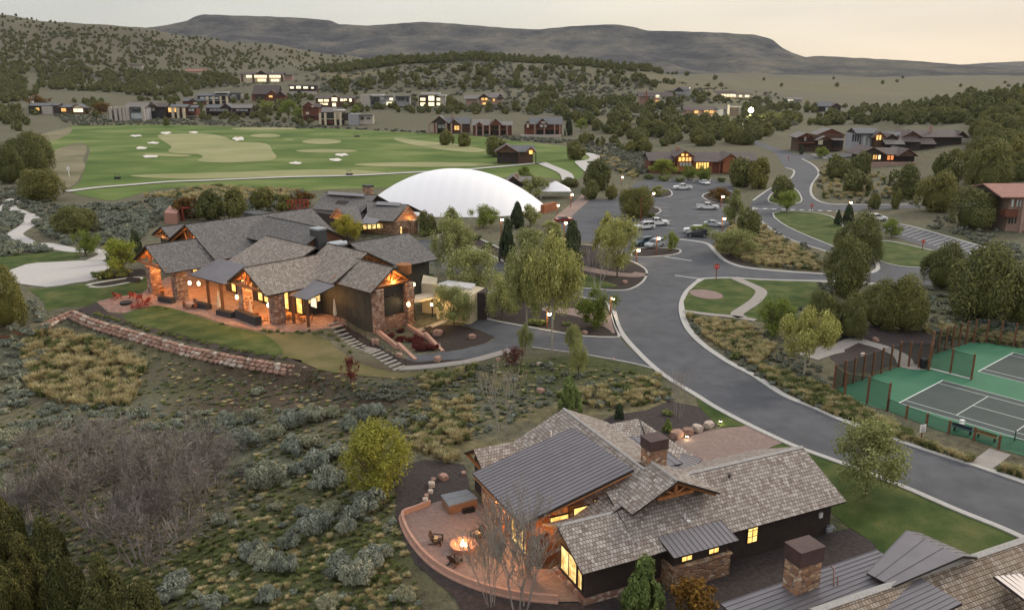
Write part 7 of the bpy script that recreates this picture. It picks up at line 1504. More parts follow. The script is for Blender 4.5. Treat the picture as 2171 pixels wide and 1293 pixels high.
def make_bare(kind, i, stems, depth, kids, r, mname, spread=.3, up=.35, bark='pale_bark', lean=.35, L=.5, base=.03):
    rng = np.random.default_rng(900 + i + len(kind) * 17); segs = []
    for k in range(stems):
        a = 2 * pi * k / max(stems, 1) + rng.uniform(-.5, .5); dd = np.array([cos(a) * lean * rng.uniform(.3, 1), sin(a) * lean * rng.uniform(.3, 1), 1.0]); dd /= np.linalg.norm(dd)
        branches(rng, segs, np.array([cos(a) * base, sin(a) * base, -.02]), dd, L, r, depth, spread, up, kids, .09)
    Z = max(s[1][2] for s in segs); X = np.percentile([abs(s[1][0]) for s in segs] + [abs(s[1][1]) for s in segs], 97)
    fine = [s for s in segs if s[2] < r * .3]; th = [s for s in segs if s[2] >= r * .3]
    sc = np.array([.5 / X, .5 / X, 1 / Z]); f = lambda L_: [(s[0] * sc, s[1] * sc, max(s[2], .0026), max(s[3], .0019)) for s in L_]
    v, q = tubes(f(fine), 3); cm = np_mesh('crown', v, q, MATS[mname]); v, q = tubes(f(th), 5); proto(kind, i, cm, np_mesh('trunk', v, q, MATS[bark]))
def make_tuft(kind, i, N, mname, size, asp, h=1.0, spike=.0, core=True, tilt=.6):
    rng = np.random.default_rng(1300 + i + len(kind) * 19); K = 13
    C = np.stack([rng.uniform(-.34, .34, K), rng.uniform(-.34, .34, K), rng.uniform(.18, .5, K), rng.uniform(.1, .22, K)], 1)
    idx = rng.integers(0, K, N); D = rng.normal(0, 1, (N, 3)); D[:, 2] = np.abs(D[:, 2]) * 1.1 - .25; D /= np.linalg.norm(D, axis=1)[:, None]
    Pn = C[idx, :3] + D * C[idx, 3:4] * rng.uniform(.6, 1.12, (N, 1)) * np.array([1, 1, 1.5]); Pn[:, 2] = np.maximum(Pn[:, 2], .03)
    v, q = cards(rng, Pn, D, size, asp, up=spike, bend=tilt); parts = [(v, q, 0)]
    if core:
        b = ball(rng, (0, 0, .22), (.3, .3, .26), 1, .3, i); parts.append((b[0], b[1], 0))
    V, Q, M = join(parts); V[:, 2] *= h; proto(kind, i, np_mesh('foliage', V, Q, MATS[mname]), None)
def make_blades(kind, i, N, mname):
    rng = np.random.default_rng(1700 + i); a = rng.uniform(0, 2 * pi, N); r = rng.uniform(0, .22, N); b0 = np.stack([r * np.cos(a), r * np.sin(a), np.zeros(N)], 1)
    L = rng.uniform(.6, 1, N); out_ = rng.uniform(.1, .5, N); a2 = a + rng.normal(0, .6, N); dirv = np.stack([np.cos(a2), np.sin(a2), np.zeros(N)], 1)
    m = b0 + dirv * (out_ * .4)[:, None] * L[:, None]; m[:, 2] = L * .62; t = b0 + dirv * out_[:, None] * L[:, None]; t[:, 2] = L * .95
    s = np.stack([-np.sin(a2), np.cos(a2), np.zeros(N)], 1) * .022
    V = np.stack([b0 - s, b0 + s, m + s, m - s, m - s, m + s, t + s * .3, t - s * .3], 1).reshape(-1, 3); Q = np.arange(N * 8).reshape(-1, 4)
    proto(kind, i, np_mesh('blades', V, Q, MATS[mname]), None)
for i in range(4):
    make_juniper('juniper', i, 15000, .0165, 'juniper_leaf'); make_juniper('juniper_mid', i, 3600, .034, 'juniper_leaf', lobes=30); make_juniper('juniper_far', i, 420, .09, 'juniper_leaf', lobes=16)
    make_leafy('willow', i, 12000, .0175, 'willow_leaf', .2, 'bark', lobes=34); make_leafy('willow_mid', i, 4200, .032, 'willow_leaf', .15)

for i in range(3): make_juniper('scrub', i, 15000, .0165, 'scrub_leaf', cone=True, lobes=34)
for i in range(2): make_leafy('willow_tall', i, 15000, .019, 'willow_leaf', .4, 'pale_bark', wide=1.1)
for i in range(3):
    make_juniper('conifer', i, 2600, .04, 'conifer_leaf', cone=True); make_juniper('pine', i, 5200, .03, 'pine_leaf', cone=True, lobes=38)
    make_leafy('fresh', i, 6500, .023, 'fresh_leaf', .15); make_leafy('yellow', i, 12000, .02, 'yellow_leaf', .06, lobes=44)
    make_leafy('copper', i, 1500, .045, 'copper_leaf', .1); make_leafy('redtree', i, 900, .035, 'red_leaf', .35)
    make_bare('aspen', i, 4, 3, 3, .012, 'twig', .26, .5, 'pale_bark', .22, .42, .05)
    make_bare('bare_big', i, 6, 4, 3, .011, 'twig', .38, .2, 'grey_bark', .45, .42, .08)
    make_bare('oakbrush', i, 9, 4, 3, .012, 'dark_twig', .5, .05, 'grey_bark', .9, .4, .12)
for i in range(5):
    make_tuft('sage', i, 3600, 'sage_leaf', .03, 2.6, 1.0, 1.0); make_tuft('sage_mid', i, 620, 'sage_leaf', .065, 2.2, 1.0, 1.0); make_tuft('sage_low', i, 70, 'sage_dull_leaf', .2, 1.5, 1.0, .7)
    make_tuft('green_shrub', i, 500, 'green_grass_leaf', .08, 1.4, 1.0, .5); make_tuft('red_shrub', i, 700, 'red_leaf', .06, 1.6, 1.0, .9)
    make_blades('grass', i, 150, 'dry_grass_leaf'); make_blades('grass_green', i, 110, 'green_grass_leaf')
PART = {'sage': 'foliage', 'sage_mid': 'foliage', 'green_shrub': 'foliage', 'red_shrub': 'foliage', 'grass': 'foliage'}
R = random.Random(7)
def plant(kind, p, w, h, name, label, cat, group=None, v=None, rz=None, sink=.03):
    T = TEMPL[kind]; cm, tm = T[(v if v is not None else R.randrange(99)) % len(T)]
    sc = (w, w, h); rz = rz if rz is not None else R.uniform(0, 6.28); loc = (p[0], p[1], p[2] - sink)
    if tm is None:
        o = bpy.data.objects.new(name, cm); COL.objects.link(o); o.location = loc; o.scale = sc; o.rotation_euler = (0, 0, rz); return tag(o, label, cat, group)
    r = thing(name, label, cat, loc, group); r.scale = sc; r.rotation_euler = (0, 0, rz)
    for nm, me in (('crown', cm), ('trunk', tm)):
        o = bpy.data.objects.new(nm, me); COL.objects.link(o); o.parent = r
    return r
def bbplant(kind, cx, top, bot, w, name, label, cat, group=None, v=None, k=.55):
    """from the outline the photo shows: centre, top, foot and width in photo pixels"""
    g = G(cx, bot); s = pix(g.x, g.y, g.z); rr = w / 2 / s; sf = (CAMZ - g.z) / hypot(g.y, CAMZ - g.z)
    yc = bot - k * rr * sf * s; p = G(cx, yc); s = pix(p.x, p.y, p.z); cf = p.y / hypot(p.y, CAMZ - p.z)
    return plant(kind, p, w / s, max(.4, (yc - top) / s / cf), name, label, cat, group, v)
TREES = [
 # kind, centre x, top, foot, width, label
 ('juniper', 88, 364, 430, 100, 'round dark juniper standing beside the upper end of the winding gravel path'),
 ('juniper', 22, 318, 392, 70, 'dark juniper cut by the left edge of the photo above the winding path'),
 ('juniper', 78, 288, 372, 84, 'tall dark juniper at the lower left corner of the golf course'),
 ('juniper', 40, 300, 352, 66, 'dark juniper crowded behind two others at the left edge'),
 ('juniper', 165, 443, 503, 98, 'wide dome-shaped juniper alone in the sagebrush left of the clubhouse'),
 ('fresh', 182, 488, 545, 54, 'small bright green tree between the sand court and the wide juniper'),
 ('fresh', 258, 512, 588, 80, 'olive yellow bushy tree beside the left porch of the clubhouse'),
 ('conifer', 292, 490, 548, 34, 'slim dark conifer behind the left porch of the clubhouse'),
 ('conifer', 243, 503, 560, 34, 'dark conifer half hidden by the olive yellow bushy tree'),
 ('copper', 398, 418, 468, 62, 'yellowish leafy tree left in the row behind the long clubhouse roof'),
 ('juniper_mid', 448, 410, 470, 62, 'green tree second from the left in the row behind the long clubhouse roof'),
 ('juniper_mid', 497, 404, 468, 58, 'dark green tree next to the flat roofed chimney behind the clubhouse'),
 ('juniper_mid', 556, 400, 448, 62, 'green tree behind the flat roofed chimney of the clubhouse'),
 ('juniper_mid', 604, 416, 452, 40, 'green tree left of the red play frame'),
 ('copper', 640, 405, 440, 50, 'thin brownish bush behind the red play frame'),
 ('yellow', 737, 458, 512, 62, 'yellow green tree against the lit gable of the stone cottage'),
 ('willow', 958, 468, 590, 92, 'grey green willow nearest the stone cottage drive'),
 ('willow', 1006, 530, 648, 118, 'broad grey green willow behind the white service shed'),
 ('willow', 962, 606, 700, 90, 'small round willow standing in the dark mulch beside the lit service yard'),
 ('willow', 1065, 592, 685, 78, 'small willow between the service shed and the pale trunked willow'),
 ('willow_tall', 1116, 535, 737, 84, 'willow with a pale trunk at the edge of the service drive, left of the pair'),
 ('willow_tall', 1170, 516, 752, 108, 'tallest willow with a pale trunk beside the service drive, right of the pair'),
 ('willow_mid', 1122, 488, 560, 74, 'willow crown behind the pale trunked pair'),
 ('conifer', 1075, 474, 560, 46, 'tall narrow dark conifer among the willows'),
 ('conifer', 1096, 434, 486, 42, 'dark conifer beside the lit lamp in front of the white dome'),
 ('conifer', 1180, 494, 532, 36, 'short dark conifer left of the two by the parking lot corner'),
 ('conifer', 1214, 469, 528, 46, 'dark conifer at the lower left corner of the parking lot'),
 ('conifer', 1211, 510, 574, 52, 'dark conifer nearest the bare white trees'),
 ('aspen', 1098, 532, 655, 40, 'bare pale tree rising between the willows'),
 ('aspen', 1268, 518, 618, 62, 'cluster of bare white stems on the planted island'),
 ('willow_mid', 1284, 456, 560, 62, 'yellowish willow behind the big willow of the planted island'),
 ('willow', 1308, 468, 594, 92, 'big yellow green willow on the planted island beside the bare white stems'),
 ('fresh', 1268, 612, 700, 84, 'olive yellow tree by the lit lamp at the service drive entrance'),
 ('fresh', 1024, 434, 486, 58, 'bright spring green tree before the white dome'),
 ('juniper_mid', 906, 450, 498, 46, 'green bush between the stone cottage and the white dome'),
 ('willow_mid', 958, 442, 505, 52, 'thin grey green tree in front of the white dome'),
 ('willow_mid', 1124, 436, 482, 46, 'pale bush at the right foot of the white dome'),
 ('willow_mid', 1170, 470, 500, 54, 'low orange tinted bush beside the red car'),
 ('fresh', 1112, 355, 392, 36, 'pale leafing tree behind the white dome'),
 ('willow_mid', 1135, 378, 424, 66, 'green bush left of the white tent'),
 ('juniper_mid', 1266, 347, 405, 66, 'dark round tree at the upper left corner of the parking lot'),
 ('juniper_mid', 1252, 385, 424, 44, 'dark bush below the round tree at the parking lot corner'),
 ('juniper_mid', 1296, 395, 424, 28, 'small dark tree on the left edge of the parking lot asphalt'),
 ('juniper_mid', 1210, 378, 398, 40, 'low dark bush beside the cart path bend'),
 ('juniper', 1346, 402, 465, 84, 'round olive tree on the island in the middle of the parking lot'),
 ('willow_mid', 1395, 395, 418, 32, 'greyish bush on the small island beside the white pickup'),
 ('fresh', 1404, 340, 378, 54, 'olive tree at the left end of the red brown lodge'),
 ('fresh', 1458, 350, 382, 38, 'light green tree before the lit gable of the red brown lodge'),
 ('fresh', 1492, 352, 386, 40, 'bright green tree before the lit windows of the red brown lodge'),
 ('juniper_mid', 1566, 338, 398, 66, 'dark round tree left of the pair at the right end of the red brown lodge'),
 ('juniper_mid', 1606, 344, 402, 56, 'dark round tree right of the pair at the right end of the red brown lodge'),
 ('copper', 1524, 398, 432, 44, 'golden bush under the lit lamp on the right side of the parking lot'),
 ('willow_mid', 1556, 404, 480, 48, 'tall greyish tree right of the white pickup'),
 ('juniper_mid', 1587, 450, 508, 58, 'dull green tree between the parking lot and the curving road'),
 ('willow', 1548, 486, 548, 104, 'wide pale willow shrub right of the parking lot exit'),
 ('fresh', 1421, 490, 534, 28, 'slender young tree on the round tip of the parking island'),
 ('fresh', 1490, 476, 503, 46, 'light green tree spreading over a parked car'),
 ('juniper_mid', 1658, 380, 428, 56, 'green tree on the small island in the road fork'),
 ('fresh', 1668, 408, 452, 52, 'bright green tree just below the small road island'),
 ('juniper_mid', 1775, 336, 382, 56, 'dark green tree left in the group below the wooden lodges'),
 ('juniper_mid', 1822, 326, 376, 54, 'dark green tree right in the group below the wooden lodges'),
 ('juniper_mid', 1810, 366, 414, 66, 'round green tree lowest in the group below the wooden lodges'),
 ('juniper_mid', 1915, 358, 424, 72, 'round dark green tree below the lodge with the orange windows'),
 ('juniper', 1984, 374, 452, 94, 'large dome-shaped green tree left of the widest tree on the right slope'),
 ('juniper_mid', 2008, 330, 396, 70, 'green tree above the large dome-shaped tree'),
 ('juniper', 2094, 314, 412, 96, 'tall green tree high on the right slope'),
 ('juniper', 2064, 408, 488, 108, 'widest dark green tree left of the tan house at the right edge'),
 ('juniper_mid', 1898, 402, 444, 24, 'narrow green tree beside the cross road'),
 ('juniper_mid', 1853, 412, 444, 28, 'small green tree behind the lit double lamp'),
 ('conifer', 1797, 434, 478, 30, 'dark pointed conifer beside the lit double lamp'),
 ('conifer', 1776, 448, 478, 20, 'small dark conifer touching the pointed conifer'),
 ('fresh', 1890, 466, 506, 46, 'small umbrella shaped green tree below the white wagon'),
 ('juniper', 1820, 466, 560, 104, 'dull green tree behind the tall cone-shaped juniper'),
 ('juniper', 1796, 514, 632, 100, 'tall cone-shaped juniper at the bend of the branch road'),
 ('juniper', 1998, 528, 618, 96, 'dark juniper left of the giant spreading juniper'),
 ('juniper', 2082, 540, 690, 158, 'giant spreading juniper behind the tennis courts'),
 ('juniper', 2158, 568, 690, 90, 'juniper cut by the right edge behind the tennis courts'),
 ('juniper', 1744, 627, 716, 78, 'left juniper of the pair above the concrete path'),
 ('juniper', 1800, 634, 722, 76, 'right juniper of the pair above the concrete path'),
 ('juniper', 1860, 606, 700, 96, 'dense juniper left of the two over the mulch by the courts'),
 ('juniper', 1916, 600, 708, 100, 'dense juniper right of the two over the mulch by the courts'),
 ('fresh', 1640, 632, 722, 92, 'bright green bushy tree at the end of the small lawn'),
 ('willow_tall', 1704, 664, 800, 104, 'pale leafed tree with a whitish trunk beside the bright green one'),
 ('yellow', 800, 905, 1062, 146, 'round yellow green tree left of the brick patio'),
 ('willow', 1836, 904, 1072, 166, 'young light green tree on the lawn beside the wide road'),
 ('aspen', 1066, 780, 925, 84, 'cluster of bare aspens above the sloping metal roof'),
 ('pine', 1207, 804, 880, 62, 'bushy green pine behind the peak of the near house'),
 ('conifer', 1313, 856, 890, 28, 'small dark spruce behind the near house'),
 ('aspen', 1438, 772, 890, 52, 'bare whitish tree beside the kerb above the driveway'),
 ('pine', 1415, 888, 918, 26, 'little round pine by the driveway boulders'),
 ('redtree', 745, 760, 834, 40, 'young tree with dark red leaves below the terrace steps'),
 ('redtree', 1090, 735, 792, 50, 'dark red young tree by the service drive'),
 ('willow', 1113, 690, 750, 36, 'thin young tree with few leaves left of the two on the drive edge'),
 ('willow', 1216, 690, 756, 36, 'thin young tree with few leaves beside the drive kerb'),
 ('willow', 1226, 722, 806, 42, 'thin young tree on the grass below the drive'),
 ('pine', 1362, 1196, 1330, 112, 'yellow green pine at the stone foot of the near house'),
 ('copper', 1466, 1240, 1330, 110, 'brown bushy tree at the bottom edge beside the stone chimney'),
 ('bare_big', 1105, 1065, 1325, 190, 'large bare grey tree in front of the brick patio'),
 ('bare_big', 1040, 1110, 1300, 110, 'bare many stemmed tree rising before the fire pit'),
 ('oakbrush', 350, 905, 1110, 250, 'huge bare grey bush with crooked white branches'),
 ('oakbrush', 200, 950, 1150, 240, 'bare grey bush left of the crooked white branches'),
 ('oakbrush', 300, 1040, 1230, 240, 'dark bare bush below the crooked white branches'),
 ('oakbrush', 450, 915, 1050, 150, 'bare grey bush reaching towards the yellow green tree'),
 ('oakbrush', 120, 900, 1010, 190, 'bare grey brown bush below the tan grass slope'),
 ('oakbrush', 70, 1000, 1150, 170, 'bare bush against the left edge'),
 ('scrub', 70, 1150, 1330, 130, 'dark olive pointed shrub tree in the bottom left corner'),
 ('scrub', 150, 1175, 1360, 130, 'dark olive pointed tree second from the bottom left corner'),
 ('scrub', 240, 1200, 1400, 150, 'dark pointed tree at the bottom edge under the bare bushes'),
 ('scrub', 10, 1180, 1400, 140, 'dark tree cut by the bottom left corner'),
 ('scrub', 20, 1060, 1210, 120, 'dark green tree at the left edge above the corner trees'),
 ('scrub', 110, 1100, 1240, 110, 'olive tree poking out of the bare bushes near the corner'),
 ('scrub', 310, 1235, 1400, 130, 'dark low tree at the bottom edge left of the sagebrush'),
 ('oakbrush', 380, 960, 1160, 190, 'bare bush with pale crooked stems facing the open grass'), ('oakbrush', 230, 900, 1010, 200, 'bare grey bush in the upper middle of the bare thicket'),
 ('juniper_mid', 945, 279, 309, 36, 'round juniper on the fairway before the left log house'),
 ('juniper_mid', 983, 285, 312, 30, 'smaller juniper on the fairway before the middle log house'),
 ('juniper_mid', 1052, 292, 334, 54, 'broad juniper left of the golf hut'),
 ('juniper_mid', 1218, 302, 340, 48, 'olive juniper beside the loop of the cart path'),
 ('juniper_mid', 1236, 283, 306, 26, 'juniper at the top right corner of the fairway'),
 ('fresh', 1071, 318, 346, 22, 'small green bush against the dark wall of the golf hut'), ('copper', 1108, 322, 346, 34, 'yellowish bush before the porch of the golf hut'),
 ('copper', 83, 203, 232, 52, 'orange tree behind the low house at far left'), ('copper', 214, 219, 243, 40, 'yellowish bush right of the three amber windows'),
 ('fresh', 563, 214, 236, 34, 'yellow green bush left of centre between the far houses'), ('fresh', 612, 216, 252, 40, 'yellow green tree between the red house and the red brown one'), ('fresh', 634, 232, 254, 26, 'fresh green bush touching the red brown house'),
 ('juniper_mid', 353, 250, 267, 15, 'narrow dark shrub standing alone at the golf edge'), ('juniper_mid', 640, 257, 270, 14, 'round dark shrub at the far golf edge left of the cream pillars'),
 ('fresh', 752, 224, 242, 24, 'green bush in front of the two rows of yellow windows'), ('juniper_mid', 955, 207, 228, 24, 'round tree right of the shining cube house'), ('fresh', 1232, 254, 280, 26, 'pale green tree right of the slate roofed log house'), ('conifer', 1206, 252, 288, 22, 'dark conifer at the right wall of the slate roofed log house'),
 ('fresh', 1740, 312, 336, 32, 'yellow green bush before the brown lodge at the road bend'), ('conifer', 1699, 308, 328, 14, 'small dark conifer at the left corner of the brown lodge'),
 ('juniper', 12, 585, 700, 100, 'dark green juniper at the left edge below the sand court'),
]
for t in TREES:
    k = t[0]; cat = 'bush' if ('bush' in t[5].split(' ')[:7] and k in ('oakbrush', 'copper', 'willow_mid', 'juniper_mid')) else 'tree'
    nm = {'juniper': 'juniper_tree', 'juniper_mid': 'juniper_tree', 'scrub': 'scrub_tree', 'willow': 'willow_tree', 'willow_tall': 'willow_tree', 'willow_mid': 'willow_tree', 'fresh': 'leafy_tree', 'yellow': 'leafy_tree', 'copper': 'leafy_tree', 'conifer': 'conifer_tree', 'pine': 'pine_tree',
          'aspen': 'bare_tree', 'bare_big': 'bare_tree', 'oakbrush': 'bare_shrub', 'redtree': 'red_leaf_tree'}[k]
    bbplant(k, t[1], t[2], t[3], t[4], nm, t[5], cat, k=.2 if k == 'willow_tall' else .55)

# ---- free growing plants: sample inside photo regions, keep off roads, lawns and houses
def samples(poly, n, seed, tries=40, mind=0):
    r = random.Random(seed); x0, x1 = min(p[0] for p in poly), max(p[0] for p in poly); y0, y1 = min(p[1] for p in poly), max(p[1] for p in poly)
    out_ = []; k = 0
    while len(out_) < n and k < n * tries:
        k += 1; px, py = r.uniform(x0, x1), r.uniform(y0, y1)
        if not inpoly(px, py, poly): continue
        if mind and any(hypot(px - a[0], (py - a[1]) * 1.6) < mind for a in out_): continue
        g = G(px, py)
        if g.y > 5000 or isbare(g.x, g.y) or blocked(px, py): continue
        out_.append((px, py, g))
    return out_
def clump(px, py, s=.02, z=0): return noise.noise((px * s, py * s * 1.7, z))
HILLJ = [  # region, how many, crown width range in metres, clumpiness, seed
 ([(0, 31), (60, 33), (130, 48), (200, 58), (300, 64), (430, 82), (560, 96), (700, 115), (780, 127), (700, 150), (560, 152), (480, 165), (300, 150), (140, 150), (0, 150)], 800, (3.4, 6.0), -1, 1),
 ([(0, 60), (300, 80), (480, 110), (640, 125), (560, 150), (300, 150), (0, 150)], 330, (4, 6.5), -.1, 12),
 ([(0, 150), (140, 150), (300, 150), (480, 165), (520, 178), (400, 195), (420, 212), (330, 205), (200, 195), (90, 190), (60, 215), (0, 222)], 300, (6, 10), -.3, 2),
 ([(640, 152), (760, 133), (900, 120), (1000, 119), (1150, 128), (1300, 140), (1470, 156), (1460, 162), (1200, 139), (1000, 130), (860, 137), (720, 156)], 250, (5, 9), -.7, 3),
 ([(660, 180), (900, 145), (1100, 140), (1300, 150), (1440, 172), (1440, 200), (1340, 185), (1150, 200), (960, 190), (800, 190), (700, 200)], 150, (5, 10), -.1, 4),
 ([(1090, 235), (1150, 205), (1340, 215), (1420, 205), (1560, 200), (1680, 225), (1880, 228), (1960, 240), (1960, 262), (1760, 268), (1640, 290), (1560, 320), (1480, 318), (1360, 325), (1330, 300), (1240, 270), (1200, 262)], 200, (6, 10), -.3, 5),
 ([(1870, 240), (2000, 212), (2171, 192), (2171, 330), (2100, 380), (2070, 330), (2070, 270), (1900, 268)], 150, (5.5, 9), -.4, 6),
 ([(1930, 330), (2060, 330), (2171, 330), (2171, 420), (2060, 400), (1960, 380)], 12, (5, 7), -.6, 7),
 ([(1480, 165), (2160, 165), (2160, 190), (1850, 190), (1500, 185)], 14, (6, 9), -1, 8),
 ([(60, 225), (200, 240), (500, 262), (780, 268), (760, 262), (520, 240), (240, 225)], 34, (3.5, 6), -1, 9),
 ([(60, 222), (540, 203), (760, 200), (1000, 225), (1080, 232), (1080, 245), (900, 242), (760, 238), (500, 252), (230, 250), (60, 245)], 170, (3.5, 7), -1, 13),
 ([(0, 228), (60, 235), (60, 262), (40, 280), (0, 262)], 22, (6, 9), -1, 10),
 ([(1215, 280), (1330, 290), (1380, 330), (1300, 345), (1235, 310)], 9, (4, 7), -1, 11),
]
BLOCK = [  # photo outlines that buildings stand in
 [(280, 520), (340, 470), (700, 440), (910, 550), (890, 690), (860, 740), (700, 700), (560, 700), (300, 640)], [(660, 500), (660, 430), (790, 395), (885, 430), (885, 500)],
 [(780, 470), (800, 400), (1140, 400), (1150, 470), (1000, 490)], [(960, 950), (1190, 850), (1440, 900), (1800, 1060), (1760, 1160), (1540, 1210), (1400, 1290), (1220, 1300), (990, 1040)],
 [(850, 1100), (1000, 1000), (1160, 1100), (1200, 1200), (1050, 1270)], [(1500, 1300), (1600, 1220), (1900, 1100), (2171, 1140), (2171, 1400), (1500, 1400)],
 [(1372, 385), (1372, 325), (1610, 325), (1610, 385)], [(1045, 352), (1045, 310), (1140, 310), (1140, 352)], [(1690, 345), (1690, 270), (2055, 270), (2055, 330), (1960, 365), (1820, 360)],
 [(2115, 510), (2115, 400), (2171, 400), (2171, 510)], [(1760, 830), (1770, 760), (2010, 720), (2171, 745), (2171, 1000), (2000, 960)], [(140, 640), (270, 620), (640, 765), (640, 785), (400, 750), (100, 700)]]
def blocked(px, py):
    if any(inpoly(px, py, b) for b in BLOCK): return True
    return any(x0 - 4 <= px <= x1 + 4 and y0 <= py <= y1 + 2 for x0, x1, y0, y1 in HOUSEBOX)
def merged(name, items, label, cat, kind='stuff'):
    """items: (template mesh, position, width, height, turn)"""
    cache = {}; VV = []; QQ = []; MI = []; mats = []; o = 0
    for me, p, w, h, rz in items:
        if me.name not in cache:
            v = np.empty(len(me.vertices) * 3, np.float32); me.vertices.foreach_get('co', v)
            q = np.empty(len(me.loops), np.int32); me.loops.foreach_get('vertex_index', q); m = me.materials[0]
            if m not in mats: mats.append(m)
            cache[me.name] = (v.reshape(-1, 3), q.reshape(-1, 4), mats.index(m))
        v, q, m = cache[me.name]; c, s = cos(rz), sin(rz)
        X = np.empty_like(v); X[:, 0] = (v[:, 0] * c - v[:, 1] * s) * w + p[0]; X[:, 1] = (v[:, 0] * s + v[:, 1] * c) * w + p[1]; X[:, 2] = v[:, 2] * h + p[2] - .04
        VV.append(X); QQ.append(q + o); MI.append(np.full(len(q), m)); o += len(v)
    me = np_mesh(name, np.concatenate(VV), np.concatenate(QQ), mats, np.concatenate(MI)); ob = bpy.data.objects.new(name, me); COL.objects.link(ob)
    return tag(ob, label, cat, kind=kind)
def tmesh(kind, r): return TEMPL[kind][r.randrange(99) % len(TEMPL[kind])][0]

JL = {13: ('small dark tree growing between the far houses', 'small trees between the far houses'), 12: ('dark juniper clustered on the flank of the long hill', 'junipers on the long left hill'), 1: ('dark juniper dotted on the long hill behind the far houses', 'junipers on the long left hill'), 2: ('dark juniper at the foot of the long left hill', 'junipers at the foot of the left hill'),
      3: ('juniper on the crest of the rounded sagebrush hill', 'junipers on the crest of the middle hill'), 4: ('juniper on the open sagebrush slope above the pale houses', 'junipers on the middle hill slope'),
      5: ('juniper in the woodland between the far houses and the wooden lodges', 'junipers in the woodland behind the parking lot'), 6: ('juniper in the dense wood climbing the right hill', 'junipers on the right hill'),
      7: ('juniper on the lower right slope above the cross road', 'junipers on the lower right slope'), 8: ('lone juniper on the wide grassy plain under the mesas', 'lone junipers on the plain'),
      9: ('small dark shrub along the far edge of the golf course', 'shrubs along the far golf edge'), 10: ('dark tree in the grove left of the far houses', 'trees left of the far houses'), 11: ('juniper in the sagebrush right of the golf course', 'junipers right of the golf course')}
JJ = []
for (poly, n, (w0, w1), dens, seed) in HILLJ:
    r = random.Random(seed * 31)
    for px, py, g in samples(poly, n * 2 if dens > -.9 else n, seed * 17, mind=3.5 if seed in (5, 6, 10) else 2.5):
        if dens > -.9 and clump(px, py, .022 if seed in (1, 2, 12) else .03, seed) < dens + r.uniform(-.35, .35) * .8: continue
        w = r.uniform(w0, w1); JJ.append((w * pix(g.x, g.y, g.z), g, w, w * r.uniform(.62, .95), seed, r.uniform(0, 6.28)))
JJ.sort(key=lambda a: -a[0])
NJ = 225; far = []
for i, (s, g, w, h, seed, rz) in enumerate(JJ):
    if i < NJ:
        plant('juniper_mid' if s > 24 else 'juniper_far', g, w, h, 'juniper_tree', JL[seed][0], 'tree', JL[seed][1], rz=rz, sink=.15)
    else: far.append((TEMPL['juniper_far'][i % 4][0], g, w, h, rz))
merged('juniper_woodland', far, 'juniper woodland scattered over the far hills', 'woodland')

# sagebrush: the large ones one by one
SAGE = [(618, 905, 62), (664, 892, 54), (700, 884, 44), (585, 928, 50), (524, 945, 62), (618, 958, 56), (655, 948, 60), (668, 992, 66), (631, 1004, 50), (712, 968, 56), (738, 912, 50), (771, 888, 56), (795, 880, 46), (519, 1004, 44), (565, 1030, 86),
        (697, 1032, 76), (701, 1090, 46), (771, 1087, 88), (668, 1127, 78), (734, 1127, 52), (528, 1185, 74), (556, 1198, 66), (606, 1210, 62), (614, 1160, 56), (726, 1218, 78), (762, 1234, 86), (795, 1200, 74), (861, 1272, 58), (569, 1272, 52), (697, 1288, 54),
        (544, 838, 30), (372, 1262, 80), (340, 1280, 60), (20, 940, 60), (30, 1050, 70), (60, 1150, 60), (480, 900, 46), (540, 890, 44), (455, 1290, 60), (640, 1090, 34), (588, 1080, 30), (845, 905, 34), (890, 895, 32), (466, 1110, 40)]
for i, (px, py, w) in enumerate(SAGE):
    g = G(px, py); s = pix(g.x, g.y, g.z)
    plant('sage', g, w / s * 1.0, w / s * .8, 'sagebrush', 'grey green rounded sagebrush in the open ground left of the near house', 'shrub', 'sagebrush left of the near house')
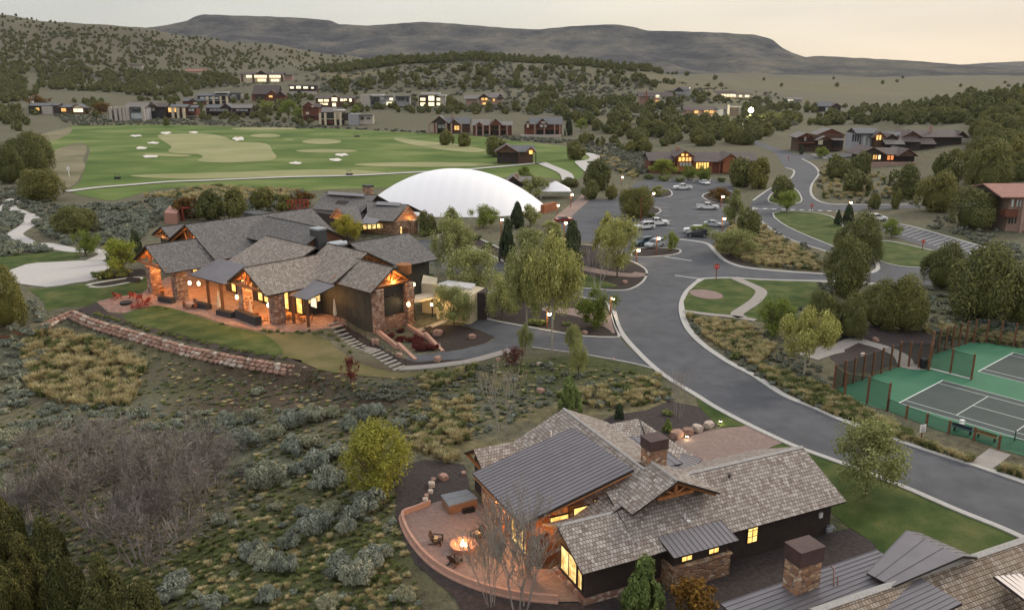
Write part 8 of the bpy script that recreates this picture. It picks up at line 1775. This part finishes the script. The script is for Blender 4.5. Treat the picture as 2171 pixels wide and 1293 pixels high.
SR = [([(430, 860), (700, 830), (960, 880), (1000, 960), (860, 980), (840, 1100), (900, 1293), (350, 1293), (480, 1120)], 85, (.4, 1.0), 21, 0),
      ([(0, 860), (260, 860), (480, 880), (560, 900), (480, 940), (200, 900), (0, 1000)], 110, (.7, 1.5), 22, 0),
      ([(0, 640), (80, 640), (120, 720), (60, 860), (0, 880)], 60, (1, 2), 23, 0),
      ([(300, 800), (640, 790), (900, 830), (930, 900), (700, 870), (400, 880)], 130, (.35, .8), 24, 0),
      ([(0, 400), (40, 400), (130, 440), (300, 430), (420, 420), (420, 470), (300, 520), (130, 520), (60, 470), (0, 500)], 700, (1.0, 2.2), 25, 1),
      ([(0, 500), (40, 520), (130, 535), (40, 545), (0, 560)], 60, (1, 2.2), 26, 1),
      ([(300, 430), (440, 395), (640, 405), (660, 430), (600, 460), (400, 470)], 420, (1, 2.3), 27, 1),
      ([(1000, 790), (1180, 770), (1400, 800), (1430, 850), (1250, 880), (1190, 850), (1100, 900), (960, 940), (900, 880)], 190, (.4, 1.1), 28, 0),
      ([(1520, 500), (1600, 460), (1740, 540), (1740, 578), (1600, 565), (1530, 530)], 190, (.6, 1.4), 29, 0),
      ([(1450, 665), (1600, 690), (1700, 740), (1790, 830), (1960, 910), (2080, 960), (2060, 985), (1890, 920), (1720, 860), (1590, 790), (1480, 710)], 420, (.5, 1.0), 30, 0),
      ([(1690, 600), (1760, 600), (1760, 690), (1690, 690)], 40, (.8, 1.6), 31, 0), ([(1930, 600), (2171, 680), (2171, 730), (2000, 715), (1960, 690)], 120, (.6, 1.6), 32, 0),
      ([(1740, 360), (1900, 380), (1960, 440), (1800, 430), (1735, 420)], 70, (1, 2), 33, 1), ([(1230, 300), (1380, 310), (1400, 330), (1370, 370), (1290, 360), (1240, 330)], 320, (1.2, 2.5), 34, 1),
      ([(100, 240), (500, 258), (800, 275), (1230, 300), (1230, 308), (800, 281), (480, 268), (150, 266)], 500, (1.4, 3), 35, 2),
      ([(0, 170), (600, 190), (900, 235), (1300, 250), (1700, 270), (1650, 200), (1000, 125), (700, 160), (300, 150)], 1500, (2, 4.5), 36, 2),
      ([(1990, 460), (2171, 500), (2171, 560), (2100, 525), (1960, 480)], 70, (.8, 1.6), 37, 1), ([(880, 800), (960, 790), (1060, 770), (1180, 760), (1000, 800), (900, 850), (700, 850)], 120, (.4, .9), 38, 0)]
near = []; low = []
for poly, n, (w0, w1), seed, lod in SR:
    r = random.Random(seed)
    for px, py, g in samples(poly, n, seed * 3):
        w = r.uniform(w0, w1) * (1.15 if lod else 1); near.append((w * pix(g.x, g.y, g.z), g, w, lod, seed, r.uniform(0, 6.28), r))
near.sort(key=lambda a: -a[0])
WHERE = {21: 'on the open slope left of the near house', 22: 'above the bare grey thicket', 23: 'at the left edge beside the tan grass mound', 24: 'on the brown slope below the stone wall', 25: 'between the winding path and the golf course', 26: 'left of the sand court', 27: 'in the strip behind the clubhouse',
         28: 'between the service drive and the near house', 29: 'in the tan verge between the branch road and the curving road', 30: 'on the verge between the wide road and the tennis courts', 31: 'behind the small lawn by the junipers', 32: 'behind the far tennis court', 33: 'below the wooden lodges', 34: 'between the golf course and the parking lot', 35: 'on the far edge of the golf course', 36: 'on the far hills', 37: 'on the slope right of the striped bay', 38: 'below the pavement of the service drive'}
NS = 235
for i, (s, g, w, lod, seed, rz, r) in enumerate(near):
    if i < NS: plant('sage_mid', g, w, w * .72, 'sagebrush', 'grey green sagebrush ' + WHERE[seed], 'shrub', 'sagebrush ' + WHERE[seed], rz=rz)
    else: low.append((tmesh('sage_mid' if s > 17 else 'sage_low', r), g, w, w * .68, rz))
merged('sagebrush_cover', low, 'sagebrush covering the wild ground', 'sagebrush')
# dry bunch grass
GRS = [([(50, 720), (150, 680), (230, 720), (310, 780), (280, 860), (200, 870), (60, 840)], 420, (.6, 1.3), 41), ([(880, 860), (1000, 850), (1010, 960), (960, 985), (870, 960)], 190, (.4, .9), 42),
       ([(1180, 840), (1400, 800), (1420, 850), (1300, 870), (1240, 880)], 150, (.4, .9), 43), ([(1510, 480), (1600, 470), (1740, 560), (1740, 578), (1600, 562), (1520, 530)], 520, (.6, 1.3), 44),
       ([(1455, 672), (1580, 690), (1640, 740), (1600, 780), (1500, 720)], 300, (.5, 1.0), 45), ([(1600, 770), (1780, 830), (1960, 920), (2090, 970), (2060, 985), (1890, 925), (1720, 862), (1620, 800)], 620, (.35, .8), 46),
       ([(2110, 1000), (2171, 985), (2171, 1015), (2120, 1000)], 60, (.35, .7), 47), ([(300, 420), (440, 400), (640, 408), (600, 425), (420, 430)], 260, (1, 2), 48), ([(880, 790), (1010, 775), (1000, 800), (900, 830)], 110, (.35, .8), 49),
       ([(1740, 350), (1860, 360), (1900, 420), (1740, 425)], 160, (.8, 1.6), 50), ([(1340, 380), (1240, 330), (1300, 335), (1370, 370)], 90, (.8, 1.6), 51), ([(1930, 700), (2010, 690), (2171, 715), (2171, 740), (2010, 718), (1940, 725)], 120, (.5, 1), 52),
       ([(430, 1000), (860, 860), (850, 1290), (420, 1290)], 260, (.25, .5), 53), ([(1850, 1090), (1900, 1120), (1890, 1160), (1830, 1150)], 16, (.6, 1.0), 54)]
it = []
for poly, n, (w0, w1), seed in GRS:
    r = random.Random(seed)
    for px, py, g in samples(poly, n, seed * 5):
        w = r.uniform(w0, w1); k = 'grass_green' if (seed in (46, 47, 53, 49) and r.random() < .5) or r.random() < .25 else 'grass'
        it.append((tmesh(k, r), g, w * 1.5, w * 1.1, r.uniform(0, 6.28)))
merged('bunch_grass', it, 'clumps of dry straw coloured bunch grass', 'grass')
# short weeds and herbs breaking up the soil
it = []; r = random.Random(77)
for poly, n, seed, sz in (([(230, 780), (250, 715), (330, 730), (450, 765), (640, 790), (640, 780), (960, 800), (1180, 760), (1420, 810), (1420, 860), (1250, 880), (1180, 850), (980, 960), (860, 960), (840, 1100), (900, 1293), (0, 1293), (0, 860), (240, 870)], 4200, 61, .34),):
    for px, py, g in samples(poly, n, seed):
        w = r.uniform(.5, 1.5) * sz; it.append((tmesh('grass_green' if r.random() < .75 else 'grass', r), g, w * 1.7, w * .55, r.uniform(0, 6.28)))
merged('weeds', it, 'low green weeds in the open soil', 'weeds')

# small clipped shrubs along the top of the stone wall and red shrubs in the ramp beds
r = random.Random(5)
for k in range(26):
    t_ = k / 25; q = catmull([(205, 668), (300, 697), (400, 722), (500, 744), (600, 761)], 7); a = q[min(len(q) - 1, int(t_ * (len(q) - 1)))]; g = G(a[0] + r.uniform(-3, 3), a[1] - 1 + r.uniform(-1.5, 1.5))
    plant('green_shrub', g, r.uniform(.8, 1.2), r.uniform(.5, .7), 'low_shrub', 'low dark green shrub in the row above the curved stone wall', 'shrub', 'low shrubs above the curved stone wall')
for k, (px, py) in enumerate(((572, 705), (600, 708), (630, 706), (655, 703), (680, 705), (700, 712), (716, 722), (728, 735), (742, 748), (590, 703), (640, 708), (668, 709), (335, 652), (352, 656), (470, 688), (560, 702))):
    plant('green_shrub', G(px, py), r.uniform(.6, .9), r.uniform(.4, .6), 'low_shrub', 'small green shrub in the pink gravel edge of the terrace', 'shrub', 'small shrubs along the terrace edge')
for k in range(22):
    px = r.uniform(808, 925); py = 698 + (px - 808) * .36 + r.uniform(-9, 16) * (1 if px < 900 else .5); g = G(px, py); w = r.uniform(1.1, 1.7)
    plant('red_shrub', g, w, w * .8, 'red_shrub', 'dark red shrub filling the sloping bed between the ramp walls', 'shrub', 'red shrubs between the ramp walls')
for k, (px, py, w) in enumerate(((1145, 690, 34), (1128, 688, 30), (1105, 790, 26), (1180, 800, 22), (905, 596, 40), (900, 500, 30), (930, 494, 26), (1105, 640, 30), (1340, 790, 20), (230, 590, 40), (262, 586, 36), (205, 588, 30), (1415, 880, 26), (1560, 760, 30), (1380, 460, 20), (1375, 380, 24), (1408, 384, 26), (1440, 386, 20), (1530, 386, 20), (1090, 660, 24), (1200, 690, 20), (1160, 600, 22), (985, 515, 26), (1010, 508, 24), (1035, 525, 24), (1285, 540, 22), (1230, 540, 22))):
    g = G(px, py); s_ = w / pix(g.x, g.y, g.z); plant('green_shrub', g, s_, s_ * .6, 'low_shrub', 'low green shrub in the planted beds around the drives', 'shrub', 'low shrubs in the planted beds')
# ------------------------------------------------------------------ the air
b = MB(); b.box((0, 3400, 430), (15000, 7400, 900)); hz = b.build('haze', []); hz['kind'] = 'stuff'; tag(hz, 'thin bluish evening air over the hills', 'haze')
hm = bpy.data.materials.new('haze'); hm.use_nodes = True; t_ = hm.node_tree; t_.nodes.clear(); o_ = t_.nodes.new('ShaderNodeOutputMaterial'); v_ = t_.nodes.new('ShaderNodeVolumePrincipled')
v_.inputs['Color'].default_value = (.86, .9, 1, 1); v_.inputs['Density'].default_value = .00003; v_.inputs['Anisotropy'].default_value = .2; t_.links.new(v_.outputs[0], o_.inputs['Volume']); hz.data.materials.append(hm)
